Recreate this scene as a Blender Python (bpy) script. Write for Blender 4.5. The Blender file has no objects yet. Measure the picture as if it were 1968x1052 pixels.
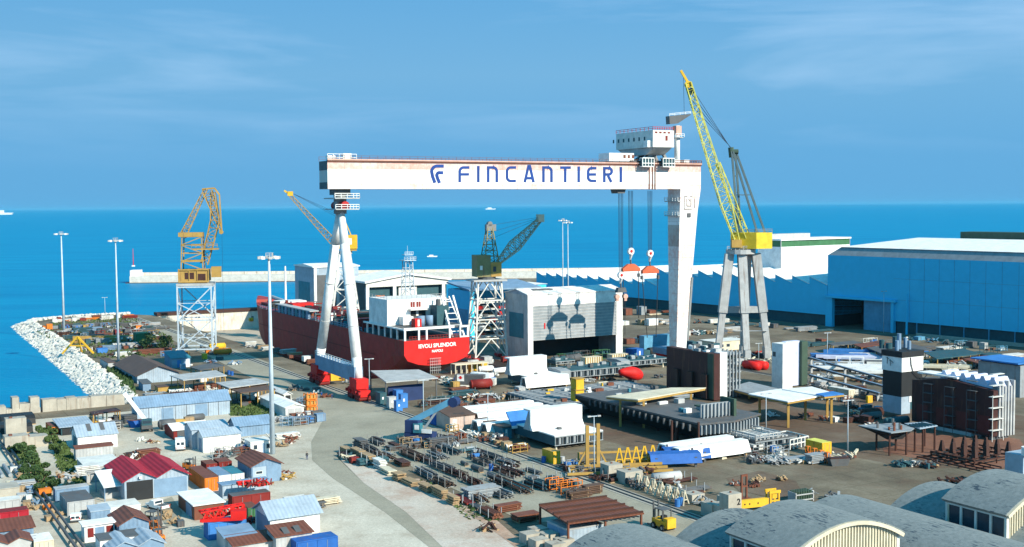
import bpy, math, random
from mathutils import Vector, Matrix
R=random.Random(7)
PI=math.pi
S=bpy.context.scene
# ---------------- camera ----------------
F=2250.0; HC=55.0; PITCH=math.atan(130/2250); ROLL=0.0071
sp,cp=math.sin(PITCH),math.cos(PITCH)
_f=Vector((0,cp,-sp)); _u0=Vector((0,sp,cp)); _r0=Vector((1,0,0))
_r=_r0*math.cos(ROLL)-_u0*math.sin(ROLL); _u=_u0*math.cos(ROLL)+_r0*math.sin(ROLL)
CAM=Vector((0,0,HC))
cd=bpy.data.cameras.new('camera'); cam=bpy.data.objects.new('camera',cd); S.collection.objects.link(cam)
cam.matrix_world=Matrix((( _r.x,_u.x,-_f.x,0),(_r.y,_u.y,-_f.y,0),(_r.z,_u.z,-_f.z,HC),(0,0,0,1)))
cd.sensor_width=36; cd.lens=F/1968*36; cd.clip_start=1; cd.clip_end=300000
S.camera=cam
# ---------------- light ----------------
SUN=Vector((.77,-.637,math.tan(math.radians(31)))).normalized()
sl=bpy.data.lights.new('sun','SUN'); sl.energy=5.3; sl.angle=math.radians(.5); sl.color=(1,.90,.74)
so=bpy.data.objects.new('sun',sl); S.collection.objects.link(so)
so.rotation_euler=SUN.to_track_quat('Z','Y').to_euler()
W=bpy.data.worlds.new('World'); S.world=W; W.use_nodes=True
nt=W.node_tree; N=nt.nodes; L=nt.links; N.clear()
out=N.new('ShaderNodeOutputWorld'); bg=N.new('ShaderNodeBackground'); L.new(bg.outputs[0],out.inputs[0])
sky=N.new('ShaderNodeTexSky'); sky.sky_type='NISHITA'; sky.sun_disc=False
sky.sun_elevation=math.radians(31); sky.sun_rotation=math.atan2(SUN.x,SUN.y)
sky.air_density=1.0; sky.dust_density=.3; sky.ozone_density=3
tc=N.new('ShaderNodeTexCoord'); sx=N.new('ShaderNodeSeparateXYZ'); L.new(tc.outputs['Generated'],sx.inputs[0])
rp=N.new('ShaderNodeValToRGB'); L.new(sx.outputs[2],rp.inputs[0])
e=rp.color_ramp.elements; e[0].position=0; e[0].color=(.17,.32,.54,1); e[1].position=.6; e[1].color=(.05,1.5,1.5,1)
for p,c in ((.03,(.17,.35,.60,1)),(.09,(.22,.44,.72,1)),(.2,(.05,1.3,1.5,1))):
    k=e.new(p); k.color=c
mx=N.new('ShaderNodeMixRGB'); mx.blend_type='MULTIPLY'; mx.inputs[0].default_value=1
L.new(sky.outputs[0],mx.inputs[1]); L.new(rp.outputs[0],mx.inputs[2])
lr=N.new('ShaderNodeValToRGB'); L.new(sx.outputs[2],lr.inputs[0]); e=lr.color_ramp.elements
e[0].position=0; e[0].color=(.105,.345,.63,1); e[1].position=.20; e[1].color=(.10,.34,.64,1)
for p,c in ((.04,(.11,.35,.635,1)),(.11,(.15,.385,.645,1))):
    k=e.new(p); k.color=c
ls=N.new('ShaderNodeMixRGB'); ls.blend_type='MULTIPLY'; ls.inputs[0].default_value=1; L.new(lr.outputs[0],ls.inputs[1]); ls.inputs[2].default_value=(7.6,7.4,7.2,1)
lf=N.new('ShaderNodeMapRange'); L.new(sx.outputs[2],lf.inputs[0]); lf.inputs[1].default_value=.17; lf.inputs[2].default_value=.3
mh=N.new('ShaderNodeMixRGB'); L.new(lf.outputs[0],mh.inputs[0]); L.new(ls.outputs[0],mh.inputs[1]); L.new(mx.outputs[0],mh.inputs[2])
mx=mh
# thin wispy cloud veils
mp=N.new('ShaderNodeMapping'); mp.inputs['Scale'].default_value=(1.6,1.6,13); mp.inputs['Rotation'].default_value=(0,.05,0); L.new(tc.outputs['Generated'],mp.inputs[0])
nz=N.new('ShaderNodeTexNoise'); nz.inputs['Scale'].default_value=1.7; nz.inputs['Detail'].default_value=7; nz.inputs['Roughness'].default_value=.55; nz.inputs['Distortion'].default_value=.4
L.new(mp.outputs[0],nz.inputs[0])
cr=N.new('ShaderNodeValToRGB'); L.new(nz.outputs[0],cr.inputs[0]); cr.color_ramp.elements[0].position=.46; cr.color_ramp.elements[1].position=.74
cr.color_ramp.elements[0].color=(0,0,0,1); cr.color_ramp.elements[1].color=(.7,.7,.7,1)
er=N.new('ShaderNodeValToRGB'); L.new(sx.outputs[2],er.inputs[0]); er.color_ramp.elements[0].position=.03; er.color_ramp.elements[0].color=(0,0,0,1); er.color_ramp.elements[1].position=.1
mm=N.new('ShaderNodeMixRGB'); mm.blend_type='MULTIPLY'; mm.inputs[0].default_value=1; L.new(cr.outputs[0],mm.inputs[1]); L.new(er.outputs[0],mm.inputs[2])
mc=N.new('ShaderNodeMixRGB'); L.new(mm.outputs[0],mc.inputs[0]); L.new(mx.outputs[0],mc.inputs[1]); mc.inputs[2].default_value=(2.6,4.2,6.0,1)
L.new(mc.outputs[0],bg.inputs[0]); bg.inputs[1].default_value=.115
S.view_settings.view_transform='Standard'; S.view_settings.look='None'; S.view_settings.exposure=0.5; S.view_settings.gamma=1
S.cycles.max_bounces=5; S.cycles.diffuse_bounces=2; S.cycles.use_denoising=True
# ---------------- pixel <-> world ----------------
UD=Vector((-.5,math.sqrt(3)/2,0)); VD=Vector((math.sqrt(3)/2,.5,0))
def ray(px,py): return (_f*F+_r*(px-984)-_u*(py-526)).normalized()
def gp(px,py,z=0.0):
    d=ray(px,py); t=(z-HC)/d.z; return CAM+d*t
def proj(p):
    d=p-CAM; w=d.dot(_f); return (984+F*d.dot(_r)/w, 526-F*d.dot(_u)/w)
def uv(v,u,z=0.0): return VD*v+UD*u+Vector((0,0,z))
def solve_x(C,D,px):      # t so that C+tD projects on column px
    q=_r*F-_f*(px-984); return -(C-CAM).dot(q)/D.dot(q)
def solve_z(C,py):
    q=_u*F+_f*(py-526); return -(C-CAM).dot(q)/q.z
def dirs(rz): 
    a=math.radians(rz); return Vector((math.cos(a),math.sin(a),0)),Vector((-math.sin(a),math.cos(a),0))
def fit(xl,xc,yc,xr,yt,rz=30,z0=0):
    C=gp(xc,yc,z0); v,u=dirs(rz)
    return C,abs(solve_x(C,v,xr)),abs(solve_x(C,u,xl)),solve_z(C,yt)
# ---------------- materials ----------------
MC={}
PAL=dict(white=(.80,.80,.78),offwhite=(.66,.66,.62),cream=(.62,.56,.42),lgrey=(.42,.43,.43),grey=(.23,.24,.24),dgrey=(.10,.105,.11),black=(.022,.024,.026),
 lblue=(.18,.28,.40),pblue=(.33,.41,.49),blue=(.02,.11,.38),sblue=(.045,.19,.50),teal=(.04,.20,.26),dteal=(.03,.09,.11),navy=(.02,.04,.12),
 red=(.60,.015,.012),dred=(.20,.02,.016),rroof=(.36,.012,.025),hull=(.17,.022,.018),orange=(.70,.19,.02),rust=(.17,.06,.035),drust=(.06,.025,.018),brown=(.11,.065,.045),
 yellow=(.72,.42,.03),lyellow=(.62,.60,.12),ochre=(.42,.26,.07),green=(.05,.16,.07),dgreen=(.05,.085,.06),concrete=(.40,.37,.31),stone=(.62,.58,.50),salmon=(.62,.36,.28),
 steel=(.28,.31,.33),pole=(.46,.55,.62),wood=(.36,.25,.14),glass=(.03,.05,.07),stay=(.09,.14,.16),clad=(.05,.52,.80),sored=(.55,.12,.05),hgrey=(.50,.52,.52),olive=(.24,.22,.10),cgreen=(.36,.38,.28),cyellow=(.66,.49,.03),dhull=(.055,.020,.018),dark=(.018,.028,.030),claddark=(.03,.06,.08),tblue=(.10,.30,.46),logo=(.008,.05,.24),fol=(.045,.085,.025),fol2=(.07,.11,.03),roofg=(.27,.32,.36),slat=(.62,.57,.42),bogie=(.42,.02,.02),pink=(.55,.42,.36),lav=(.55,.58,.74),rope=(.02,.04,.07),dpanel=(.11,.024,.02),shull=(.34,.034,.026),skin=(.45,.28,.2))
MT=dict(corr=('lblue pblue white offwhite lgrey rust rroof'.split()))
def mat(k,style=None):
    kk=k+('_'+style if style else '')
    if kk in MC: return MC[kk]
    m=bpy.data.materials.new(kk); m.use_nodes=True; n=m.node_tree.nodes; l=m.node_tree.links
    b=n['Principled BSDF']; c=PAL[k]; b.inputs['Roughness'].default_value=.2 if k=='glass' else .62
    b.inputs['Specular IOR Level'].default_value=.25
    tc=n.new('ShaderNodeTexCoord'); geo=n.new('ShaderNodeNewGeometry')
    n1=n.new('ShaderNodeTexNoise'); n1.inputs['Scale'].default_value=.35; n1.inputs['Detail'].default_value=8; n1.inputs['Roughness'].default_value=.7
    l.new(geo.outputs['Position'],n1.inputs[0])
    r=n.new('ShaderNodeValToRGB'); l.new(n1.outputs[0],r.inputs[0])
    r.color_ramp.elements[0].position=.3; r.color_ramp.elements[1].position=.7
    lo=.72 if k!='clad' else .93; 
    r.color_ramp.elements[0].color=(c[0]*lo,c[1]*lo,c[2]*lo,1); r.color_ramp.elements[1].color=(*[min(z*(1.12 if k!='clad' else 1.03),.9) for z in c],1)
    last=r.outputs[0]
    if style in ('corr','worn'):
        # streaks of grime running down, panel joints
        mpn=n.new('ShaderNodeMapping'); mpn.inputs['Scale'].default_value=(1.1,1.1,.12); l.new(geo.outputs['Position'],mpn.inputs[0])
        n2=n.new('ShaderNodeTexNoise'); n2.inputs['Scale'].default_value=1.0; n2.inputs['Detail'].default_value=5; l.new(mpn.outputs[0],n2.inputs[0])
        r2=n.new('ShaderNodeValToRGB'); l.new(n2.outputs[0],r2.inputs[0]); r2.color_ramp.elements[0].position=.56; r2.color_ramp.elements[1].position=.72
        r2.color_ramp.elements[1].color=(.6,.6,.6,1)
        mxx=n.new('ShaderNodeMixRGB'); l.new(r2.outputs[0],mxx.inputs[0]); l.new(last,mxx.inputs[1])
        g=(.16,.085,.05) if style=='worn' else (c[0]*.6+.03,c[1]*.55+.02,c[2]*.5+.01)
        mxx.inputs[2].default_value=(*g,1); last=mxx.outputs[0]
    if style in('corr','roofc'):
        sxx=n.new('ShaderNodeSeparateXYZ'); l.new(tc.outputs['Object'],sxx.inputs[0])
        ad=n.new('ShaderNodeMath'); ad.operation='ADD'; l.new(sxx.outputs[0],ad.inputs[0]); 
        if style=='corr': l.new(sxx.outputs[1],ad.inputs[1])
        else: ad.inputs[1].default_value=0
        cm=n.new('ShaderNodeCombineXYZ'); l.new(ad.outputs[0],cm.inputs[0])
        wv=n.new('ShaderNodeTexWave'); wv.inputs['Scale'].default_value=.45; wv.inputs['Distortion'].default_value=.3; l.new(cm.outputs[0],wv.inputs[0])
        bp=n.new('ShaderNodeBump'); bp.inputs['Strength'].default_value=.5; bp.inputs['Distance'].default_value=.12; l.new(wv.outputs[0],bp.inputs['Height']); l.new(bp.outputs[0],b.inputs['Normal'])
    l.new(last,b.inputs['Base Color'])
    MC[kk]=m; return m
def M_(k):
    if isinstance(k,str):
        if '/' in k: a,s=k.split('/'); return mat(a,s)
        return mat(k)
    return k
# ---------------- mesh builder ----------------
SPLIT={k:k.rstrip('s') for k in 'post posts saddle support_cones legs windows side_windows lower_windows column support_blocks keel_blocks post_foot stand stake girders'.split()}
SPLIT['keel_blocks']='keel_block'; SPLIT['bogies']='bogie'
class MB:
    def __init__(s): s.v=[]; s.f=[]; s.ad=[]
    def add(s,vs,fs):
        o=len(s.v); fo=len(s.f); s.v+= [tuple(a) for a in vs]; s.f+=[tuple(i+o for i in f) for f in fs]; s.ad.append((o,len(s.v),fo,len(s.f))); return s
    def box(s,x0,x1,y0,y1,z0,z1):
        return s.add([(x0,y0,z0),(x1,y0,z0),(x1,y1,z0),(x0,y1,z0),(x0,y0,z1),(x1,y0,z1),(x1,y1,z1),(x0,y1,z1)],
          [(0,3,2,1),(4,5,6,7),(0,1,5,4),(1,2,6,5),(2,3,7,6),(3,0,4,7)])
    def cyl(s,p,q,r0,r1=None,n=6,cap=True):
        if r1 is None: r1=r0
        p=Vector(p); q=Vector(q); d=q-p
        if d.length<1e-6: return s
        z=d.normalized(); a=Vector((0,0,1)) if abs(z.z)<.95 else Vector((1,0,0))
        x=z.cross(a).normalized(); y=z.cross(x); vs=[]
        for i in range(n):
            t=2*PI*(i+.5)/n; o=x*math.cos(t)+y*math.sin(t); vs.append(p+o*r0); vs.append(q+o*r1)
        fs=[(2*i,2*((i+1)%n),2*((i+1)%n)+1,2*i+1) for i in range(n)]
        fs=[f[::-1] for f in fs]
        if cap: fs+=[tuple(2*i for i in range(n)),tuple(2*i+1 for i in range(n-1,-1,-1))]
        return s.add(vs,fs)
    def beam(s,p,q,w,h=None): 
        if h is None: h=w
        p=Vector(p); q=Vector(q); z=(q-p).normalized(); a=Vector((0,0,1)) if abs(z.z)<.95 else Vector((0,1,0))
        x=z.cross(a).normalized()*w/2; y=x.cross(z).normalized()*h/2
        vs=[c+sx*x+sy*y for c in (p,q) for sx,sy in ((-1,-1),(1,-1),(1,1),(-1,1))]
        return s.add(vs,[(0,1,2,3),(7,6,5,4),(0,4,5,1),(1,5,6,2),(2,6,7,3),(3,7,4,0)])
    def ext(s,poly,y0,y1):        # polygon in x,z extruded along y
        n=len(poly); vs=[(x,y0,z) for x,z in poly]+[(x,y1,z) for x,z in poly]
        return s.add(vs,[tuple(range(n)),tuple(range(2*n-1,n-1,-1))]+[(i,i+n,(i+1)%n+n,(i+1)%n) for i in range(n)])
    def exx(s,poly,x0,x1):        # polygon in y,z extruded along x
        n=len(poly); vs=[(x0,y,z) for y,z in poly]+[(x1,y,z) for y,z in poly]
        return s.add(vs,[tuple(range(n)),tuple(range(2*n-1,n-1,-1))]+[(i,i+n,(i+1)%n+n,(i+1)%n) for i in range(n)])
    def pri(s,poly,z0,z1):        # polygon x,y extruded up
        n=len(poly); vs=[(x,y,z0) for x,y in poly]+[(x,y,z1) for x,y in poly]
        return s.add(vs,[tuple(range(n-1,-1,-1)),tuple(range(n,2*n))]+[(i,(i+1)%n,(i+1)%n+n,i+n) for i in range(n)])
    def loft(s,rings,cap=True):
        n=len(rings[0]); vs=[p for r in rings for p in r]; fs=[]
        for k in range(len(rings)-1):
            for i in range(n):
                j=(i+1)%n; fs.append((k*n+i,k*n+j,(k+1)*n+j,(k+1)*n+i))
        if cap: fs+=[tuple(range(n-1,-1,-1)),tuple(range((len(rings)-1)*n,len(rings)*n))]
        return s.add(vs,fs)
    def lattice(s,p,q,w0,w1,n,rc,rd,face=None,d0=None,d1=None):   # square lattice boom
        p=Vector(p); q=Vector(q); z=(q-p).normalized(); a=Vector(face) if face else (Vector((0,0,1)) if abs(z.z)<.9 else Vector((0,1,0)))
        x=z.cross(a).normalized(); y=x.cross(z).normalized()
        d0=d0 or w0; d1=d1 or w1; P=[]
        for k in range(n+1):
            t=k/n; c=p.lerp(q,t); w=(w0*(1-t)+w1*t)/2; d=(d0*(1-t)+d1*t)/2
            P.append([c+x*w*sx+y*d*sy for sx,sy in ((-1,-1),(1,-1),(1,1),(-1,1))])
        for i in range(4): s.cyl(P[0][i],P[n][i],rc,n=4)
        for k in range(n):
            for i in range(4):
                j=(i+1)%4
                if (k+i)%2: s.cyl(P[k][i],P[k+1][j],rd,n=3,cap=False)
                else: s.cyl(P[k][j],P[k+1][i],rd,n=3,cap=False)
                s.cyl(P[k+1][i],P[k+1][j],rd,n=3,cap=False)
        return s
    def rail(s,pts,h=1.1,n=None,r=.05):
        for a,b in zip(pts[:-1],pts[1:]):
            a=Vector(a); b=Vector(b); Ln=(b-a).length; k=n or max(1,int(Ln/2))
            for z in (h,h*.5): s.beam(a+Vector((0,0,z)),b+Vector((0,0,z)),r*1.6)
            for i in range(k+1): p=a.lerp(b,i/k); s.beam(p,p+Vector((0,0,h)),r*1.6)
        return s
    def build(s,name,m,parent=None,smooth=False,label=None,world=False):
        if name in SPLIT and len(s.ad)>1:
            r=None
            for (v0,v1,f0,f1) in s.ad:
                c=MB(); c.add(s.v[v0:v1],[tuple(i-v0 for i in f) for f in s.f[f0:f1]]); o=c.build(SPLIT[name],m,parent,smooth,label); r=r or o
            return r
        me=bpy.data.meshes.new(name); me.from_pydata(s.v,[],s.f); me.materials.append(M_(m)); me.validate(); me.update()
        import bmesh
        bm=bmesh.new(); bm.from_mesh(me); bmesh.ops.recalc_face_normals(bm,faces=bm.faces); bm.to_mesh(me); bm.free()
        if smooth:
            for p in me.polygons: p.use_smooth=True
        o=bpy.data.objects.new(name,me); S.collection.objects.link(o)
        if parent: o.parent=parent
        if label: o['label']=label
        return o
def tag(o,label=None,cat=None,group=None,kind=None):
    if label: o['label']=label
    if cat: o['category']=cat
    if group: o['group']=group
    if kind: o['kind']=kind
    return o
def root(name,label,cat,loc,rz=30,group=None):
    o=bpy.data.objects.new(name,None); S.collection.objects.link(o); o.empty_display_size=.5
    o.location=loc; o.rotation_euler=(0,0,math.radians(rz)); return tag(o,label,cat,group)
def copytree(o,loc,rz,label=None,parent=None):
    c=o.copy(); S.collection.objects.link(c)
    if parent: c.parent=parent
    else:
        c.location=loc; c.rotation_euler=(0,0,math.radians(rz))
        if label: c['label']=label
    for ch in list(o.children): copytree(ch,None,None,None,c)
    return c
ORD='nearest second third fourth fifth sixth seventh eighth ninth tenth eleventh twelfth thirteenth fourteenth fifteenth sixteenth seventeenth eighteenth nineteenth twentieth'.split()
ORDL=['leftmost']+ORD[1:]
# ================= SETTING =================
def ground_mat(name,c1,c2,c3,sc=.05,dark=.4,stain=(.16,.10,.07),amt=.55,seams=False):
    m=bpy.data.materials.new(name); m.use_nodes=True; n=m.node_tree.nodes; l=m.node_tree.links; b=n['Principled BSDF']; b.inputs['Roughness'].default_value=.9; b.inputs['Specular IOR Level'].default_value=.1
    g=n.new('ShaderNodeNewGeometry')
    def noise(s,d=8,r=.65):
        x=n.new('ShaderNodeTexNoise'); x.inputs['Scale'].default_value=s; x.inputs['Detail'].default_value=d; x.inputs['Roughness'].default_value=r; l.new(g.outputs['Position'],x.inputs[0]); return x
    a=noise(sc); r=n.new('ShaderNodeValToRGB'); l.new(a.outputs[0],r.inputs[0])
    el=r.color_ramp.elements; el[0].position=.32; el[0].color=(*c1,1); el[1].position=.68; el[1].color=(*c3,1); k=el.new(.5); k.color=(*c2,1)
    f=noise(1.9,8,.9); r2=n.new('ShaderNodeValToRGB'); l.new(f.outputs[0],r2.inputs[0]); r2.color_ramp.elements[0].position=.3; r2.color_ramp.elements[0].color=(1-dark,)*3+(1,); r2.color_ramp.elements[1].position=.7; r2.color_ramp.elements[1].color=(1.3,1.3,1.3,1)
    mu=n.new('ShaderNodeMixRGB'); mu.blend_type='MULTIPLY'; mu.inputs[0].default_value=1; l.new(r.outputs[0],mu.inputs[1]); l.new(r2.outputs[0],mu.inputs[2])
    s=noise(.11,9,.75); r3=n.new('ShaderNodeValToRGB'); l.new(s.outputs[0],r3.inputs[0]); r3.color_ramp.elements[0].position=.5; r3.color_ramp.elements[1].position=.7; r3.color_ramp.elements[1].color=(amt,amt,amt,1)
    mi=n.new('ShaderNodeMixRGB'); l.new(r3.outputs[0],mi.inputs[0]); l.new(mu.outputs[0],mi.inputs[1]); mi.inputs[2].default_value=(*stain,1)
    last=mi.outputs[0]
    if seams:
        mp_=n.new('ShaderNodeMapping'); mp_.inputs['Rotation'].default_value=(0,0,math.radians(-30)); l.new(g.outputs['Position'],mp_.inputs[0])
        bk=n.new('ShaderNodeTexBrick'); bk.offset=.0; bk.inputs['Scale'].default_value=1; bk.inputs['Brick Width'].default_value=6.5; bk.inputs['Row Height'].default_value=9; bk.inputs['Mortar Size'].default_value=.07; bk.inputs['Mortar Smooth'].default_value=.2
        bk.inputs['Color1'].default_value=(1,1,1,1); bk.inputs['Color2'].default_value=(.93,.93,.93,1); bk.inputs['Mortar'].default_value=(.55,.55,.52,1); l.new(mp_.outputs[0],bk.inputs[0])
        m3=n.new('ShaderNodeMixRGB'); m3.blend_type='MULTIPLY'; m3.inputs[0].default_value=1; l.new(last,m3.inputs[1]); l.new(bk.outputs[0],m3.inputs[2]); last=m3.outputs[0]
    l.new(last,b.inputs['Base Color']); return m
GM=ground_mat('yard_concrete',(.10,.08,.058),(.17,.145,.105),(.27,.235,.175),seams=True)
GRAV=ground_mat('pale_gravel',(.38,.34,.27),(.50,.46,.38),(.60,.56,.47),stain=(.27,.21,.15),amt=.65)
ROAD=ground_mat('asphalt_road',(.25,.23,.18),(.30,.28,.22),(.35,.325,.26),dark=.3,stain=(.16,.15,.12),amt=.4)
PINK=ground_mat('pink_gravel',(.42,.34,.28),(.50,.44,.37),(.56,.51,.45),stain=(.34,.20,.14),amt=.7)
BRN=ground_mat('brown_yard',(.10,.07,.05),(.15,.11,.08),(.19,.155,.115),stain=(.15,.075,.05),amt=.6,seams=True)
RUSTG=ground_mat('rust_red_ground',(.16,.075,.05),(.22,.11,.075),(.25,.14,.10),stain=(.10,.05,.04),amt=.5)
def sheet(name,pts,z,m,world=False):
    me=bpy.data.meshes.new(name); P=[p if world else gp(*p) for p in pts]
    me.from_pydata([(p[0],p[1],z) for p in P],[],[tuple(range(len(P)))]); me.materials.append(m)
    o=bpy.data.objects.new(name,me); S.collection.objects.link(o); o['kind']='structure'
    me.update()
    if me.polygons[0].normal.z<0: me.flip_normals()
    return o
# water
wm=bpy.data.materials.new('sea_water'); wm.use_nodes=True; n=wm.node_tree.nodes; l=wm.node_tree.links; b=n['Principled BSDF']
b.inputs['Roughness'].default_value=.45; b.inputs['Specular IOR Level'].default_value=.05
g=n.new('ShaderNodeNewGeometry'); mpn=n.new('ShaderNodeMapping'); mpn.inputs['Scale'].default_value=(.004,.022,1); l.new(g.outputs['Position'],mpn.inputs[0])
x=n.new('ShaderNodeTexNoise'); x.inputs['Scale'].default_value=1; x.inputs['Detail'].default_value=8; x.inputs['Roughness'].default_value=.65; l.new(mpn.outputs[0],x.inputs[0])
r=n.new('ShaderNodeValToRGB'); l.new(x.outputs[0],r.inputs[0]); r.color_ramp.elements[0].position=.35; r.color_ramp.elements[1].position=.7
r.color_ramp.elements[0].color=(.0,.165,.34,1); r.color_ramp.elements[1].color=(.001,.235,.42,1); l.new(r.outputs[0],b.inputs['Base Color'])
x2=n.new('ShaderNodeTexNoise'); x2.inputs['Scale'].default_value=.35; x2.inputs['Detail'].default_value=4; l.new(g.outputs['Position'],x2.inputs[0])
bp=n.new('ShaderNodeBump'); bp.inputs['Strength'].default_value=.6; bp.inputs['Distance'].default_value=.8; l.new(x2.outputs[0],bp.inputs['Height']); l.new(bp.outputs[0],b.inputs['Normal'])
def uvb(v,u): p=uv(v,u); return (p.x,p.y)
wb_=MB(); BG=220000
i_=[uvb(142,346),uvb(203,346),uvb(203,611),uvb(142,611)]; o_=[uvb(-BG,-3000),uvb(BG,-3000),uvb(BG,BG),uvb(-BG,BG)]
wb_.add([(*p,-3) for p in o_+i_],[(0,1,5,4),(1,2,6,5),(2,3,7,6),(3,0,4,7)]); tag(wb_.build('water',wm),kind='structure')
# land with dock pit
DV0,DV1,DU0,DU1=141,204,345,612
inner=[gp(*p) for p in ((262,777),(240,752),(205,722),(150,682),(100,644),(62,620),(100,613),(160,608),(245,604))]
coast=[uv(74,338)]+inner+[uv(DV0,DU1)]
polys=[[uv(-400,-80),uv(900,-80),uv(900,338),uv(-400,338)],
 coast+[uv(DV0,338)], [uv(DV0,338),uv(DV1,338),uv(DV1,DU0),uv(DV0,DU0)],
 [uv(DV1,338),uv(900,338),uv(900,760),uv(400,760),uv(400,640),uv(DV1,DU1)]]
gb=MB()
for p in polys: gb.add([(q.x,q.y,0) for q in p],[tuple(range(len(p)))])
def skirt(pts,z0=-8):
    for a,c in zip(pts[:-1],pts[1:]): gb.add([(a.x,a.y,0),(c.x,c.y,0),(c.x,c.y,z0),(a.x,a.y,z0)],[(0,1,2,3)])
skirt([uv(-400,338)]+coast); skirt([uv(DV1,DU1),uv(400,640),uv(400,760),uv(900,760)])
tag(gb.build('ground',GM),kind='structure')
db=MB()
db.add([uv(DV0,DU0,-9),uv(DV1,DU0,-9),uv(DV1,DU1,-9),uv(DV0,DU1,-9)],[(0,1,2,3)])
for a,c in ((uv(DV0,DU0),uv(DV0,DU1)),(uv(DV1,DU0),uv(DV1,DU1)),(uv(DV0,DU0),uv(DV1,DU0))):
    db.add([(a.x,a.y,-.02),(c.x,c.y,-.02),(c.x,c.y,-9),(a.x,a.y,-9)],[(0,1,2,3)])
tag(db.build('dock_basin',ground_mat('dock_floor',(.30,.26,.20),(.42,.36,.28),(.5,.43,.34))),kind='structure')
# dock gate wall
t=root('dock_gate','pale stone dock gate with brown walkway along its top, closing the dock behind the bow','dock gate',uv(DV0,DU1-6),30)
MB().box(0,DV1-DV0,0,6,-9,.3).build('gate_wall','stone/worn',t)
MB().box(-.5,DV1-DV0+.5,-.6,6.6,.3,1.7).build('walkway','drust',t)
g_=MB(); 
for k in (1,7): g_.box(3+k*6.5,4.2+k*6.5,-1.0,-.61,-5,-2.5)
g_.build('fender','dgrey',t)
# yard paving sheets
sheet('gravel_yard',[(-260,835),(200,795),(262,790),(440,778),(520,775),(560,765),(625,800),(598,850),(600,885),(640,920),(740,985),(850,1072),(860,1500),(-900,1500)],.02,GRAV)
sheet('road',[(245,606),(262,609),(470,679),(620,738),(703,770),(928,856),(1053,901),(1353,1004),(1500,1060),(1700,1150),(1350,1150),(1250,1052),(1110,1010),(1000,1000),(850,930),(760,880),(655,862),(648,880),(700,930),(780,985),(850,1052),(900,1120),(850,1072),(740,985),(640,920),(600,885),(598,850),(625,800),(560,765),(470,720),(430,700),(390,680),(235,612)],.045,ROAD)
sheet('gravel_patch',[(652,872),(700,890),(790,925),(860,955),(935,1000),(1010,1060),(1060,1120),(905,1120),(850,1052),(780,985),(700,930),(655,885)],.07,PINK)
sheet('brown_yard',[(985,770),(1300,755),(1480,745),(1760,770),(1968,800),(2100,850),(2000,900),(1750,900),(1600,870),(1480,850),(1400,860),(1250,870),(1100,830)],.02,BRN)
sheet('rust_ground',[(1690,850),(1720,835),(1850,825),(1960,845),(1990,890),(1900,905),(1780,885),(1700,870)],.045,RUSTG)
sheet('rust_stain',[(1395,920),(1460,905),(1530,925),(1545,955),(1490,958),(1420,945)],.045,BRN)
# rails
def track(name,label,v,u0,u1,gap=1.4,m='dgrey'):
    t=root(name,label,'rail track',uv(v,u0),30)
    for s in (-1,1): MB().box(s*gap/2-.12,s*gap/2+.12,0,u1-u0,.05,.28).build('rail',m,t)
    MB().box(-gap/2-.8,gap/2+.8,0,u1-u0,.047,.09).build('track_bed',m='concrete',parent=t)
track('crane_track','crane rails running the whole yard under the white A-frame legs',129,150,604)
track('crane_track','crane rails at the foot of the white gantry leg on the right',259,250,560)
track('crane_track','crane rails between dock edge and white lattice tower',205,349,600)
# breakwater
A=gp(249,545,-3); B=gp(1060,536,-3); d=(B-A); ang=math.degrees(math.atan2(d.y,d.x)); Ln=d.length+350
t=root('breakwater','long pale concrete breakwater wall standing in the sea behind the shipyard','breakwater',A,ang)
MB().box(0,Ln,0,14,-2,5.5).build('sea_wall','stone',t); MB().box(0,Ln,12,15,5.5,7.6).build('parapet','stone/worn',t)
MB().box(-3,Ln,-.8,16,-3,.5).build('footing','brown',t)
MB().box(0,7,2,12,5.5,10).build('end_tower','white',t)
t=root('harbour_beacon','thin red beacon mast on the seaward tip of the breakwater','beacon',A+Vector((2,4,12.9)),ang)
MB().cyl((0,0,0),(0,0,14),.35,.15).build('mast','red',t); MB().box(-1,1,-1,1,0,1).build('base','white',t)
# rocks
outer=[(20,628),(40,646),(75,676),(112,708),(150,741),(198,780)]; innr=[(62,620),(100,644),(150,682),(205,722),(240,752),(262,777)]
rb=MB(); OP=[gp(*p,-3) for p in outer]; IP=[gp(*p,0) for p in innr]
for i in range(5): rb.add([(*OP[i].xy,-4.4),(*OP[i+1].xy,-4.4),(*IP[i+1].xy,-.1),(*IP[i].xy,-.1)],[(0,1,2,3)])
FP=[gp(*p,0) for p in ((62,620),(100,613),(160,608),(245,604))]; FO=[gp(*p,-3) for p in ((20,628),(60,612),(150,605),(250,601))]
for i in range(3): rb.add([(*FO[i].xy,-4.4),(*FO[i+1].xy,-4.4),(*FP[i+1].xy,-.1),(*FP[i].xy,-.1)],[(0,1,2,3)])
tag(rb.build('rock_bank','dgrey'),kind='structure')
rm=mat('stone','worn'); rocks=[]
PAL['rock']=(.60,.58,.52); 
def rockmesh(seed):
    q=random.Random(seed); b=MB(); import bmesh
    bm=bmesh.new(); bmesh.ops.create_icosphere(bm,subdivisions=1,radius=1)
    for v in bm.verts: v.co*=q.uniform(.75,1.15); v.co.z*=.75
    me=bpy.data.meshes.new('boulder'); bm.to_mesh(me); bm.free(); me.materials.append(mat('rock')); return me
RM=[rockmesh(i) for i in range(8)]
def on_bank(s,t):
    k=s*5; i=min(4,int(k)); f=k-i; o=OP[i].lerp(OP[i+1],f); q=IP[i].lerp(IP[i+1],f)
    p=o.lerp(q,t); return Vector((p.x,p.y,-4.0+4.2*t+.3))
cand=[]
q=random.Random(3)
for i in range(3000):
    s=q.random()**.8; t=q.random()*1.12-.06; cand.append((on_bank(s,t),q.uniform(.6,1.35)))
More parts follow.
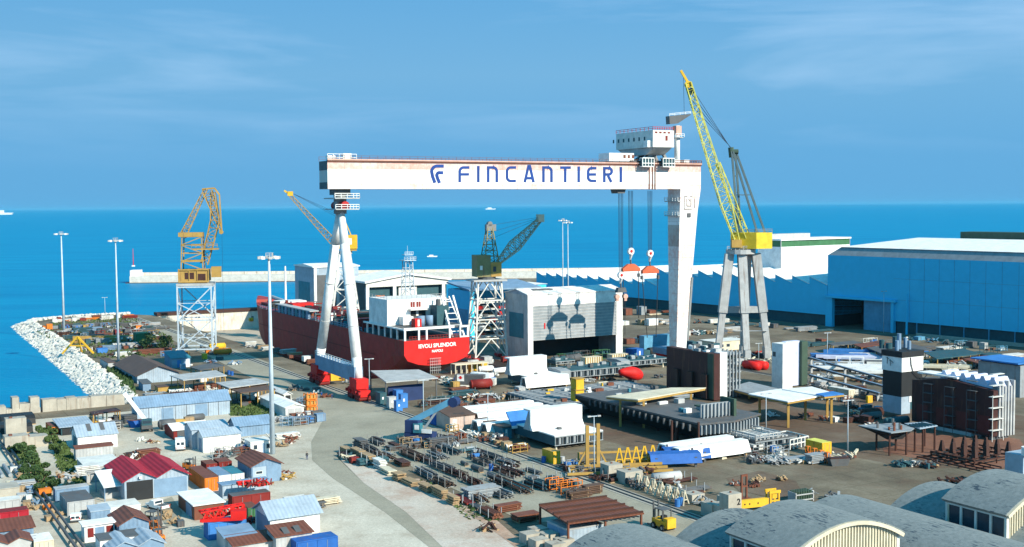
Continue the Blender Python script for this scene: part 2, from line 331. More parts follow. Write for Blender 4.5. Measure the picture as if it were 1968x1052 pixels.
for i in range(600):
    k=q.random()*3; j=min(2,int(k)); o=FO[j].lerp(FO[j+1],k-j); p=FP[j].lerp(FP[j+1],k-j); tt=q.random(); c=o.lerp(p,tt); cand.append((Vector((c.x,c.y,-3.6+4*tt)),q.uniform(.6,1.3)))
cand.sort(key=lambda c:-(c[1]/(c[0]-CAM).length))
for i,(p,r) in enumerate(cand[:290]):
    r*=1.1
    o=bpy.data.objects.new('boulder',RM[i%8]); S.collection.objects.link(o); o.location=p; o.scale=(r,r*q.uniform(.8,1.3),r); o.rotation_euler=(0,q.uniform(-.4,.4),q.uniform(0,6))
    tag(o,'pale limestone boulder in the rock bank between the sea and the left yard','boulder','boulders of the rock bank')
sb=MB()
for i,(p,r) in enumerate(cand[290:]):
    me=RM[i%8]; a=q.uniform(0,6); c,s_=math.cos(a),math.sin(a)
    sb.add([(p.x+r*(v.co.x*c-v.co.y*s_),p.y+r*(v.co.x*s_+v.co.y*c),p.z+r*v.co.z) for v in me.vertices],[tuple(f.vertices) for f in me.polygons])
tag(sb.build('boulders','rock'),'mass of pale limestone boulders armouring the shore of the left yard','rocks',kind='stuff')
# ---------------- vegetation ----------------
def shrub(px,py,w,h,label,n=260,m='fol',d=None,name='shrub',cat='shrub',group=None,rz=30):
    C=gp(px,py); t=root(name,label,cat,C,rz,group); d=d or w; q=random.Random(int(px*7+py)); b=MB()
    cl=[(q.uniform(-.4,.4)*w,q.uniform(-.4,.4)*d,q.uniform(.3,.8)*h,q.uniform(.18,.32)) for _ in range(7)]
    for i in range(n):
        cx,cy,cz,cr_=q.choice(cl); v=Vector((q.gauss(0,1),q.gauss(0,1),q.gauss(0,1))).normalized()*q.uniform(.6,1)
        c=Vector((cx+v.x*cr_*w*.6,cy+v.y*cr_*d*.6,max(.1,cz+v.z*cr_*h))); a=Vector((q.gauss(0,1),q.gauss(0,1),q.gauss(0,1))).normalized(); e_=a.cross(v).normalized(); f_=a.cross(e_)
        s=q.uniform(.15,.38); b.add([c-e_*s,c+f_*s*.7,c+e_*s,c-f_*s*.7],[(0,1,2,3)])
    b.build('foliage',m,t); s=MB()
    for cx,cy,cz,_ in cl: s.cyl((cx*.3,cy*.3,0),(cx,cy,cz),.12,.04,5)
    s.build('stem','brown',t); return t
shrub(296,670,11,6,'large dark green bush cluster beside the left lattice crane',1600)
shrub(318,668,6,5,'round dark green bush left of the lattice crane foot',1000)
shrub(262,690,6,3,'low green bush behind the brown roofed shed',300)
shrub(245,668,4,2.6,'small green bush beside the second lamp mast',200)
for i,(px,py,w,d) in enumerate(((42,872,5,8),(52,892,5,8),(62,912,6,8),(72,933,6,7),(80,948,5,5),(92,838,4,7),(100,852,4,7),(112,872,3,7))):
    shrub(px,py,w*1.25,2.6,('dense green shrub in the overgrown strip beside the pipes, %s from the near end'%ORD[4-i] if i<5 else 'brownish green shrub behind the white sheds, %s from the sea wall'%['first','second','third'][i-5]),1500,'fol' if i<5 else 'fol2',d,group='shrubs in the overgrown strips')
def grass(name,pts,label,n,m='fol2',h=.6):
    P=[gp(*p) for p in pts]; q=random.Random(n); b=MB(); xs=[p.x for p in P]; ys=[p.y for p in P]
    def inside(x,y):
        r=False
        for i in range(len(P)):
            a,c=P[i],P[i-1]
            if (a.y>y)!=(c.y>y) and x<(c.x-a.x)*(y-a.y)/(c.y-a.y)+a.x: r=not r
        return r
    k=0
    while k<n:
        x,y=q.uniform(min(xs),max(xs)),q.uniform(min(ys),max(ys))
        if not inside(x,y): continue
        k+=1; a=q.uniform(0,PI); s=q.uniform(.2,.55); hh=h*q.uniform(.4,1.2); dx,dy=math.cos(a)*s,math.sin(a)*s
        b.add([(x-dx,y-dy,.02),(x+dx,y+dy,.02),(x+dx*.5+q.uniform(-.2,.2),y+dy*.5,hh),(x-dx*.5,y-dy*.5,hh*.8)],[(0,1,2,3)])
    tag(b.build(name,m),label,'grass',kind='stuff')
grass('weeds',[(442,800),(440,775),(500,765),(520,780),(530,800),(500,800)],'green weeds between the long blue shed and the white shed',1600)
grass('weeds',[(70,640),(110,615),(260,612),(330,650),(340,680),(250,690),(180,690),(120,660)],'green weeds growing among the scrap stacks of the far left yard',2600,h=.8)
grass('weeds',[(235,755),(225,735),(200,705),(215,700),(255,735),(262,775)],'dark green scrub between the rock bank and the sheds',900,'fol',1.6)
grass('weeds',[(20,860),(60,850),(100,945),(85,960),(60,950)],'low green weeds under the shrubs beside the pipes',1500)
grass('weeds',[(100,845),(125,850),(170,925),(150,935),(110,900)],'dry weeds and brambles left of the white shed',900,'fol2')

grass('weeds',[(800,925),(815,925),(960,1000),(950,1010),(860,965)],'small green weeds along the edge of the pink gravel patch',130,'fol',.5)
grass('weeds',[(850,955),(900,980),(930,1005),(900,1000)],'low weed tufts on the pink gravel patch',60,'fol2',.4)
EDGE=ground_mat('crumbled_edge',(.36,.22,.15),(.45,.31,.23),(.52,.42,.33),sc=.3)
sheet('crumbled_edge',[(790,921),(806,921),(870,950),(945,992),(1010,1050),(992,1054),(925,1004),(860,966)],.095,EDGE)
sheet('dirt_patch',[(290,970),(330,955),(350,985),(345,1010),(320,1012)],.045,ROAD)
# ================= SHEDS, CONTAINERS, CABINS =================
def openings(t,w,d,h,doors,windows):
    for (f,a,b_,z0,z1,m) in doors:
        if f=='f': MB().box(a*w,b_*w,-.07,-.003,z0*h,z1*h).build('door',m,t)
        else: MB().box(-.07,-.003,a*d,b_*d,z0*h,z1*h).build('door',m,t)
    for (f,a,b_,z0,z1) in windows:
        if f=='f':
            x0,x1=a*w,b_*w; o=MB().box(x0-.1,x1+.1,-.08,-.003,z0*h-.1,z1*h+.1).build('window','offwhite',t); MB().box(x0,x1,-.11,-.082,z0*h,z1*h).build('pane','glass',o)
        else:
            x0,x1=a*d,b_*d; o=MB().box(-.08,-.003,x0-.1,x1+.1,z0*h-.1,z1*h+.1).build('window','offwhite',t); MB().box(-.11,-.082,x0,x1,z0*h,z1*h).build('pane','glass',o)
def shed(label,xl,xc,yc,xr,yt,wall,roof,ridge='v',rise=1.2,over=.35,doors=(),windows=(),gables=1,rz=30,name='shed',cat='shed',group=None,z0=0,strips=0,dims=None):
    C,w,d,h=fit(xl,xc,yc,xr,yt,rz,z0)
    if dims: w,d,h=[a if a else b for a,b in zip(dims,(w,d,h))]
    t=root(name,label,cat,C,rz,group); th=.14
    if ridge=='v':
        MB().exx([(0,0),(d,0),(d,h),(d/2,h+rise),(0,h)],0,w).build('wall',wall,t)
        a=rise/(d/2)
        MB().exx([(-over,h-over*a+.03),(d/2,h+rise+.03),(d+over,h-over*a+.03),(d+over,h-over*a+.03+th),(d/2,h+rise+.03+th),(-over,h-over*a+.03+th)],-over,w+over).build('roof',roof,t)
    elif ridge=='u':
        gw=w/gables; top=[(0,0),(w,0)]; pr=[(w,h)]
        for i in range(gables,0,-1): pr+=[((i-.5)*gw,h+rise)]+([((i-1)*gw,h)])
        MB().ext([(0,0),(w,0)]+pr,0,d).build('wall',wall,t)
        for i in range(gables):
            x0,x1=i*gw,(i+1)*gw; a=rise/(gw/2); o0=over if i==0 else 0; o1=over if i==gables-1 else 0
            MB().ext([(x0-o0,h-o0*a+.03),((x0+x1)/2,h+rise+.03),(x1+o1,h-o1*a+.03),(x1+o1,h-o1*a+.03+th),((x0+x1)/2,h+rise+.03+th),(x0-o0,h-o0*a+.03+th)],-over-.002*i,d+over).build('roof',roof,t)
    elif ridge=='mono':   # low at front
        MB().exx([(0,0),(d,0),(d,h+rise),(0,h)],0,w).build('wall',wall,t); a=rise/d
        MB().exx([(-over,h-over*a+.03),(d+over,h+rise+over*a+.03),(d+over,h+rise+over*a+.03+th),(-over,h-over*a+.03+th)],-over,w+over).build('roof',roof,t)
    else:
        MB().box(0,w,0,d,0,h).build('wall',wall,t)
        MB().box(-over,w+over,-over,d+over,h+.005,h+.16).build('roof',roof,t)
    if strips:
        s=MB()
        for i in range(strips):
            x=w*(i+1)/(strips+1); s.add([(x-.5,-over-.02,h-.02),(x+.5,-over-.02,h-.02),(x+.5,d/2,h+rise+.23),(x-.5,d/2,h+rise+.23)],[(0,1,2,3)])
        s.build('rooflight','dgrey',t)
    openings(t,w,d,h,doors,windows)
    return t,w,d,h
def container(label,xl,xc,yc,xr,yt,col,roofc=None,rz=30,group=None,z0=0,dims=None,doorend='f',name='container',cat='container'):
    C,w,d,h=fit(xl,xc,yc,xr,yt,rz,z0)
    if dims: w,d,h=[a if a else b for a,b in zip(dims,(w,d,h))]
    t=root(name,label,cat,C,rz,group)
    b=MB(); 
    b.box(.06,w-.06,.06,d-.06,.1,h-.05)
    n=int(w/.5); 
    for i in range(n): b.box(.1+(w-.2)*(i+.2)/n,.1+(w-.2)*(i+.7)/n,.02,.059,.2,h-.2)
    n=int(d/.5)
    for i in range(n): b.box(.02,.059,.1+(d-.2)*(i+.2)/n,.1+(d-.2)*(i+.7)/n,.2,h-.2)
    b.build('body',col+'/worn',t)
    f=MB()
    for x in (0,w-.14):
        for y in (0,d-.14): f.box(x,x+.14,y,y+.14,0,h)
    for z in (.0,h-.16):
        f.box(.14,w-.14,0,.1,z,z+.16); f.box(.14,w-.14,d-.1,d,z,z+.16); f.box(0,.1,.14,d-.14,z,z+.16); f.box(w-.1,w,.14,d-.14,z,z+.16)
    f.build('frame',col,t)
    MB().box(.03,w-.03,.03,d-.03,h-.04,h+.03).build('roof',(roofc or col)+'/worn',t)
    for k in (0,1):
        x0=.18+k*(w/2-.16); db_=MB().box(x0,x0+w/2-.22,-.06,-.003,.2,h-.2); 
        o=db_.build('door',col,t); MB().cyl((x0+(w/2-.22)*.5,-.1,.3),(x0+(w/2-.22)*.5,-.1,h-.3),.035).build('lock_rod','steel',o)
    return t
# --- left yard sheds (back to front)
shed('long light blue corrugated shed with gabled roof and panelled doors beside the sea wall',251,264,813,442,784,'pblue/corr','lblue/roofc',rise=2.2,
  doors=[('f',a,a+.004,.02,.98,'dgrey') for a in (.12,.27,.40,.52,.76,.87)]+[('f',.255,.38,.05,.80,'lblue'),('f',.62,.75,.05,.86,'lblue')],dims=(None,6.5,None))
shed('small white shed with ridge running away from camera and pale double doors, beside yellow baskets',500,549,803,584,784,'offwhite/corr','white',ridge='u',rise=.7,doors=[('f',.12,.48,.02,.85,'lgrey'),('f',.52,.9,.02,.85,'lgrey')])
shed('small white open shed behind the pale double-door shed',520,546,772,560,758,'offwhite/corr','white',ridge='u',rise=.6,doors=[('f',.2,.9,.02,.8,'black')])
shed('light blue shed with blue gabled roof left of the tall lamp mast',436,453,841,521,820,'lblue/corr','lblue/roofc',rise=1.6,dims=(None,5.5,None))
C,w,d,h=fit(365,391,871,463,840)
t=root('shed','twin-roofed white shed with light blue end wall beside the parked white van','shed',C,30)
MB().exx([(0,0),(5,0),(5,h),(2.5,h+1),(0,h)],0,w).build('wall','white/corr',t); MB().exx([(5,0),(d,0),(d,h+.8),(d/2+2.5,h+1.9),(5.01,h+.9)],-1.2,w-1.5).build('rear_wall','pblue/corr',t)
MB().exx([(-.3,h-.1),(2.5,h+1.05),(5,h+.1),(5,h+.25),(2.5,h+1.2),(-.3,h+.05)],-.3,w+.3).build('roof','pblue/roofc',t)
MB().exx([(4.7,h+.8),(d/2+2.5,h+1.95),(d+.3,h+.8),(d+.3,h+.95),(d/2+2.5,h+2.1),(4.7,h+.95)],-1.5,w-1.2).build('roof','pblue/roofc',t)
MB().box(-.06,-.003,1.2,3.6,0,h*.8).build('door','lblue',t)
shed('white roofed building with dark red end wall behind the parked van',318,334,846,402,828,'dred','white',rise=.9,doors=[('f',.1,.9,.05,.9,'dgrey')],dims=(None,9,None))
shed('white site cabin with dark windows and blue door at the tall mast foot',470,482,874,521,851,'white','offwhite',ridge='flat',over=.15,doors=[('f',.58,.68,.02,.85,'lblue')],windows=[('f',.15,.32,.4,.75),('f',.78,.93,.4,.75)],name='site_cabin',cat='cabin')
shed('light blue workshop with rusty brown gabled roof beside the orange container',457,484,931,541,897,'lblue/corr','rust/roofc',ridge='u',rise=1.3,over=.5,doors=[('f',.04,.49,.02,.93,'pblue'),('f',.51,.97,.02,.93,'lblue'),('l',.2,.6,.02,.9,'lblue')],windows=[('f',.15,.35,.55,.68)])
container('rust orange container with two doors, dark side facing the red roofed shed',363,394,946,419,920,'orange','rust')
container('white container with grey blue roof right of the orange container',398,421,938,445,915,'offwhite','lblue')
container('white container with teal roof next to the rusty roofed workshop',425,446,934,470,912,'offwhite','teal')
container('rusty red roofed container behind the two white containers, left one',386,397,908,418,893,'dred','rust')
container('rusty red roofed container behind the two white containers, right one',410,421,905,446,889,'dred','rust')
shed('long pale blue cabin with small dark vents behind the red crane parts',422,428,960,517,934,'pblue/corr','lblue',ridge='flat',over=.2,windows=[('f',.46,.52,.8,.95),('f',.66,.72,.8,.95)],name='site_cabin',cat='cabin',dims=(None,2.6,None))
container('brown container loaded with red tubes in front of the pale blue cabin',440,447,978,520,955,'dred','dgrey',dims=(None,2.8,None))
container('green container with dark side under rusty scrap',463,477,1001,498,977,'green','rust')
shed('white flat roofed shed with light blue side beside the red crane jib parts',343,374,1001,431,973,'rust/worn','white',ridge='flat',over=.3,doors=[('l',.15,.5,.02,.85,'lblue')])
container('blue container lying across in front of the white flat roofed shed',393,401,1040,474,1007,'sblue',dims=(None,2.9,None))
shed('grey cabin with blue grey roof in front of the blue container',424,432,1062,493,1035,'lgrey/corr','lblue',ridge='mono',rise=.5,over=.2,dims=(None,4.5,None),name='site_cabin',cat='cabin')
shed('large white workshop with blue end wall and pale gabled roof beside the road',498,520,1037,615,997,'white/corr','pblue/roofc',rise=1.9,over=.5,doors=[('l',.1,.9,.02,.95,'lblue'),('f',.24,.5,.02,.5,'lgrey')],dims=(None,8,None))
shed('grey shed with rust striped corrugated roof in front of the large white workshop',522,531,1066,600,1033,'lgrey/corr','rust/roofc',ridge='mono',rise=.6,dims=(None,4.5,None),strips=2)
container('bright blue container at the bottom edge beside the striped roof shed',565,570,1070,650,1043,'blue',dims=(None,3.2,None))
shed('long low shed with faded rust and white roof at the bottom edge',440,450,1072,534,1050,'lgrey','rust/roofc',ridge='mono',rise=.5,dims=(None,4,None))
# red double gable
rs,w,d,h=shed('red double gabled shed with a wide dark opening',207,240,965,362,925,'pblue/corr','rroof/roofc',ridge='u',gables=2,rise=1.5,over=.6)
MB().box(.4,w*.44,-.09,-.003,0,h*.93).build('opening','black',rs); MB().box(w*.46,w*.98,-.06,-.003,.05,h*.9).build('door','lblue',rs)
MB().box(w*.22,w*.26,-.2,-.62,h+.2,h+.6).build('sign_plate','white',rs)
C=gp(200,965); t=root('lean_to','white lean-to canopy on posts against the dark opening of the red shed','lean-to',C,30)
MB().exx([(0,2.6),(9,4.0),(9,4.15),(0,2.75)],0,5.2).build('roof','white',t)
for x,y,z in ((.2,.2,2.6),(5,.2,2.6),(.2,8.8,3.9),(5,8.8,3.9)): MB().box(x-.08,x+.08,y-.08,y+.08,0,z).build('post','lblue',t)
MB().box(.5,4.6,2,7,0,1.1).build('workbench','lgrey',t)
# --- far left cluster
shed('white roofed open shed beside the concrete sea wall',100,118,838,176,822,'dteal','pblue/roofc',ridge='mono',rise=.5,over=.6,doors=[('f',.03,.97,.05,.85,'black')],dims=(None,9,None))
container('small orange container by the dark tarpaulins',88,98,836,113,822,'orange','rust')
shed('white shed with grey panel roof and two dark roof strips',128,150,866,226,840,'white/corr','pblue/roofc',rise=1.9,over=.3,strips=2,doors=[('l',.2,.7,.05,.85,'teal')],dims=(None,8,None))
shed('grey shed with thin rusty roof edge in front of the panel roofed shed',140,146,888,218,864,'lgrey/corr','rust',ridge='mono',rise=.25,over=.15,dims=(None,2.4,None))
shed('pale grey flat roofed store left of the red double gabled shed',149,167,929,236,900,'lgrey/corr','offwhite',ridge='flat',over=.2,doors=[('f',.1,.11,.05,.95,'dgrey'),('f',.52,.53,.05,.95,'dgrey')])
container('grey blue container with junk on its roof, behind the grey one',98,107,966,172,942,'lblue','lgrey',dims=(None,2.8,None))
container('grey container with scrap lying on its roof beside the small white estate car',115,130,994,182,966,'lgrey','dgrey')
shed('small light blue box cabin behind the white kiosk',168,175,1003,213,985,'lblue/corr','pblue',ridge='mono',rise=.3,over=.1,name='site_cabin',cat='cabin')
shed('white kiosk with a white door between two dark red windows',157,163,1044,221,1012,'white','white',ridge='flat',over=.35,doors=[('f',.35,.66,.02,.85,'lblue'),('f',.1,.3,.3,.85,'dred'),('f',.72,.95,.3,.85,'dred')],name='kiosk',cat='kiosk',dims=(None,3,None))
shed('light blue workshop with rusty gabled roof beside orange forklift parts',212,230,1042,287,1010,'lblue/corr','rust/roofc',ridge='u',rise=1.2,over=.4,strips=0,doors=[('f',.25,.75,.02,.8,'lblue')])
MB().box(0,0.01,0,0.01,0,.01)
shed('low white building with dark flat roof at the bottom edge',187,193,1066,270,1040,'white','dgrey',ridge='flat',over=.2,dims=(None,4,None))
shed('grey blue gabled roofs of a low building at the bottom edge',208,214,1078,316,1058,'lblue','pblue/roofc',ridge='u',gables=2,rise=1,dims=(None,7,None))
shed('low white platform shed in front of the red shed opening',190,198,992,270,980,'white','offwhite',ridge='flat',over=.1,dims=(None,5,None))
container('dark red container at the left edge above the white roof',-30,-20,1014,56,989,'rroof','dred',dims=(None,3,None))
shed('brown and white low shed with rusty roof at the left edge',-40,-30,1046,65,1026,'lblue/corr','rust/roofc',ridge='mono',rise=.6,dims=(None,5,None))
shed('flat roofed grey shed with blue wall panel at the left edge, lowest on the left',-40,-30,1072,62,1052,'lgrey','rust/roofc',ridge='u',gables=2,rise=.8,dims=(None,5,None))
container('grey white container with peeling roof at the left edge',-30,-20,985,40,966,'lgrey','offwhite',dims=(None,3,None))
shed('low concrete store with flat roof at the left edge beside the pipes',-30,-20,962,38,944,'concrete','concrete',ridge='flat',over=.1,dims=(None,5,None))
container('white container with cream lid beside the pipes at the bottom',62,66,1062,104,1042,'cream','white',dims=(None,5,None))
# dark tarpaulin humps
for i,(px,py) in enumerate(((2,838),(20,836),(42,834),(4,822),(26,820),(48,818))):
    t=root('covered_pile','dark tarpaulin covered pile behind the sea wall, %s in the %s row'%(['left one','middle one','right one'][i%3],'nearer' if i<3 else 'farther'),'covered pile',gp(px,py),30,'tarpaulin covered piles')
    MB().exx([(0,0),(9,0),(8.6,1.6),(7,2.3),(2,2.3),(.4,1.6)],0,2.6).build('tarpaulin','black',t); MB().box(-.05,2.65,-.1,9.1,0,.25).build('pallet','wood',t)
# sea wall blocks
xs=[-30,-6,12,24,38,59,77,82,110,128,148,175,205,240]; q=random.Random(5)
for i in range(len(xs)-1):
    a=gp(xs[i],800-22*xs[i]/240); b_=gp(xs[i+1],800-22*xs[i+1]/240); Lw=(b_-a).length; hh=[1.6,2.5,1.6,4.6,2.7,4.2,1.5,3.3,3.1,3.3,2.9,3.1,3.0][i]
    if i in(6,): continue
    t=root('concrete_block','weathered concrete sea wall block, %s of the wall from the left edge'%(ORD[i].replace('nearest','first')),'concrete block',a,math.degrees(math.atan2(b_.y-a.y,b_.x-a.x)),'concrete blocks of the sea wall')
    MB().box(.04,Lw-.04,0,3.4,-3,hh).build('block','concrete/worn',t)
    if hh>4: MB().box(-.1,Lw+.1,-.2,3.6,0,1.4).build('plinth','concrete',t)
for i,(px,py,w,d,h,l) in enumerate(((10,866,5,4,3,'large weathered concrete block beside the shrubs, lower one'),(40,862,6,4,2.4,'long weathered concrete block right of the lower one'),(12,848,4.6,3,5.2,'tall pale concrete block standing behind the lower ones'))):
    t=root('concrete_block',l,'concrete block',gp(px,py),30); MB().box(0,w,0,d,0,h).build('block','concrete/worn',t); MB().box(w*.2,w*.35,d*.3,d*.6,h,h+.3).build('lifting_eye','rust',t)
# pipes
for i,v in enumerate((31.6,32.7)):
    p=gp(60,960); t=root('pipeline','dark pipe running beside the shrub strip, %s of the pair'%('left' if i==0 else 'right'),'pipe',uv(v*1.0,110),30,'pair of pipes'); MB().cyl((0,0,.9),(0,200,.9),.24,n=8).build('pipe','dgrey/worn',t,smooth=True)
    s=MB(); 
    for k in range(20): s.box(-.35,.35,k*10,k*10+.4,.02,.66)
    s.build('saddle','concrete',t)
t=root('pipe_bundle','four short dark tubes lying side by side left of the pipes','tubes',gp(5,920),30)
for k in range(5): MB().cyl((k*1.5,0,.5),(k*1.5-0,11,.5),.4,n=8).build('tube','steel/worn',t)
# ---------------- vehicles ----------------
def wheel(t,x,y,r,w=.25):
    o=MB().cyl((x-w/2,y,r),(x+w/2,y,r),r,n=12).build('wheel','black',t); MB().cyl((x-w/2-.02,y,r),(x+w/2+.02,y,r),r*.5,n=8).build('rim','lgrey',o)
def van(px,py,rz,label,L=5,W=2.0,H=2.3,col='white',pick=False,est=False):
    t=root('parked_van' if not pick else 'pickup_truck',label,'van' if not pick and not est else ('pickup' if pick else 'car'),gp(px,py),rz)
    if pick:
        MB().exx([(0,.45),(L,.45),(L,.95),(L-1.1,1.05),(L-1.6,1.7),(L-2.8,1.7),(L-2.9,1.0),(0,1.0)],-W/2,W/2).build('body',col,t)
        MB().box(-W/2+.12,W/2-.12,.15,L-3.05,1.002,1.03).build('load_bed','dgrey',t)
    elif est:
        MB().exx([(0,.35),(L,.35),(L,.85),(L-1.1,.95),(L-1.9,H-.1),(.5,H),(.08,.9)],-W/2,W/2).build('body',col,t)
    else: MB().exx([(0,.35),(L,.35),(L,1.0),(L-.6,1.15),(L-1.4,H-.05),(L-1.8,H),(.15,H),(0,H-.3)],-W/2,W/2).build('body',col,t)
    for x in (-W/2,W/2):
        for y in (.9,L-.9): wheel(t,x*.93,y,.36)
    z=H*.55
    if not pick:
        for s in(-1,1): MB().box(s*W*.22-W*.16,s*W*.22+W*.16,-.03,.12 if est else -.003,z,z+H*.25).build('rear_window','glass',t)
        for x in (-W/2-.02,W/2+.003): MB().box(x,x+.017,L*.45,L*.66,z,z+H*.25).build('side_window','glass',t)
    else: MB().box(-W*.4,W*.4,L-2.88,L-2.83,1.15,1.6).build('rear_window','glass',t)
    for s in (-1,1): MB().box(s*W*.42-.08,s*W*.42+.08,-.05,-.003,.7,1.0).build('tail_light','red',t)
    MB().box(-W/2,W/2,-.12,-.01,.35,.55).build('bumper','dgrey',t)
    return t
van(347,868,18,'white panel van parked beside the twin-roofed shed',5.2,2.1,2.6)
van(145,1006,16,'small white estate car parked beside the grey container',4.0,1.7,1.5,est=True)
van(318,983,50,'white pickup truck parked outside the red shed opening',5,1.9,1.7,pick=True)
# mobile truck crane with white jib
t=root('truck_crane','dark truck crane with a slanting white jib in front of the long blue shed','mobile crane',gp(283,832),20)
MB().box(-1.3,1.3,0,7,.9,1.8).build('chassis','dgrey',t); MB().box(-1.2,1.2,0,2,1.8,3.2).build('cab','dteal',t)
MB().box(-1,1,-.04,-.003,2.3,3.0).build('windscreen','glass',t)
MB().beam((0,4,2.2),(-5,4.5,9.5),.7,.9).build('jib','white',t)
for y in (1.2,4.5,6): 
    for x in (-1.2,1.2): wheel(t,x,y,.55,.35)
t=root('skip','blue open skip beside the truck crane','skip',gp(252,823),30); MB().ext([(0,0),(4.4,0),(5,1.7),(-.6,1.7)],0,2.2).build('tub','blue/worn',t); MB().box(-.4,4.8,.2,2,1.71,1.75).build('contents','rust',t)
def dumper(px,py,rz,label,col='orange',s=1.0,name='forklift',cat='forklift',mast=True):
    t=root(name,label,cat,gp(px,py),rz)
    MB().box(-.7*s,.7*s,0,2.4*s,.4*s,1.15*s).build('body',col,t); MB().box(-.6*s,.6*s,2.0*s,2.8*s,.4*s,1.5*s).build('counterweight',col,t)
    f=MB()
    for x in(-.6,.6):
        for y in (.5,1.9): f.box((x-.05)*s,(x+.05)*s,(y-.05)*s,(y+.05)*s,1.15*s,2.3*s)
    f.box(-.65*s,.65*s,.45*s,1.95*s,2.3*s,2.38*s).build('canopy','dgrey',t)
    MB().box(-.3*s,.3*s,1.1*s,1.6*s,1.15*s,1.6*s).build('seat','black',t)
    if mast:
        m=MB()
        for x in(-.35,.35): m.box((x-.07)*s,(x+.07)*s,-.2*s,-.05*s,.1*s,3.0*s); m.box((x-.07)*s,(x+.07)*s,-1.3*s,-.2*s,.1*s,.18*s)
        m.build('mast','dgrey',t)
    for x in(-.7,.7):
        for y in(.4,2.0): wheel(t,x*s,y*s,.38*s,.28*s)
    return t
dumper(300,1032,20,'orange forklift beside the rusty roofed workshop, nearer of two',s=1.2)
dumper(306,1015,70,'orange forklift beside the rusty roofed workshop, farther of two',s=1.2)
dumper(316,1040,120,'orange compressor cart standing right of the two forklifts',s=.9,mast=False,name='compressor',cat='compressor')
dumper(70,832,10,'yellow forklift',s=.01) if False else None
dumper(185,822,40,'small yellow loader between the open shed and the sea wall','yellow',1.3,name='loader',cat='loader')
dumper(373,905,60,'orange forklift half hidden between the red shed and the rusty containers',s=1.0)
# person
def person(px,py,rz,label,shirt='dgrey',pants='navy',pose=0):
    t=gp(px,py); b=bpy.data.meshes.new('person')
    import bmesh
    V=[(0,0,.95),(0,0,1.15),(0,0,1.38),(0,0,1.50),(0,.01,1.58),(0,.02,1.70), (.2,0,1.40),(.26,.02,1.14),(.27,-.08,.9),(.27,-.12,.8), (-.2,0,1.40),(-.26,.02,1.14),(-.26,-.1,.9),(-.26,-.14,.8),
       (.10,0,.9),(.12,-.10,.5),(.12,-.02,.08),(.12,-.18,.04),(-.10,0,.9),(-.12,.08,.5),(-.12,.22,.08),(-.12,.06,.04)]
    E_=[(0,1),(1,2),(2,3),(3,4),(4,5),(2,6),(6,7),(7,8),(8,9),(2,10),(10,11),(11,12),(12,13),(0,14),(14,15),(15,16),(16,17),(0,18),(18,19),(19,20),(20,21)]
    r=[.14,.14,.17,.06,.085,.095,.07,.05,.04,.045,.07,.05,.04,.045,.10,.07,.05,.04,.10,.07,.05,.04]
    b.from_pydata(V,E_,[]); o=bpy.data.objects.new('person',b); S.collection.objects.link(o)
    md=o.modifiers.new('s','SKIN'); 
    for i,x in enumerate(b.skin_vertices[0].data): x.radius=(r[i],r[i]); x.use_root=(i==0)
    md2=o.modifiers.new('u','SUBSURF'); md2.levels=1; md2.render_levels=1
    bpy.context.view_layer.update(); me=bpy.data.meshes.new_from_object(o.evaluated_get(bpy.context.evaluated_depsgraph_get())); o.modifiers.clear(); o.data=me
    me.materials.clear()
    for m in (pants,shirt,'skin'): me.materials.append(mat(m))
    for p in me.polygons:
        z=p.center.z; p.material_index=2 if z>1.5 or (abs(p.center.x)>.2 and z<.86 and z>.72) else (1 if z>.95 else 0); p.use_smooth=True
    o.location=t; o.rotation_euler=(0,0,math.radians(rz)); tag(o,label,'person')
    hb=MB().cyl((0,.02,1.72),(0,.02,1.82),.11,.07,8).build('hair','black',o); return o
person(590,884,200,'person in dark clothes walking alone on the gravel beside the road','black')
person(618,764,150,'person in blue overalls standing on the road behind the yellow baskets','blue','blue')
person(638,768,60,'person in dark overalls on the road left of the red crane bogie','navy','navy')
person(1092,905,30,'person',) if False else None
# ================= GANTRY CRANE =================
RG=27.5; gv,gu=dirs(RG)
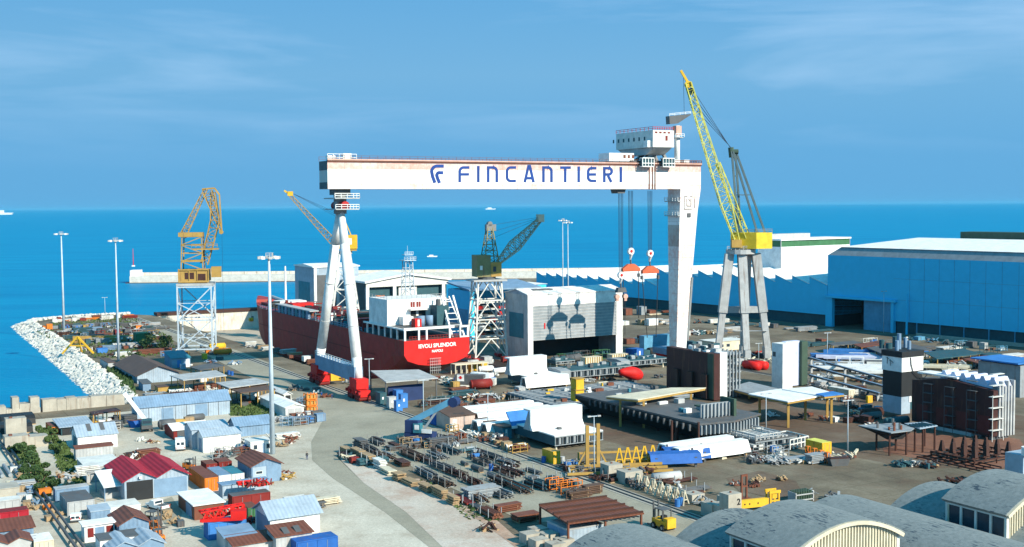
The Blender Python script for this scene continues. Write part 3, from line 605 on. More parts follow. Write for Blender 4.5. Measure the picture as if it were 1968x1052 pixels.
# origin: front-left-bottom corner column on ground
P0=uv(124.5,322.5); 
G=root('gantry_crane','giant white gantry crane spanning the yard, blue lettering on its girder','gantry crane',P0,RG)
ZB,ZT,DP=60.3,68.5,7.5
LG=solve_x(P0,gv,1346)
def girder_mat():
    m=bpy.data.materials.new('girder_paint'); m.use_nodes=True; n=m.node_tree.nodes; l=m.node_tree.links; b=n['Principled BSDF']; b.inputs['Roughness'].default_value=.5
    g=n.new('ShaderNodeNewGeometry'); s=n.new('ShaderNodeSeparateXYZ'); l.new(g.outputs['Position'],s.inputs[0])
    def rng(a,bb,soft=.05):
        r=n.new('ShaderNodeMapRange'); r.inputs[1].default_value=a; r.inputs[2].default_value=bb; l.new(s.outputs[2],r.inputs[0]); return r
    x=n.new('ShaderNodeTexNoise'); x.inputs['Scale'].default_value=.8; x.inputs['Detail'].default_value=8; x.inputs['Roughness'].default_value=.75; l.new(g.outputs['Position'],x.inputs[0])
    x2=n.new('ShaderNodeTexNoise'); x2.inputs['Scale'].default_value=.07; x2.inputs['Detail'].default_value=3; l.new(g.outputs['Position'],x2.inputs[0])
    ad=n.new('ShaderNodeMath'); ad.operation='MULTIPLY_ADD'; l.new(x2.outputs[0],ad.inputs[0]); ad.inputs[1].default_value=.9; l.new(x.outputs[0],ad.inputs[2])
    rr=n.new('ShaderNodeMapRange'); rr.inputs[1].default_value=.82; rr.inputs[2].default_value=1.12; l.new(ad.outputs[0],rr.inputs[0])
    top=rng(66.05,66.1); bot=rng(62.1,62.05)
    tm=n.new('ShaderNodeMath'); tm.operation='MULTIPLY_ADD'; tm.inputs[1].default_value=.45; tm.inputs[2].default_value=.5; l.new(rr.outputs[0],tm.inputs[0])
    t2=n.new('ShaderNodeMath'); t2.operation='MULTIPLY'; l.new(top.outputs[0],t2.inputs[0]); l.new(tm.outputs[0],t2.inputs[1])
    b2=n.new('ShaderNodeMath'); b2.operation='MULTIPLY'; l.new(bot.outputs[0],b2.inputs[0]); l.new(rr.outputs[0],b2.inputs[1])
    b3=n.new('ShaderNodeMath'); b3.operation='MULTIPLY'; l.new(b2.outputs[0],b3.inputs[0]); b3.inputs[1].default_value=.7
    mx_=n.new('ShaderNodeMath'); mx_.operation='MAXIMUM'; l.new(t2.outputs[0],mx_.inputs[0]); l.new(b3.outputs[0],mx_.inputs[1])
    c=n.new('ShaderNodeMixRGB'); l.new(mx_.outputs[0],c.inputs[0]); c.inputs[1].default_value=(.82,.82,.80,1); c.inputs[2].default_value=(.62,.30,.23,1); tcx=n.new('ShaderNodeTexCoord'); sp_=n.new('ShaderNodeSeparateXYZ'); l.new(tcx.outputs['Object'],sp_.inputs[0]); cb=n.new('ShaderNodeCombineXYZ'); l.new(sp_.outputs[0],cb.inputs[0]); l.new(sp_.outputs[2],cb.inputs[1])
    bk=n.new('ShaderNodeTexBrick'); bk.offset=0; bk.inputs['Scale'].default_value=1; bk.inputs['Brick Width'].default_value=5.2; bk.inputs['Row Height'].default_value=4.1; bk.inputs['Mortar Size'].default_value=.05; bk.inputs['Color1'].default_value=(1,1,1,1); bk.inputs['Color2'].default_value=(.9,.9,.89,1); bk.inputs['Mortar'].default_value=(.62,.55,.5,1); l.new(cb.outputs[0],bk.inputs[0])
    m3=n.new('ShaderNodeMixRGB'); m3.blend_type='MULTIPLY'; m3.inputs[0].default_value=1; l.new(c.outputs[0],m3.inputs[1]); l.new(bk.outputs[0],m3.inputs[2])
    mp4=n.new('ShaderNodeMapping'); mp4.inputs['Scale'].default_value=(.9,1,.10); l.new(tcx.outputs['Object'],mp4.inputs[0]); x4=n.new('ShaderNodeTexNoise'); x4.inputs['Scale'].default_value=1; x4.inputs['Detail'].default_value=6; l.new(mp4.outputs[0],x4.inputs[0])
    r4=n.new('ShaderNodeMapRange'); r4.inputs[1].default_value=.60; r4.inputs[2].default_value=.74; r4.inputs[4].default_value=.45; l.new(x4.outputs[0],r4.inputs[0])
    m4=n.new('ShaderNodeMixRGB'); l.new(r4.outputs[0],m4.inputs[0]); l.new(m3.outputs[0],m4.inputs[1]); m4.inputs[2].default_value=(.50,.30,.22,1)
    l.new(m4.outputs[0],b.inputs['Base Color']); return m
GMAT=girder_mat()
MB().box(0,LG,0,DP,ZB,ZT).build('girder',GMAT,G)
for a,b_ in ((ZB,62.3),(65.8,ZT)): MB().box(-.05,-.003,.02,DP-.02,a+.02,b_-.02).build('end_plate','dgrey',G)
MB().box(-.1,LG+.1,-.35,-.003,ZT-.3,ZT+.12).build('top_flange','rust',G); MB().box(-.1,LG+.1,-.6,-.36,ZT+.13,ZT+.55).build('trolley_rail','salmon',G)
MB().rail([(0,-.5,ZT+.13),(LG,-.5,ZT+.13)],1.4,52).build('railing','rust',G); MB().rail([(0,DP+.2,ZT),(LG,DP+.2,ZT)],1.4,52).build('railing','rust',G)
MB().box(.4,2.6,.4,2.6,ZT,ZT+1.6).build('service_box','white',G); MB().box(5,7.5,.2,2.2,ZT,ZT+2.2).build('service_box','white',G)
MB().rail([(.1,.1,ZT),(9,.1,ZT)],2.0,5,.09).build('guard','white',G)
# lettering
def ftp(X,Y): # zoom coords -> girder plane local x,z
    px=800+X/4.4727; py=290+Y/4.4727; d=ray(px,py); nn=gu; t=(P0-CAM).dot(nn)/d.dot(nn); p=CAM+d*t; q_=p-P0; return q_.dot(gv),p.z
def stroke(b,pts,w,closed=False,y=-.08):
    n=len(pts); Lf=[];Rt=[]
    for i,p in enumerate(pts):
        a=Vector(pts[max(0,i-1)]); c=Vector(pts[min(n-1,i+1)]); P=Vector(p)
        d1=(P-a).normalized() if i>0 else (c-P).normalized(); d2=(c-P).normalized() if i<n-1 else d1
        nn=Vector((-(d1+d2).y,(d1+d2).x)).normalized(); k=1/max(.5,nn.dot(Vector((-d1.y,d1.x))))
        Lf.append(P+nn*w/2*k); Rt.append(P-nn*w/2*k)
    vs=[]
    for a,c in zip(Lf,Rt):
        for q_ in (a,c):
            x,z=ftp(*q_); vs.append((x,y,z)); 
    m=len(vs); vs+= [(x,-.004,z) for x,_,z in vs]
    fs=[]
    for i in range(n-1):
        a,b1,c,d=2*i,2*i+1,2*i+3,2*i+2; fs.append((a,b1,c,d)); fs.append((a,d,d+m,a+m)); fs.append((b1,b1+m,c+m,c))
    fs.append((0,m,m+1,1)); fs.append((m-2,m-1,2*m-1,2*m-2)); b.add(vs,fs)
def arc(cx,cy,rx,ry,a0,a1,n=7): return [(cx+rx*math.cos(math.radians(a0+(a1-a0)*i/n)),cy+ry*math.sin(math.radians(a0+(a1-a0)*i/n))) for i in range(n+1)]
SW=22; TOP,BOT=146,271
def letter(name,*strokes,w=SW):
    b=MB()
    for i,s in enumerate(strokes): stroke(b,s,w,y=-.08-.004*i)
    b.build(name,'logo',G)
letter('letter',[(373,271),(373,190)]+arc(407,180,34,36,180,270)+[(456,144)],[(384,203),(453,203)])   # F
letter('letter',[(533,131),(533,271)])
letter('letter',[(618,271),(618,133)],[(629,144),(660,144)]+arc(660,178,32,34,270,360)+[(692,271)])
letter('letter',[(858,144),(815,144)]+arc(812,178,32,34,270,180)+[(780,225)]+arc(812,228,32,32,180,90)+[(856,260)])
letter('letter',[(932,271),(964,133),(976,133),(1008,271)],[(946,236),(994,236)])
letter('letter',[(1093,271),(1093,133)],[(1104,144),(1130,144)]+arc(1130,178,32,34,270,360)+[(1162,271)])
letter('letter',[(1237,145),(1328,145)],[(1280,156),(1280,271)])
letter('letter',[(1396,135),(1396,271)])
letter('letter',[(1548,150),(1508,150)]+arc(1508,182,31,32,270,180)+[(1477,225)]+arc(1508,228,31,31,180,90)+[(1546,259)],[(1488,204),(1545,204)])
letter('letter',[(1616,271),(1616,139)],[(1627,150),(1655,150)]+arc(1655,177,25,27,270,450)+[(1628,204)],[(1648,214),(1676,270)])
letter('letter',[(1758,139),(1758,271)])
letter('emblem',[(236,132),(185,132)]+arc(180,180,48,48,270,180,9)+[(140,222),(160,276)],[(231,189),(200,189)]+arc(198,212,22,24,270,180)+[(184,240),(200,278)],w=27)
# A-frame
AX=4.5; AY=DP/2
def gl(px,py,h=0): p=gp(px,py,h)-P0; return p.dot(gv),p.dot(gu)
f1=(4.2,-14.5); f2=(4.2,23.5)
x1,y1=gl(690,768); x2,y2=gl(614,738)
apex=Vector((5.0,AY,53.5))
fa=Vector((x1,y1,6)); fb=Vector((x2,y2,6))
for f in (fa,fb):
    top=apex+Vector((0,(.9 if f.y>AY else -.9),0)); m1=f.lerp(top,.12); m2=f.lerp(top,.80)
    o=MB().cyl(f,m1,1.1,1.5,14).cyl(m1,m2,1.5,1.4,14).cyl(m2,top,1.4,.95,14).build('leg','white',G,smooth=True)
    r_=MB()
    for tt in (.3,.55): c=f.lerp(top,tt); c2=f.lerp(top,tt+.004); r_.cyl(c,c2,1.6,1.6,14)
    r_.build('flange','lgrey',o)
MB().cyl((5,AY,53),(5,AY,59),1.9,1.9,12).build('pivot','grey',G); MB().box(2.5,7.5,AY-2.2,AY+2.2,58.6,ZB-.003).build('bearing_block','dgrey',G)
MB().cyl((5,-1,55.4),(5,DP+1,55.4),1.3,1.3,12).build('hinge_pin','bogie',G)
for z,a in ((57.4,4.2),(54.2,4.0)):
    MB().box(5-a*.8,5+a,-1.6,DP+1.2,z,z+.35).build('platform','lgrey',G)
    MB().rail([(5-a*.8,-1.5,z+.35),(5+a,-1.5,z+.35),(5+a,DP+1,z+.35)],1.2,4,.1).build('railing','white',G)
MB().beam((x1,y1,7.2),(x2,y2,7.2),2.6,4.2).build('tie_beam','lblue',G)
MB().rail([(x1-1.2,y1,9.3),(x2-1.2,y2,9.3)],1.3,14,.08).build('railing','white',G)
for (x,y) in ((x1,y1),(x2,y2)):
    b=MB(); b.pri([(x-1.8,y-3),(x+1.8,y-3),(x+1.8,y+3),(x-1.8,y+3)],3.4,6.2).box(x-1.5,x+1.5,y-5.4,y-.2,1.4,3.2).box(x-1.5,x+1.5,y+.2,y+5.4,1.4,3.2)
    o=b.build('bogie','red',G); w_=MB()
    for k in (-4.4,-3,-1.6,1.6,3,4.4): w_.cyl((x-1.7,y+k,.95),(x+1.7,y+k,.95),.72,n=10)
    w_.build('wheels','dred',o)
    d_=MB()
    for k in(-5.2,-2.6,2.6,5.2): d_.cyl((x-2.1,y+k,2.4),(x-1.5,y+k,2.4),.5,n=8)
    d_.build('motors','bogie',o)
MB().box(x2+2.4,x2+5.6,y2-4,y2-.6,1.2,4.2).build('drive_cabinet','yellow',G)
# right fixed leg (tapered box)
X0=solve_x(P0,gv,1307.5); W1=LG-X0
def ring(x0,x1,y0,y1,z): return [(x0,y0,z),(x1,y0,z),(x1,y1,z),(x0,y1,z)]
bw=3.4
MB().loft([ring(X0,LG,0.003,DP,ZB-.003),ring(X0-.2,X0+W1*.86,0.1,DP-.3,ZB-7),ring(X0-.5,X0+W1*.62,.6,DP-1.2,30),ring(X0-.6,X0+bw,1.4,DP-2.0,5)]).build('fixed_leg',GMAT,G)
MB().box(X0-2.5,X0+bw+1,-6,13,3.2,5.2).build('sill_beam','lblue',G)
b=MB(); 
for k in (-4,9.5): b.box(X0-2,X0+bw,k-2.4,k+2.4,.7,3.19)
b.build('bogies','red',G)
for z in (ZB-4.3,ZB-9.2):
    MB().box(X0-1.4,X0-.003,-.5,DP,z,z+.3).build('platform','lgrey',G); MB().rail([(X0-1.4,-.4,z+.3),(X0-1.4,DP,z+.3)],1.2,5,.09).build('railing','white',G)
q=random.Random(4); b=MB()   # painted crane outline and small dark plates on the leg
cx=X0+W1*.42
for a,c in (((-2,-.3),(-2,-4.6)),((-2,-4.6),(1.2,-4.6)),((-2,-.3),(-.6,-.3)),((.4,-.3),(1.3,-.3)),((-.9,-1),(-.9,-3.6)),((.8,-1),(.8,-3.4)),((-.9,-3.6),(.9,-3.6)),((2.3,-1),(2.3,-4.4)),((-.2,-1.2),(.4,-2))):
    b.beam((cx+a[0],-.02,ZB-2.2+a[1]),(cx+c[0],-.02,ZB-2.2+c[1]),.04,.22)
b.build('painted_mark','dgrey',G)
MB().box(cx-.7,cx+.7,-.1,.25,ZB-9.6,ZB-8.2).build('vent','dgrey',G)
MB().beam((X0+W1*.62,.5,30),(X0+bw+.6,1.4,8),.7,.5).build('ladder','grey',G)
# machinery on top
def gx(px): return solve_x(P0,gv,px)
xa,xb=gx(1187),gx(1262)
K=ZT
MB().box(gx(1173),gx(1220),.4,7,K+.9,K+3.7).build('lower_house','white',G)
b=MB()
for k in range(3): x=gx(1200+k*8); b.box(x,x+.9,.32,.397,K+2,K+3.1)
b.build('lower_windows','rust',G)
# upper house: long, set across the girder
yf=-4.5; Pf=P0+gu*yf; hx0=solve_x(Pf,gv,1255); hx1=solve_x(Pf,gv,1295); yb=yf+abs(solve_x(P0+gu*yf+gv*hx0,gu,1185))
Ho=MB().box(hx0,hx1,yf,yb,K+5.6,K+11.2).build('machine_house','offwhite',G)
b=MB()
for k in range(4): x=hx0+.8+k*1.7; b.box(x,x+.9,yf-.1,yf-.003,K+10.2,K+10.7)
b.box(hx0+5,hx0+5.8,yf-.1,yf-.003,K+7.8,K+9.4); b.build('windows','dred',Ho)
b=MB()
for k in range(7): b.box(hx0-.1,hx0-.003,yf+4.5+k*3.2,yf+5.3+k*3.2,K+8,K+9.2)
b.build('side_windows','dteal',Ho)
MB().rail([(hx1,yf+.1,K+11.2),(hx0,yf+.1,K+11.2),(hx0,yb,K+11.2)],1.1,9,.08).build('railing','bogie',Ho)
MB().exx([(yf+2,K+4.6),(yf+.2,K+5.59),(yb-.2,K+5.59),(yb-5,K+3.2),(yf+5,K+3.2)],hx0+.6,hx1-.6).build('house_skirt','lgrey',Ho)
MB().box(hx0-1.5,hx0-.003,yf+1,yf+3.4,K+5.6,K+7.8).build('side_cabin','white',Ho)
b=MB().beam((gx(1232),1,K+.6),(gx(1256),1,K+3.4),.9).beam((gx(1286),1,K+.6),(gx(1275),1,K+4.6),.9).beam((gx(1232),6,K+.6),(gx(1256),6,K+3.4),.9).beam((gx(1284),6,K+.6),(gx(1275),6,K+4),.9).beam((gx(1256),3,K+.6),(gx(1262),3,K+4),2.5); b.build('trolley_legs','grey',G)
MB().box(gx(1212),gx(1292),-.2,7.8,K+.56,K+1.3).build('trolley_deck','dgrey',G)
for a in (1227,1266):
    c0,c1=gx(a),gx(a+22); o=MB().box(c0,c1,-2.6,-.7,K-.9,K-.6).box(c0,c1,-2.6,-.7,K+1.9,K+2.2).build('trolley_cabin','white',G)
    MB().box(c0+.3,c1-.3,-2.3,-.8,K-.6,K+1.9).build('cabin_glass','dteal',o); f=MB()
    for k in range(5): x=c0+(c1-c0)*k/4; f.box(x-.1,x+.1,-2.62,-2.4,K-.6,K+1.9)
    f.box(c0,c1,-2.64,-2.4,K+.2,K+.45); f.build('cabin_frame','white',o)
for px in (1300,1318): MB().box(gx(px),gx(px)+2.2,1,4,K,K+1.8).build('winch_box','white',G)
MB().rail([(gx(1296),-.4,K),(LG,-.4,K),(LG,7,K)],1.4,5,.09).build('railing','rust',G)
# mast with small slewing jib on top
mxp=gx(1313)
MB().cyl((mxp,3.7,K),(mxp,3.7,K+13.5),.95,.95,10).build('mast','white',G,smooth=True); MB().cyl((mxp,3.7,K+9.3),(mxp,3.7,K+9.6),2.2,2.2,10).build('mast_platform','lgrey',G)
MB().rail([(mxp-1.8,2,K+9.6),(mxp+1.8,2,K+9.6)],1.1,3,.08).build('railing','white',G)
MB().box(mxp-1.1,mxp+1.1,2.6,4.8,K+10.4,K+13.4).build('slewing_cab','salmon',G)
MB().ext([(mxp-4.0,K+16.6),(mxp+4.9,K+17.6),(mxp+4.9,K+17.2),(mxp-.5,K+14.2),(mxp-3.8,K+13.9)],2.6,4.8).build('jib','dgrey',G)
MB().rail([(mxp-4,2.6,K+16.6),(mxp+4.9,2.6,K+17.6)],.8,4,.07).build('railing','white',G)
# hoist ropes, hooks, spreaders
def hook(px,py,sz=.78,arms=None,col='white'):
    x=gx(px); p=P0+gv*x+gu*4; hz=solve_z(p,py); 
    for k in (-.8,-.3,.3,.8): MB().cyl((x+k*1.3,4+k*.4,ZB-.5),(x+k*.8,4,hz+2),.09,n=4).build('hoist_rope','rope',G)
    o=MB().cyl((x,3.5,hz+1.2),(x,4.5,hz+1.2),1.5*sz,n=14).cyl((x,3.6,hz+.4),(x,4.4,hz-1.6),.9*sz,.4*sz,8).build('hook_block',col,G)
    MB().cyl((x,3.4,hz+1.2),(x,4.6,hz+1.2),.7*sz,n=10).build('sheave','bogie',o)
    MB().cyl((x,4,hz-1.6),(x,4,hz-2.8),.28,n=6).cyl((x,4,hz-2.8),(x+.8,4,hz-3.6),.28,.2,n=6).build('hook','dgrey',o)
    return x,hz
def spreader(x,hz,w,col,drops,lab='lifting_beam'):
    o=MB().ext([(x-w,hz-5.6),(x+w,hz-5.6),(x+w,hz-4.6),(x+1.2,hz-3.1),(x-1.2,hz-3.1),(x-w,hz-4.6)],3.4,4.6).build(lab,col,G)
    for dx,dz,ex in drops:
        MB().cyl((x+dx,4,hz-5.6),(x+dx+ex,4,hz-5.6-dz),.13,n=4).build('sling','black',o); MB().box(x+dx-.35,x+dx+.35,3.6,4.4,hz-7.6,hz-6.4).build('shackle','dgrey',o)
x,hz=hook(1225,490); spreader(x,hz,3.5,'sored',[(-3,12,0),(3.2,16,0)])
x,hz=hook(1262,494); spreader(x,hz,3.3,'sored',[(-3.3,22,2.2),(3.3,22,-.8)])
x,hz=hook(1206,536); b=MB().ext([(x-1.9,hz-4.6),(x+1.9,hz-4.6),(x+1.4,hz-3),(x-1.4,hz-3)],3.2,4.8).build('lower_block','dgrey',G)
for dx in(-1.6,1.6): MB().cyl((x+dx,3.4,hz-6),(x+dx,4.6,hz-6),.9,n=8).box(x+dx-.5,x+dx+.5,3.5,4.5,hz-7.5,hz-6.5).build('hook_block','salmon',b); MB().cyl((x+dx,4,hz-7.5),(x+dx,4,hz-19),.1,n=4).build('sling','black',b)
MB().ext([(gx(1191),ZB-.003),(gx(1208),ZB-.003),(gx(1206),ZB-1.4),(gx(1193),ZB-1.4)],1.5,5.5).build('rope_guide','dgrey',G)
b=MB()
for px in (1247,1253,1258): b.box(gx(px),gx(px)+.25,-.3,-.1,ZB-.2,K-.4)
b.build('rope_channel','rust',G)
# ================= SHIP =================
SV,SU=159.0,346.0
SH=root('ship','large red tanker ship on the slipway, bright red stern with white name','ship',uv(SV,SU),30)
BM=24.0; LS=186
def hullring(y,wd,top,bot,fl,cx=BM/2,n=8):
    # from left top down round to right top
    pts=[]; h=wd/2
    pts.append((cx-h,y,top)); pts.append((cx-h*(1-fl*.15),y,top*.55+bot*.45))
    pts.append((cx-h*(1-fl*.4),y,bot+3.0)); pts.append((cx-h*(.75-fl*.5),y,bot+.6)); pts.append((cx-h*(.45-fl*.3),y,bot))
    pts+= [(2*cx-a,b_,c) for a,b_,c in pts[::-1]]; return pts
DK=11.2
rings=[]
for y,wd,top,bot,fl in ((0,24,DK,2.6,0.25),(10,24,DK,-1,.2),(24,24,DK,-6,.1),(40,24,DK,-8,0),(130,24,DK,-8,0),(150,22,DK+.3,-8,.35),(165,16.5,DK+.4,-8,.7),(172,12.5,DK+.8,-7.9,.9),(172.5,12.2,DK+2.0,-7.9,.9),(182,5.5,DK+2.2,-7.2,1.1),(188,1.0,DK+2.6,-3,.9)):
    r_=hullring(y,wd,top,bot,fl)
    if y==0: # transom: curved bottom
        r_=[(0,0,DK),(0,0,6.5),(1.2,0,4.6),(5,0,3.2),(9,0,2.6),(15,0,2.6),(19,0,3.2),(22.8,0,4.6),(24,0,6.5),(24,0,DK)]
    rings.append(r_)
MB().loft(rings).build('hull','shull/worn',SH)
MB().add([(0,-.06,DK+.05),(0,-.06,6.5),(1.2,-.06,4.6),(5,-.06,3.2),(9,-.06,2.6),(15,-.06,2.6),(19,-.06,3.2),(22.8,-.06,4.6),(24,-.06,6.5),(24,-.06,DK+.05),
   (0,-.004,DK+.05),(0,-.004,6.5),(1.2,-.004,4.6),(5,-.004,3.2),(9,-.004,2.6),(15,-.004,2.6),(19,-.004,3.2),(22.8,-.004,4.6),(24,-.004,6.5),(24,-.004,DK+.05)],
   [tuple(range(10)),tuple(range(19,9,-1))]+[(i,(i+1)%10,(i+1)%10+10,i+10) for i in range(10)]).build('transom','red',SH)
def text(s,size,x,z,y,par,m,bold=.03,name='lettering',rx=90,sx=1):
    c=bpy.data.curves.new('t','FONT'); c.body=s; c.size=size; c.offset=bold; c.extrude=.03; c.align_x='CENTER'
    o=bpy.data.objects.new('t',c); S.collection.objects.link(o); bpy.context.view_layer.update()
    me=bpy.data.meshes.new_from_object(o.evaluated_get(bpy.context.evaluated_depsgraph_get())); bpy.data.objects.remove(o)
    me.materials.clear(); me.materials.append(mat(m))
    n=bpy.data.objects.new(name,me); S.collection.objects.link(n); n.parent=par; n.location=(x,y,z); n.rotation_euler=(math.radians(rx),0,0); n.scale=(sx,1,1); return n
text('IEVOLI SPLENDOR',1.75,12,8.6,-.1,SH,'white',.05,sx=.98); text('NAPOLI',1.15,12,6.95,-.1,SH,'white',.04)
b=MB()
for k in range(6): b.box(8.8+k*.7,8.9+k*.7,-1.2,-1.1,0,5.2)
for k in range(5): b.box(8.7,12.8,-1.25,-1.05,1+k,1.1+k)
b.build('scaffold','lgrey',SH)
MB().box(.3,23.7,.3,150,DK,DK+.05).build('deck','dgrey',SH)
# poop open frame
f=MB(); 
for x in (0.2,5.2,8,16.5): f.box(x,x+.6,.1,.7,DK+.05,DK+3.4)
for y in range(6,34,5): f.box(.2,.7,y,y+.5,DK+.05,DK+3.4)
f.box(0,18.5,0.05,.75,DK+3.4,DK+4.2); f.box(0,.6,.751,34,DK+3.41,DK+3.9); f.build('poop_frame','white',SH); MB().box(20.5,24,.05,.75,DK+3.4,DK+4.0).box(20.5,21,.1,.7,DK+.05,DK+3.4).box(23.4,24,.1,.7,DK+.05,DK+3.4).box(20.5,24,.05,.75,DK+.05,DK+.5).build('stern_frame','white',SH)
MB().box(.61,24,.8,33,DK+3.4,DK+3.9).build('poop_deck','dgrey',SH)
MB().rail([(2,.2,DK),(20,.2,DK)],1.3,16,.09).build('stern_railing','dred',SH)
# superstructure
z=DK+3.9
AC=MB().box(.4,22.6,14,29.5,z,z+8.7).build('accommodation','white',SH)
MB().box(-.0,24,15.5,25,z+11,z+13.3).build('bridge_deck','white',AC) if False else None
MB().rail([(.4,14.1,z+8.7),(22.5,14.1,z+8.7)],1.2,12,.08).build('railing','lgrey',AC); MB().rail([(.4,14,z+8.7),(.4,29,z+8.7)],1.2,6,.08).build('railing','lgrey',AC)
for a in (9,9.9,11.2,12.1): MB().box(a,a+.7,13.9,13.997,z+5.8,z+7.6).build('window','dred',AC)
for a,b_ in ((9,11),(12,14.6)): MB().box(a,b_,13.9,13.997,z+2.6,z+4.6).build('opening','black',AC)
MB().box(8,15,11.5,13.9,z+4.9,z+5.3).build('gallery','offwhite',AC); MB().box(4.6,8.4,10.5,13.9,z+.2,z+3).build('lower_house','white',AC); MB().box(8.5,14,10.5,13.9,z+.1,z+2.8).build('lower_recess','dgrey',AC)
MB().box(15,19.5,6,11,z,z+6.5).build('funnel','dteal',SH); MB().cyl((16.5,8,z+6.5),(16.5,8,z+8.6),.8,n=10).build('exhaust','dgrey',SH)
for x in (9.5,12.6): MB().cyl((x,7,z),(x,7,z+3.4),1.3,n=12).build('tank','lblue',SH,smooth=True)
MB().box(5.5,7.8,3,6,z,z+2.8).build('red_locker','red',SH); MB().box(6.4,7.1,2.95,2.997,z+.4,z+2.6).build('locker_stripe','white',SH)
# free-fall boat davit frame (white leaning)
for x in (18.2,22.6):
    MB().beam((x,1,DK+.1),(x,9,z+9.5),.55).beam((x,4,z-.2),(x,12,z+9),.4).build('davit_arm','white',SH)
b=MB()
for k in range(6): b.beam((18.2,2+k*1.3,DK+2+k*1.9),(22.6,2+k*1.3,DK+2+k*1.9),.25)
b.build('davit_rung','white',SH)
for k in range(3): MB().box(19.5,24,14.5+k*.01,20,z+1+3.3*k,z+1.3+3.3*k).build('side_balcony','white',SH)
# main deck clutter
q=random.Random(11)
MB().box(1,23,40,44,DK,DK+4).build('deck_house','dred',SH); MB().box(6,18,58,66,DK,DK+4).build('manifold_house','rust',SH)
for k in range(95):
    y=q.uniform(30,150); x=q.uniform(.5,20); c=q.choice(['dred','dgrey','hull','dark','teal','dteal','lgrey','rust','drust','dgrey','white','dark']); a=q.uniform(.6,4); hh=q.uniform(.8,3.4)
    if q.random()<.3: MB().cyl((x,y,DK),(x,y,DK+hh*1.4),.35,n=7).build('vent_pipe',c,SH)
    else: MB().box(x,x+a,y,y+q.uniform(.6,2.6),DK,DK+hh).build('deck_fitting',c,SH)
for k in range(12):
    y=36+k*9.5; MB().box(.8,23,y,y+.5,DK+2.2,DK+2.6).box(.8,1.1,y,y+.5,DK,DK+2.19).box(22.6,22.9,y,y+.5,DK,DK+2.19).build('pipe_gantry','dgrey' if k%2 else 'dred',SH)
MB().box(-.04,-.004,24,150,4.2,4.6).build('hull_stripe','dred',SH)
for x in (8,9.5,11,12.5,14): MB().cyl((x,42,DK+2.5),(x,150,DK+2.5),.3,n=6).build('deck_pipe',q.choice(['rust','lgrey','dred']),SH)
MB().rail([(.3,36,DK),(.3,150,DK)],1.4,40,.1).build('railing','lblue',SH)
for k in range(9): MB().box(.2,1.2,90+k*4.2,92.2+k*4.2,DK-.02,DK+3).build('side_frame','teal' if k%2 else 'lblue',SH)
MB().box(.2,4,88,130,DK+3,DK+3.4).build('walkway','lgrey',SH)
MB().box(4,13,118,124,DK,DK+4).build('fore_house','red',SH)
MB().box(5,19,150,163,DK,DK+1.6).build('forecastle','dred',SH); MB().box(6,18,140,149,DK,DK+3.2).build('bow_house','white',SH)
MB().cyl((12,150,DK),(12,150,DK+18),.5,.35,8).build('foremast','white',SH); MB().cyl((12,150,DK+2),(13,172,DK+3),1.0,.8,8).build('bow_crane','lgrey',SH)
MB().cyl((.1,160,5.5),(-1.6,160,5.5),.9,n=8).build('anchor','yellow',SH)
# keel blocks
b=MB()
for k in range(30): b.box(8,16,6+k*5.5,8+k*5.5,-9 if k>0 else -9,-8.0 if k>3 else (-4 if k>1 else -1.4))
b.build('keel_blocks','concrete',SH)
# ================= TOWER CRANES =================
def mpp(p): return (p-CAM).dot(_f)/F     # metres per pixel at p
def up(p,py): return solve_z(p,py)
# ---- right yellow crane on grey legs
c0=gp(1428,690); s=mpp(c0); H=lambda y:up(c0,y)
Cx=lambda px:(px-1428)*s
t=root('slewing_crane','tall yellow lattice boom crane with yellow cab on grey concrete-coloured legs','tower crane',c0,0)
zt=H(488)
for (bx,by,tx,ty) in ((-9,-1,-5.2,-1),(0,-6,-1.0,-2.2),(8.8,1,4.4,0),(1.5,7,1.6,2.4)):
    ka=Vector((bx,by,4)); kb=Vector((tx,ty,zt)); km=ka.lerp(kb,.38)
    MB().beam(ka,km,2.2).beam(km,kb,3.0).build('leg','lgrey/worn',t)
MB().box(-9,8.5,-1.2,1.2,10,10.01).box(-7.5,7,-.6,.8,16.5,18.8).build('cross_beam','lgrey',t)
MB().box(-10,-8,-3,2,0,4).box(-1,1,-9,-4,0,4).box(7.6,9.8,-1,4,0,4).box(.5,2.5,5,10,0,4).build('bogie','lgrey',t)
MB().cyl((-1,0,zt),(-1,0,zt+1.6),5.2,5.2,16).build('turntable','lgrey',t)
MB().rail([(-6.5,-4,zt+1.6),(5,-4,zt+1.6)],1.2,8,.1).build('railing','lgrey',t)
z1=zt+1.9
cab=MB(); 
a=math.radians(-32); ca,sa=math.cos(a),math.sin(a)
def cabp(x,y): return (x*ca-y*sa, x*sa+y*ca)
xr=Cx(1479); 
cab.pri([(-4.8,-1.2),(3.4,-5.6),(xr,-3.2),(5,4),(-3,5)],z1,H(447)).build('machine_cab','cyellow',t)
MB().box(-5,-1.5,-4.6,-2,z1+.5,z1+3.2).build('operator_cabin','ochre',t)
MB().box(3.8,8.2,-4.95+1.2,-4.8+1.2,z1+3,z1+3.4).build('plate','yellow',t)
zc=H(447); 
MB().rail([(-4,-2,zc),(3,-5,zc),(xr,-3,zc)],1.2,4,.1).build('railing','grey',t)
bt=Vector((Cx(1320),-2,H(160))); bb=Vector((Cx(1414),-3,z1+2))
o=MB().lattice(bb,bb.lerp(bt,.25),1.4,3.6,5,.22,.1,face=(0,1,0)).lattice(bb.lerp(bt,.25),bt,3.6,2.0,16,.22,.1,face=(0,1,0)).build('boom','lyellow',t)
b=MB().lattice(bb.lerp(bt,.0)+Vector((3.5,0,2)),bb.lerp(bt,.5)+Vector((1.6,0,0)),1.6,1.6,9,.16,.08,face=(0,1,0)); b.build('boom_stay','lyellow',t)
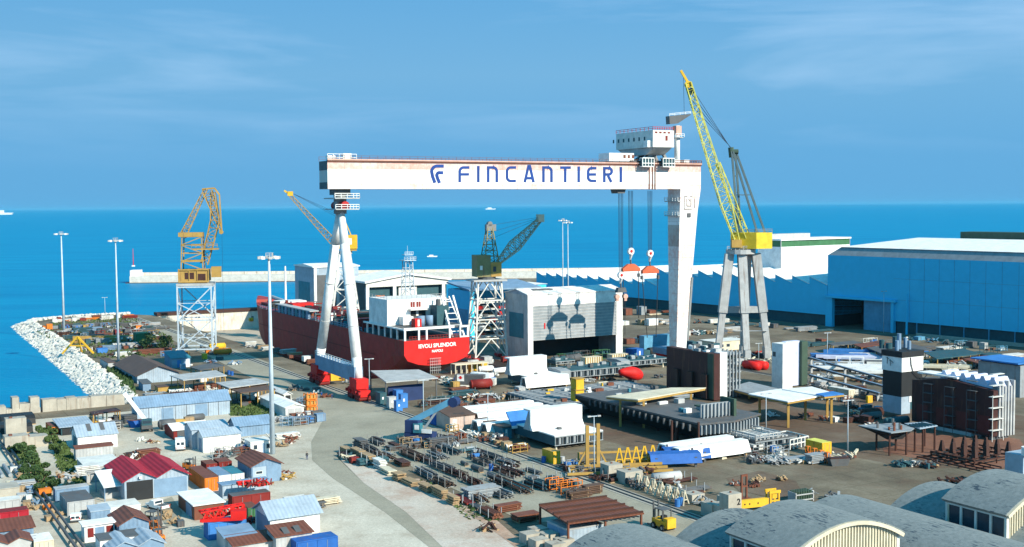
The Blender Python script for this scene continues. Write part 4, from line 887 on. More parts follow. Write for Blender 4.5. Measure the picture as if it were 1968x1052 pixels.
MB().beam(bt,(Cx(1306),-2,H(136)),1.0,.8).cyl(bt+Vector((0,-.6,-.6)),bt+Vector((0,.6,-.6)),1.3,n=10).build('boom_head','yellow',o)
MB().cyl(bt+Vector((1,-.5,-3)),bt+Vector((1,.5,-3)),1.2,n=10).build('sheave','dgreen',o)
at=H(292)
b=MB().beam((Cx(1403),-2,at),(Cx(1416),-2,zc),.7).beam((Cx(1413),1,at),(Cx(1424),1,zc),.7).beam((Cx(1405),-2,at),(Cx(1452),-2,zc),.7).beam((Cx(1414),1,at),(Cx(1470),1,zc),.7)
for k in (.3,.5,.7): 
    p1=Vector((Cx(1403),-2,at)).lerp(Vector((Cx(1416),-2,zc)),k); p2=Vector((Cx(1413),1,at)).lerp(Vector((Cx(1424),1,zc)),k); b.beam(p1,p2,.3)
b.beam((Cx(1414),0,H(375)),(Cx(1440),0,H(375)),.3); b.build('a_frame','stay',t)
MB().cyl((Cx(1400),-1,at),(Cx(1416),-1,at),.9,n=8).cyl((Cx(1402),-1,at+1.5),(Cx(1404),-1,at-2),1,n=8).build('sheaves','dgreen',t)
b=MB()
for k in range(4): b.cyl(bt+Vector((.6,k*.5-.8,-1-2*k)),(Cx(1406+k*2),k*.6-1,at),.1,n=4)
b.build('luffing_ropes','rope',t)
b=MB().cyl((Cx(1311),-2,H(150)),(Cx(1313),-2,H(224)),.08,n=4); b.build('hoist_rope','rope',t)
# ---- left old jib crane
c0=gp(380,678); s=mpp(c0); H=lambda y:up(c0,y); Cx=lambda px:(px-380)*s
t=root('jib_crane','old yellow and rust crane with folded double lattice jib on a grey lattice tower','tower crane',c0,8)
zt=H(548); w=6.2
b=MB(); 
for (x,y) in ((-w,-w),(w,-w),(w,w),(-w,w)): b.beam((x,y,1.2),(x,y,zt),.55)
for lv in (zt-.4,zt*.5,2): 
    for p,q_ in (((-w,-w),(w,-w)),((w,-w),(w,w)),((w,w),(-w,w)),((-w,w),(-w,-w))): b.beam((*p,lv),(*q_,lv),.5)
for p,q_ in (((-w,-w),(w,-w)),((w,-w),(w,w)),((w,w),(-w,w)),((-w,w),(-w,-w))):
    b.beam((*p,2),(*q_,zt*.5),.4); b.beam((*q_,zt*.5),(*p,zt*.75),.3); b.beam((*p,zt*.5),(*q_,zt-.5),.4); b.beam((*p,zt*.75),(*q_,zt*.75),.25); b.beam((*p,zt*.25),(*q_,zt*.25),.25); b.beam((*q_,2),(*p,zt*.3),.25)
b.build('tower','pole/worn',t)
for x in(-w,w):
    for y in(-w,w): MB().box(x-1,x+1,y-2,y+2,.2,1.4).build('bogie','dgrey',t)
MB().box(-w-.3,w+.3,-w-.3,w+.3,zt,zt+.9).build('tower_head','lgrey',t)
hc=H(518)
MB().box(-5.8,5.0,-4,5,zt+1.5,hc).build('machine_house','ochre/worn',t); b=MB()
for x in (-5.9,-2,1,5.05): b.box(x-.15,x+.15,-4.3,-4.003,zt+1.2,hc+.4)
b.box(-5.9,5.2,-4.4,-4.1,hc-.2,hc+.3).box(-5.9,5.2,-4.4,-4.1,zt+1.2,zt+1.8).build('house_frame','ochre/worn',t)
MB().box(-3.6,-.2,-4.1,-4.003,zt+2.5,hc-1).box(1.2,4,-4.1,-4.003,zt+2,hc-1.5).build('dark_opening','drust',t)
MB().box(6,9.5,-3,0,zt+3,zt+7).build('operator_cabin','ochre',t)
# upper frame
b=MB(); z2=H(455)
for (x,y) in ((-5,-3),(3,-3),(3,3.5),(-5,3.5)): b.beam((x,y,hc),(x*.9,y*.9,z2),.4)
for k in range(5):
    z=hc+(z2-hc)*k/4; b.beam((-5,-3,z),(3,-3,z),.28); b.beam((-5,3,z),(3,3,z),.28); 
    if k<4: b.beam((-5 if k%2 else 3,-3,z),(3 if k%2 else -5,-3,z+(z2-hc)/4),.28)
b.build('upper_frame','ochre',t)
MB().box(-5.8,3,-3.2,3,z2,z2+1.6).build('counterweight','ochre/worn',t); MB().box(-1,8.5,-3,2.5,z2-5,z2-4.5).build('gallery','ochre/worn',t)
MB().rail([(-1,-3,z2-4),(8.5,-3,z2-4)],1.2,6,.1).build('railing','ochre',t)
MB().box(-4.6,3,-3.2,2,z2-9.5,z2-8.8).build('gallery','ochre',t)
ap=Vector((Cx(402),0,H(364)))
MB().lattice((3.2,0,hc+2),(Cx(418),0,H(425)),2.6,3.2,6,.2,.12,face=(0,1,0)).lattice((Cx(418),0,H(425)),(Cx(415),0,H(370)),3.2,1.6,5,.2,.1,face=(0,1,0)).build('jib','ochre/worn',t)
MB().lattice((-4.6,0,z2),ap,2.4,1.2,12,.16,.09,face=(0,1,0)).build('back_mast','ochre/worn',t)
MB().beam(ap,(Cx(395),0,H(366)),.6).beam((Cx(395),0,H(364)),(Cx(418),0,H(362)),.6).beam((Cx(418),0,H(362)),(Cx(427),0,H(375)),.6).build('jib_head','ochre',t)
MB().lattice((Cx(405),0,H(368)),(Cx(429),0,H(446)),3.4,.6,8,.2,.1,face=(0,1,0)).beam((Cx(427),0,H(375)),(Cx(430),0,H(446)),.5).cyl((Cx(429),-.6,H(447)),(Cx(429),.6,H(447)),.8,n=8).build('fly_jib','ochre',t)
MB().cyl((Cx(430),0,H(448)),(Cx(430),0,H(640)),.06,n=4).build('hoist_rope','rope',t)
# ---- crane behind A frame
c0=gp(665,628); s=mpp(c0); H=lambda y:up(c0,y); Cx=lambda px:(px-665)*s
t=root('slewing_crane','orange yellow crane behind the white A-frame with its lattice jib raised to the left','tower crane',c0,12)
b=MB(); zt=H(484)
for x,y in ((-7,-5),(6.5,-5),(6.5,5),(-7,5)): b.beam((x,y,1),(x*.35,y*.35,zt-1),.8)
for k in (.25,.5,.75):
    f_=1-.65*k; P_=[(x*f_,y*f_,k*zt) for x,y in ((-7,-5),(6.5,-5),(6.5,5),(-7,5))]
    for i in range(4): b.beam(P_[i],P_[(i+1)%4],.4)
    f2_=1-.65*(k-.25); Q_=[(x*f2_,y*f2_,(k-.25)*zt) for x,y in ((-7,-5),(6.5,-5),(6.5,5),(-7,5))]
    for i in range(4): b.beam(Q_[i],P_[(i+1)%4],.35)
b.build('tower','offwhite',t); MB().box(-7.5,8,-5.5,5.5,.2,1.6).build('bogie','bogie',t)
MB().cyl((0,0,zt-1),(0,0,zt+.4),3.4,n=12).build('turntable','lgrey',t)
MB().box(0,Cx(688),-3,3,H(478),H(452)).build('machine_house','yellow',t); MB().box(1.2,3.0,-3.1,-3.003,H(470),H(458)).build('window','white',t); MB().box(.5,Cx(687),-2.6,3,zt+.4,H(478)).build('counterweight','ochre',t)
MB().box(-4,-.5,-2.5,2,H(478),H(462)).build('operator_cabin','ochre',t)
MB().beam((0,0,H(470)),(Cx(662),0,H(415)),.8).beam((3,0,H(453)),(Cx(662),0,H(415)),.4).beam((Cx(660),-1,H(470)),(Cx(657),-1,H(412)),1.3).build('a_frame','yellow',t)
bt=Vector((Cx(561),0,H(372))); bb=Vector((Cx(655),0,H(478)))
MB().lattice(bb,bt,3.4,1.2,15,.2,.11,face=(0,1,0)).build('jib','ochre',t); MB().beam(bt,(Cx(553),0,H(366)),1,.8).box(bt.x-.5,bt.x+2,-1,1,bt.z-1,bt.z+1).build('jib_head','yellow',t)
b=MB()
for k in range(3): b.cyl((bt.x+2,k*.5-.5,bt.z),(Cx(657),k*.5,H(412)-k),.08,n=4)
b.build('luffing_ropes','rope',t)
# ---- green grey crane
c0=gp(937,690); s=mpp(c0); H=lambda y:up(c0,y); Cx=lambda px:(px-937)*s
t=root('jib_crane','grey green crane with long lattice jib on a white lattice tower beside the hangar','tower crane',c0,20)
zt=H(540); b=MB(); B4=((-6.2,-5),(5.8,-5),(5.8,5),(-6.2,5))
def lv(k): f_=1-.28*k; return [Vector((x*f_,y*f_,1+k*(zt-1))) for x,y in B4]
for i in range(4): b.beam(lv(0)[i],lv(1)[i],.55)
for k in range(4):
    A_,B_=lv(k/4),lv((k+1)/4)
    for i in range(4):
        j=(i+1)%4; b.beam(B_[i],B_[j],.4); m_=(B_[i]+B_[j])/2; b.beam(A_[i],m_,.35); b.beam(A_[j],m_,.35)
b.build('tower','offwhite',t)
for x,y in B4: MB().box(x-.8,x+.8,y-2,y+2,.2,1.2).build('bogie','bogie',t)
MB().box(-6.5,6,-5,5,zt,zt+.6).build('tower_head','lgrey',t); MB().cyl((0,0,zt+.6),(0,0,zt+1.6),3.2,n=12).build('turntable','dgrey',t)
MB().box(Cx(912),Cx(940),-3,3,zt+1.6,H(490)).build('machine_house','olive/worn',t); MB().box(Cx(918),Cx(923),-3.1,-3.003,H(518),H(510)).build('window','white',t)
MB().box(Cx(940),Cx(961),-3.2,3,zt+1.6,H(504)).build('operator_cabin','ochre',t); MB().box(Cx(944),Cx(950),-3.3,-3.203,H(522),H(512)).build('cabin_window','glass',t)
m0=Vector((Cx(943),0,H(504))); m1=Vector((Cx(943),0,H(436)))
MB().lattice(m0,m1,5.4,1.6,6,.22,.12,face=(0,1,0)).build('mast','olive',t); MB().box(m1.x-1.4,m1.x+2.2,-1,1,m1.z-1.5,m1.z+.8).cyl((m1.x,-1,m1.z+1),(m1.x,1,m1.z+1),.9,n=8).build('mast_head','grey',t)
j0=Vector((Cx(960),0,H(506))); j1=Vector((Cx(1046),0,H(424)))
jm=j0.lerp(j1,.4); MB().lattice(j0,jm,1.4,4,6,.22,.12,face=(0,1,0),d0=1.4,d1=3).lattice(jm,j1,4,1.4,10,.22,.12,face=(0,1,0),d0=3,d1=1.4).build('jib','cgreen',t)
MB().box(j1.x-.9,j1.x+1.4,-1.2,1.2,j1.z-.8,j1.z+2).build('jib_head','cream',t)
b=MB()
for k in range(3): b.cyl((m1.x+.5,k*.5-.5,m1.z+.5-k*2.5),(j1.x,k*.5-.5,j1.z+1-k*.3),.07,n=4)
b.build('luffing_ropes','rope',t)
# ================= HANGAR =================
C,w,d,h=fit(972,1015,698,1196,568)
t=root('hangar','white hangar with a big grey louvred door half raised, hook shadows falling on it','hangar',C,30); rise=1.6
k=2.4; dz=up(C,590)
MB().box(0,.5,0,d,0,h).box(w-.5,w,0,d,0,h).box(.5,w-.5,d-.5,d,0,h).build('wall','hgrey/corr',t)
MB().box(-.05,k*.85,-.12,-.003,0,h-.01).box(w-k*1.2,w+.05,-.12,-.003,0,h-.01).box(k*.85,w-k*1.2,-.12,.45,dz,h-.02).build('front_frame','white',t)
MB().exx([(-.4,h),(d*.5,h+rise),(d+.4,h),(d+.4,h+.3),(d*.5,h+rise+.3),(-.4,h+.3)],-.4,w+.4).build('roof','white/worn',t)
MB().exx([(-.1,h),(d/2,h+rise),(d+.1,h)],0,w).build('gable','pblue',t)
MB().box(-.08,-.003,3,13,h*.35,h*.72).build('side_door','teal',t)
MB().box(w*.12,w*.32,4,7,h+.9,h+1.6).build('roof_hatch','dgrey',t)
zb=up(C,656)
o=MB().box(k*.85,w-k*1.2,.1,.3,zb,dz).build('louvred_door','steel',t); b=MB()
n=11
for i in range(n): z=zb+(dz-zb)*i/n; b.box(k*.85,w-k*1.2,-.02,.098,z,z+.22)
b.build('slat','lgrey',o); MB().box(k*.85+4.6,k*.85+5.1,-.12,-.03,zb+4,zb+6).build('sign','red',o)
MB().box(-.15,w,-.6,0.6,-.0,.9).build('sill','white',t) if False else None
b=MB(); q=random.Random(8)
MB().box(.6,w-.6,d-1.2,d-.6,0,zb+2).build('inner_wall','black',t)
def ribtable(label,xl,xc,yc,xr,yt,m='dteal',rib='steel',name='hull_section',cat='hull block',z0=0,rz=30,n=12,open_=('f',),top=None,legs=True,group=None,dims=None,lh=1.6):
    C=gp(xc,yc); v,u=dirs(rz); w=abs(solve_x(C,v,xr)); d=abs(solve_x(C,u,xl)); h=solve_z(C,yt)
    if dims: w,d,h=[a if a else b for a,b in zip(dims,(w,d,h))]
    t=root(name,label,cat,C,rz,group)
    z1=lh if legs else 0
    MB().box(0,w,0,d,h-.25,h).build('deck_plate',top or m,t)
    MB().box(.0,.15,.01,d,z1,h-.253).box(0.2,w-.1,d-.2,d,z1,h-.253).box(.2,w-.2,1.4,d-.3,z1,z1+.15).box(.2,w-.1,1.35,1.5,z1+.2,h-.253).build('plating',m,t)
    b=MB(); k_=max(4,int(w/1.1)) if n is None else n
    for i in range(k_): x=.15+(w-.35)*i/(k_-1); b.box(x,x+.14,-.05,1.3,z1,h-.26)
    for i in range(k_-1): 
        x=.15+(w-.35)*i/(k_-1); g_=(w-.35)/(k_-1)
        if i%2: b.box(x+g_*.35,x+g_*.72,.2,.4,z1+.25,h-.5)
    b.box(0,w,-.08,.1,h-.5,h-.27).box(0,w,-.08,.1,z1,z1+.15).build('ribs',rib,t)
    if legs:
        for i in range(max(2,int(w/8)+1)):
            for y in (1,d-1): 
                x=1+(w-2)*i/max(1,int(w/8)); MB().cyl((x,y,0),(x,y,z1),.35,.15,6).build('trestle','cream',t)
    return t,w,d,h
# ================= HALLS =================
hx=(-math.sin(math.radians(35.5)),math.cos(math.radians(35.5)))
RH=35.5; hv,hu=dirs(RH)
P1=gp(1590,627); Hh=32
# local frame: x = away from yard (+v), y = along wall away from camera
LN=190
O=P1-hu*LN
t=root('assembly_hall','huge pale blue hall with white roof and a dark doorway on the right','assembly hall',O,RH)
dw=LN-abs(solve_x(P1,-hu,1716)); dw2=LN-3
MB().box(0,120,0,dw,5,Hh).box(0,120,dw2,LN,5,Hh).box(0.003,120,dw,dw2,13.2,Hh-.01).build('wall_cladding','clad',t)
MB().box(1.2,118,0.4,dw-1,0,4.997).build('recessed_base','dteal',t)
MB().box(-.9,1.0,dw2-.2,LN+.4,0,13).box(-.9,1.0,dw-.8,dw+.6,0,13).box(-1.6,1,dw-2,LN+1,13,13.9).build('door_portal','clad',t)
MB().box(.3,.6,dw,dw+(dw2-dw)*.48,0,13).build('sliding_door','tblue',t)
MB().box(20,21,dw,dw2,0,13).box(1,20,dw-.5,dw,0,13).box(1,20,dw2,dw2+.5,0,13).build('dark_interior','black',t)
MB().loft([[(0,0,Hh),(120,0,Hh),(120,LN,Hh),(0,LN,Hh)],[(3,-1,Hh+3.6),(117,-1,Hh+3.6),(117,LN-5,Hh+3.6),(3,LN-5,Hh+3.6)]]).build('clerestory','steel',t)
MB().ext([(2.4,Hh+3.65),(117.6,Hh+3.65),(60,Hh+6.6)],-2,LN-4.4).build('roof','white/roofc',t)
MB().ext([(70,Hh+6.2),(80,Hh+6.2),(80,Hh+9.4),(70,Hh+9.4)],-2,LN-20).build('ridge_vent','dgreen',t)
b=MB()
for k_ in range(14): b.box(-.5,-.02,k_*11,k_*11+.3,0,5)
b.build('column','tblue',t)
b=MB()
for k_ in range(int(dw/7)): b.box(-.04,-.004,k_*7,k_*7+.12,5.05,Hh-.1)
for z in (14,23): b.box(-.035,-.004,0,dw-.1,z,z+.1)
b.build('panel_joints','tblue',t)
MB().cyl((-1.6,dw-8,0),(-1.6,dw-8,17),.5,.3,6).build('drain_stack','clad',t)
MB().box(-5,-4.2,5,dw-15,0,1.4).build('low_wall','concrete',t)
# saw-tooth halls
def saw(label,pxl,pxr,Hs,nt,depth,drop,light='clad'):
    y1_=abs(solve_x(P1,hu,pxl)); y0_=abs(solve_x(P1,hu,pxr)) if pxr<1590 else .2
    t=root('sawtooth_hall',label,'workshop hall',P1+hu*y0_,RH); Ls=y1_-y0_
    T=Ls/nt; prof=[(0,5),(0,Hs-drop)]
    prof=[(0,5)]
    for i in range(nt): prof+=[(i*T,Hs),(i*T+.01,Hs-drop)] if False else [(i*T,Hs-drop),((i+1)*T,Hs)]+([((i+1)*T,Hs-drop)] if i<nt-1 else [])
    prof=[(0,5)]+[(i*T+a,z) for i in range(nt) for a,z in ((0.0,Hs-drop),(T-.02,Hs))]+[(Ls,5)]
    MB().exx(prof,0,depth-.4).build('wall_cladding',light,t)
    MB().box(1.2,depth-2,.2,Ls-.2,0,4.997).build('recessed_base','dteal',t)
    b=MB()
    for i in range(nt):
        b.add([(-.25,i*T,Hs-drop+.06),(depth,i*T,Hs-drop+.06),(depth,i*T+T-.02,Hs+.06),(-.25,i*T+T-.02,Hs+.06),(-.25,i*T,Hs-drop+.3),(depth,i*T,Hs-drop+.3),(depth,i*T+T-.02,Hs+.3),(-.25,i*T+T-.02,Hs+.3)],[(0,3,2,1),(4,5,6,7),(0,1,5,4),(1,2,6,5),(2,3,7,6),(3,0,4,7)])
    b.build('roof','white/roofc',t)
    if nt>12:
        MB().box(-1.3,-.003,6,Ls*.45,3.8,5.2).build('canopy','tblue',t)
    return t,Ls
saw('long blue hall with tall saw-tooth roof behind the yellow crane',1262,1590,21.8,11,90,3.4)
saw('lower blue hall with small saw-tooth roof, farther left behind the white hangar',1031,1262,15.3,11,110,3.0)
c=P1+hu*20+hv*45
t=root('roof_block','white upper building with green window band rising behind the saw-tooth roof','building',gp(1500,600)+Vector((0,0,0)),RH)
C=gp(1500,597); t.location=C; w=abs(solve_x(C,hv,1632)); h=up(C,463); d=abs(solve_x(C,hu,1478))
MB().box(0,w,0,d+8,0,up(C,475)).build('wall','white',t); MB().box(.2,w-.2,.2,d+8,up(C,475),h).build('window_band','green',t); MB().box(-.6,w+.6,-.6,d+8.6,h,h+.8).build('roof','white/roofc',t)
MB().box(2,w*.6,d+1,d+7,h+.8,h+3.2).build('roof_monitor','lgrey',t)
b=MB()
for k_ in range(2): b.box(-.1,.3,-.1+k_*w,.3,0,h)
MB().box(w-.2,w+.1,-.1,.2,0,h).box(-.1,.25,-.1,.19,0,h).build('downpipe','lgrey',t)
# ================= BUILDINGS BEHIND SHIP =================
C,w,d,h=fit(568,604,612,690,515); 
t=root('boat_hall','blue grey hall with white flat roof standing behind the white A-frame','hall',C,30)
MB().box(0,w,0,d,0,h).build('wall','pblue/corr',t); MB().exx([(-.6,h+.003),(d+.6,h+.003),(d+.6,h+.5),(d*.5,h+1.6),(-.6,h+.5)],-.6,w+.6).build('roof','white',t)
MB().box(-.08,-.003,d*.2,d*.8,h*.28,h*.7).build('side_door','teal',t); MB().box(.2,w*.06,-.3,-.003,0,h).box(w*.5,w*.56,-.3,-.003,0,h).build('column','white',t); MB().box(w*.07,w*.49,-.1,-.004,0,h*.85).build('door','dgrey',t)
C,w,d,h=fit(685,704,618,862,545)
t=root('canopy_hall','wide open hall with pale gabled roof on white columns behind the ship funnel','hall',C,30)
MB().box(0.5,w,2,d+14,0,h).build('wall','dteal',t); MB().ext([(-1,h),(w*.5,h+3.4),(w+1,h),(w+1,h+.9),(w*.5,h+4.3),(-1,h+.9)],-1.5,d+16).build('roof','white',t)
MB().ext([(0,h-2),(w,h-2),(w,h-.003),(w*.5,h+3.3),(0,h-.003)],-.3,.2).build('fascia','offwhite',t)
for k_ in (0,.32,.92): MB().box(w*k_,w*k_+1.6,-.4,.9,0,h-2).build('column','white',t)
MB().box(w*.13,w*.23,1,1.9,h*.58,h*.66).box(w*.13,w*.15,1,1.9,h*.5,h*.58).box(w*.21,w*.23,1,1.9,h*.5,h*.58).build('orange_beam','orange',t); MB().box(w*.4,w*.62,1,1.9,0,h*.85).build('stored_plate','offwhite/worn',t)
C,w,d,h=fit(690,704,640,862,600)
t=root('low_workshop','low teal workshop with a row of pale windows behind the accommodation block','workshop',C,30)
MB().box(0,w,0,7,0,h).build('wall','teal',t); MB().box(-.3,w+.3,-.3,7.3,h+.003,h+.3).build('roof','dteal',t)
for k_ in range(7): 
    if k_ not in (3,): MB().box(w*(.05+k_*.135),w*(.13+k_*.135),-.1,-.003,h*.35,h*.75).build('window','lblue',t)
C,w,d,h=fit(862,904,655,985,560); 
t=root('paint_hall','blue hall with pale sloping roof between the ship and the white lattice tower','hall',C,30)
MB().box(0,2,0,d,0,h).box(2,w+14,d-1,d,0,h).build('wall','clad',t); MB().exx([(-.5,h),(d+.5,h+2.2),(d+.5,h+2.8),(-.5,h+.6)],-.5,w+14).build('roof','lblue',t); MB().box(-.1,-.003,2,d-1,h*.2,h*.62).build('side_door','tblue',t)
o=MB()
for k_ in range(6): o.box(2.4,w+10,2,d-2,.6+k_*h*.14,1.0+k_*h*.14)
o.build('shelf','offwhite',t); q=random.Random(31)
for k_ in range(22):
    x=q.uniform(2.5,w+4); z=1.0+q.randrange(5)*h*.14; MB().box(x,x+q.uniform(1,3),1.6,4,z,z+q.uniform(.5,1.7)).build('stored_part',q.choice(['white','red','rust','offwhite','ochre','dgrey','lgrey']),t)
# pale roofs behind hangar
for a in ((905,920,600,1050,552,'white','low hall with a pale flat roof behind the lattice tower'),(1040,1052,590,1100,566,'lblue','small grey blue building between the hangar and the saw-tooth hall')):
    shed(a[6],a[0],a[1],a[2],a[3],a[4],'clad',a[5],ridge='flat',over=.5,name='hall',cat='hall',dims=(None,18,None))
# lattice beacon tower
C=gp(785,640); h=up(C,488)
t=root('signal_tower','slim pale blue lattice tower with a railed platform behind the ship','lattice tower',C,30)
MB().lattice((0,0,0),(0,0,h-3),5.6,3.2,10,.22,.12,face=(0,1,0)).build('mast','pole',t)
MB().box(-2.8,2.8,-2.8,2.8,h-3,h-2.7).build('platform','pole',t); MB().rail([(-2.8,-2.8,h-2.7),(2.8,-2.8,h-2.7),(2.8,2.8,h-2.7)],1.4,4,.1).build('railing','pole',t)
MB().box(-2,2,-1.6,1.6,h-.6,h-.3).rail([(-2,-1.6,h-.3),(2,-1.6,h-.3)],1.2,4,.1).cyl((0,0,h),(0,0,h+3.5),.1,n=5).build('upper_platform','pole',t)
# ---------------- lamp masts ----------------
def mast(px,py,pt,label,head=2.2,r=.35,name='lamp_mast',group=None,m='pole'):
    C=gp(px,py); h=up(C,pt); t=root(name,label,'lamp mast',C,20,group)
    MB().cyl((0,0,0),(0,0,h),r,r*.42,10).build('pole',m,t,smooth=True)
    if head>1.5:
        MB().cyl((0,0,h-.2),(0,0,h+.15),head*.55,n=12).build('head_ring','lgrey',t)
        for i in range(8):
            a=i*PI/4; x,y=math.cos(a)*head,math.sin(a)*head; MB().box(x-.4,x+.4,y-.3,y+.3,h-.35,h+.25).build('floodlight','white' if i%2 else 'lgrey',t)
        MB().rail([(-.8,-.8,h+.1),(.8,-.8,h+.1),(.8,.8,h+.1)],.9,2,.07).build('guard','lgrey',t)
    else:
        MB().box(-head,head,-.08,.08,h-.1,h+.05).build('arm',m,t)
        for x in(-head,head): MB().box(x-.35,x+.35,-.2,.2,h-.15,h+.12).build('lamp_head','lgrey',t)
    return t
mast(524,873,495,'tall lamp mast standing in front of the sheds, nearest and thickest one',2.1,.62)
mast(123,642,450,'tall lamp mast near the rocks, leftmost in the yard',2.6,.6)
mast(228,694,463,'tall lamp mast beside the brown roofed shed',2.2,.5)
mast(1092,600,428,'lamp mast right of a pair rising behind the white hangar',2.2,.45)
mast(1082,590,424,'lamp mast left of a pair rising behind the white hangar',2.2,.4)
for a in ((710,745,690,'short lamp post beside the right foot of the white A-frame'),(814,803,731,'white lamp post between blue cabins and the blue mobile crane'),(938,832,757,'lamp post beside the low container with the striped roof'),(1290,742,713,'pale lamp post in front of the brown hull block'),
 (1458,690,660,'lamp post at the foot of the yellow crane'),(1472,826,757,'thin lamp post in front of the white plate sheets'),(1629,869,770,'thin lamp post in the open brown yard on the right'),(1142,912,800,'white pole beside the yellow scaffold frame'),(202,605,572,'small lamp post on the far shore of the left yard'),(1698,640,560,'thin post against the big hall by its door'),(1590,690,640,'lamp post beside the white beam stacks')):
    mast(*a[:3],a[3],1.1,.16,'lamp_post')
# ships far out at sea
def boat(px,py,label,s,rz=0,name='ship',cat='ship'):
    C=gp(px,py,-3); t=root(name,label,cat,C,rz)
    MB().ext([(-s*.5,0),(s*.45,0),(s*.5,s*.09),(-s*.52,s*.09)],-s*.08,s*.08).build('hull','white',t); MB().box(-s*.3,s*.1,-s*.05,s*.05,s*.09,s*.2).build('cabin','white',t)
boat(831,494,'small white motor boat moving on the sea beyond the breakwater',12,5,'motor_boat','boat')
boat(943,403,'white ship far away on the horizon above the grey green crane',170,5)
boat(3,413,'pale ship at the left edge on the horizon',250,5)
# ================= BARREL VAULT ROOFS (near right) =================
def barrel(label,v,u0,u1,zf,zc,hw,raised=False):
    t=root('vaulted_shed',label,'vaulted shed',uv(v,u0),30,'barrel vaulted sheds'); D=u1-u0; n=16
    def arcp(r_,off=0): return [(-(hw+off)*math.cos(PI*i/n) if False else -(hw+off)+2*(hw+off)*i/n, zf+(zc-zf)*(1-((2*i/n-1)**2))+off) for i in range(n+1)]
    in_=arcp(0); ou=arcp(0,.45)
    b=MB(); poly=in_+ou[::-1]
    N_=len(in_)
    for i in range(N_-1):
        a0,a1,b0,b1=in_[i],in_[i+1],ou[i],ou[i+1]
        b.add([(a0[0],0,a0[1]),(a1[0],0,a1[1]),(b1[0],0,b1[1]),(b0[0],0,b0[1]),(a0[0],D,a0[1]),(a1[0],D,a1[1]),(b1[0],D,b1[1]),(b0[0],D,b0[1])],[(0,1,2,3),(4,7,6,5),(3,2,6,7),(0,4,5,1)]+([(0,3,7,4)] if i==0 else [])+([(1,5,6,2)] if i==N_-2 else []))
    b.build('roof',vault,t)
    zb=5.2 if raised else 0
    for s_ in (-1,1):
        x=s_*(hw-.5); 
        if raised:
            MB().box(min(x,x-s_*.3),max(x,x-s_*.3),.5,D-.5,zb,zf).build('window_band','glass',t)
            b=MB(); nn=4
            for k_ in range(nn+1): y=.3+(D-.9)*k_/nn; b.box(x-.25,x+.25,y,y+.35,zb,zf)
            b.box(x-.2,x+.2,.3,D-.3,zf-.35,zf-.02).build('window_frame','offwhite',t)
        else: MB().box(min(x,x-s_*.3),max(x,x-s_*.3),.4,D-.4,0,zf).build('side_wall','offwhite/worn',t)
    g_=[(x*.97,z-.02) for x,z in in_]; f=MB().ext([(-hw*.97,zb)]+g_+[(hw*.97,zb)],.5,.8); f.build('gable','slat',t)
    MB().ext([(-hw*.97,zb)]+g_+[(hw*.97,zb)],D-.8,D-.5).build('gable','slat',t)
    b=MB()
    if raised:
        for k_ in range(34):
            x=-hw+1+(2*hw-2)*k_/33; z=zf+(zc-zf)*(1-(x/hw)**2)-.15; b.box(x-.1,x+.1,.3,.497,zb,z)
        b.build('gable_ribs','cream',t)
        b=MB(); 
        for i in range(N_-1):
            a0,a1,b0,b1=in_[i],in_[i+1],ou[i],ou[i+1]
            b.beam((a0[0],-.15,a0[1]+.1),(a1[0],-.15,a1[1]+.1),.3,.5)
        b.build('rim','cream',t)
vault=bpy.data.materials.new('vault_roofing'); vault.use_nodes=True; n=vault.node_tree.nodes; l=vault.node_tree.links; b=n['Principled BSDF']; b.inputs['Roughness'].default_value=.8
g=n.new('ShaderNodeNewGeometry'); x=n.new('ShaderNodeTexNoise'); x.inputs['Scale'].default_value=1.3; x.inputs['Detail'].default_value=9; x.inputs['Roughness'].default_value=.8; l.new(g.outputs['Position'],x.inputs[0])
r=n.new('ShaderNodeValToRGB'); l.new(x.outputs[0],r.inputs[0]); r.color_ramp.elements[0].color=(.11,.135,.135,1); r.color_ramp.elements[1].color=(.25,.275,.27,1); r.color_ramp.elements[0].position=.3; r.color_ramp.elements[1].position=.7
tcn=n.new('ShaderNodeTexCoord'); mpn=n.new('ShaderNodeMapping'); mpn.inputs['Scale'].default_value=(2.6,.5,1); l.new(tcn.outputs['Object'],mpn.inputs[0])
x=n.new('ShaderNodeTexNoise'); x.inputs['Scale'].default_value=1.1; x.inputs['Detail'].default_value=5; x.inputs['Roughness'].default_value=.7; l.new(mpn.outputs[0],x.inputs[0])
x3=n.new('ShaderNodeTexNoise'); x3.inputs['Scale'].default_value=.16; l.new(g.outputs['Position'],x3.inputs[0])
ma=n.new('ShaderNodeMath'); ma.operation='MULTIPLY_ADD'; l.new(x3.outputs[0],ma.inputs[0]); ma.inputs[1].default_value=.5; l.new(x.outputs[0],ma.inputs[2])
r2=n.new('ShaderNodeValToRGB'); l.new(ma.outputs[0],r2.inputs[0]); r2.color_ramp.elements[0].position=.855; r2.color_ramp.elements[1].position=.895
mi=n.new('ShaderNodeMixRGB'); l.new(r2.outputs[0],mi.inputs[0]); l.new(r.outputs[0],mi.inputs[1]); mi.inputs[2].default_value=(.03,.05,.07,1); l.new(mi.outputs[0],b.inputs['Base Color'])
barrel('low grey barrel vaulted roof, leftmost at the bottom edge',97,60,138.8,4.5,8,10)
barrel('low grey barrel vaulted roof behind the raised vault with cream slatted gable',116.5,60,137,4.5,8,10)
barrel('long grey barrel vaulted roof running down between the two raised vaults',136.8,60,134.5,4.5,8,10)
barrel('low grey barrel vaulted roof behind the raised vault with side windows',157,60,132.7,4.5,8,10)
barrel('raised barrel vault with a cream slatted gable at the bottom, left of two',116.5,111.6,124.6,9,12,10.2,True)
barrel('raised barrel vault with dark side windows at the right edge',157,110,121.5,9,12.2,10.2,True)
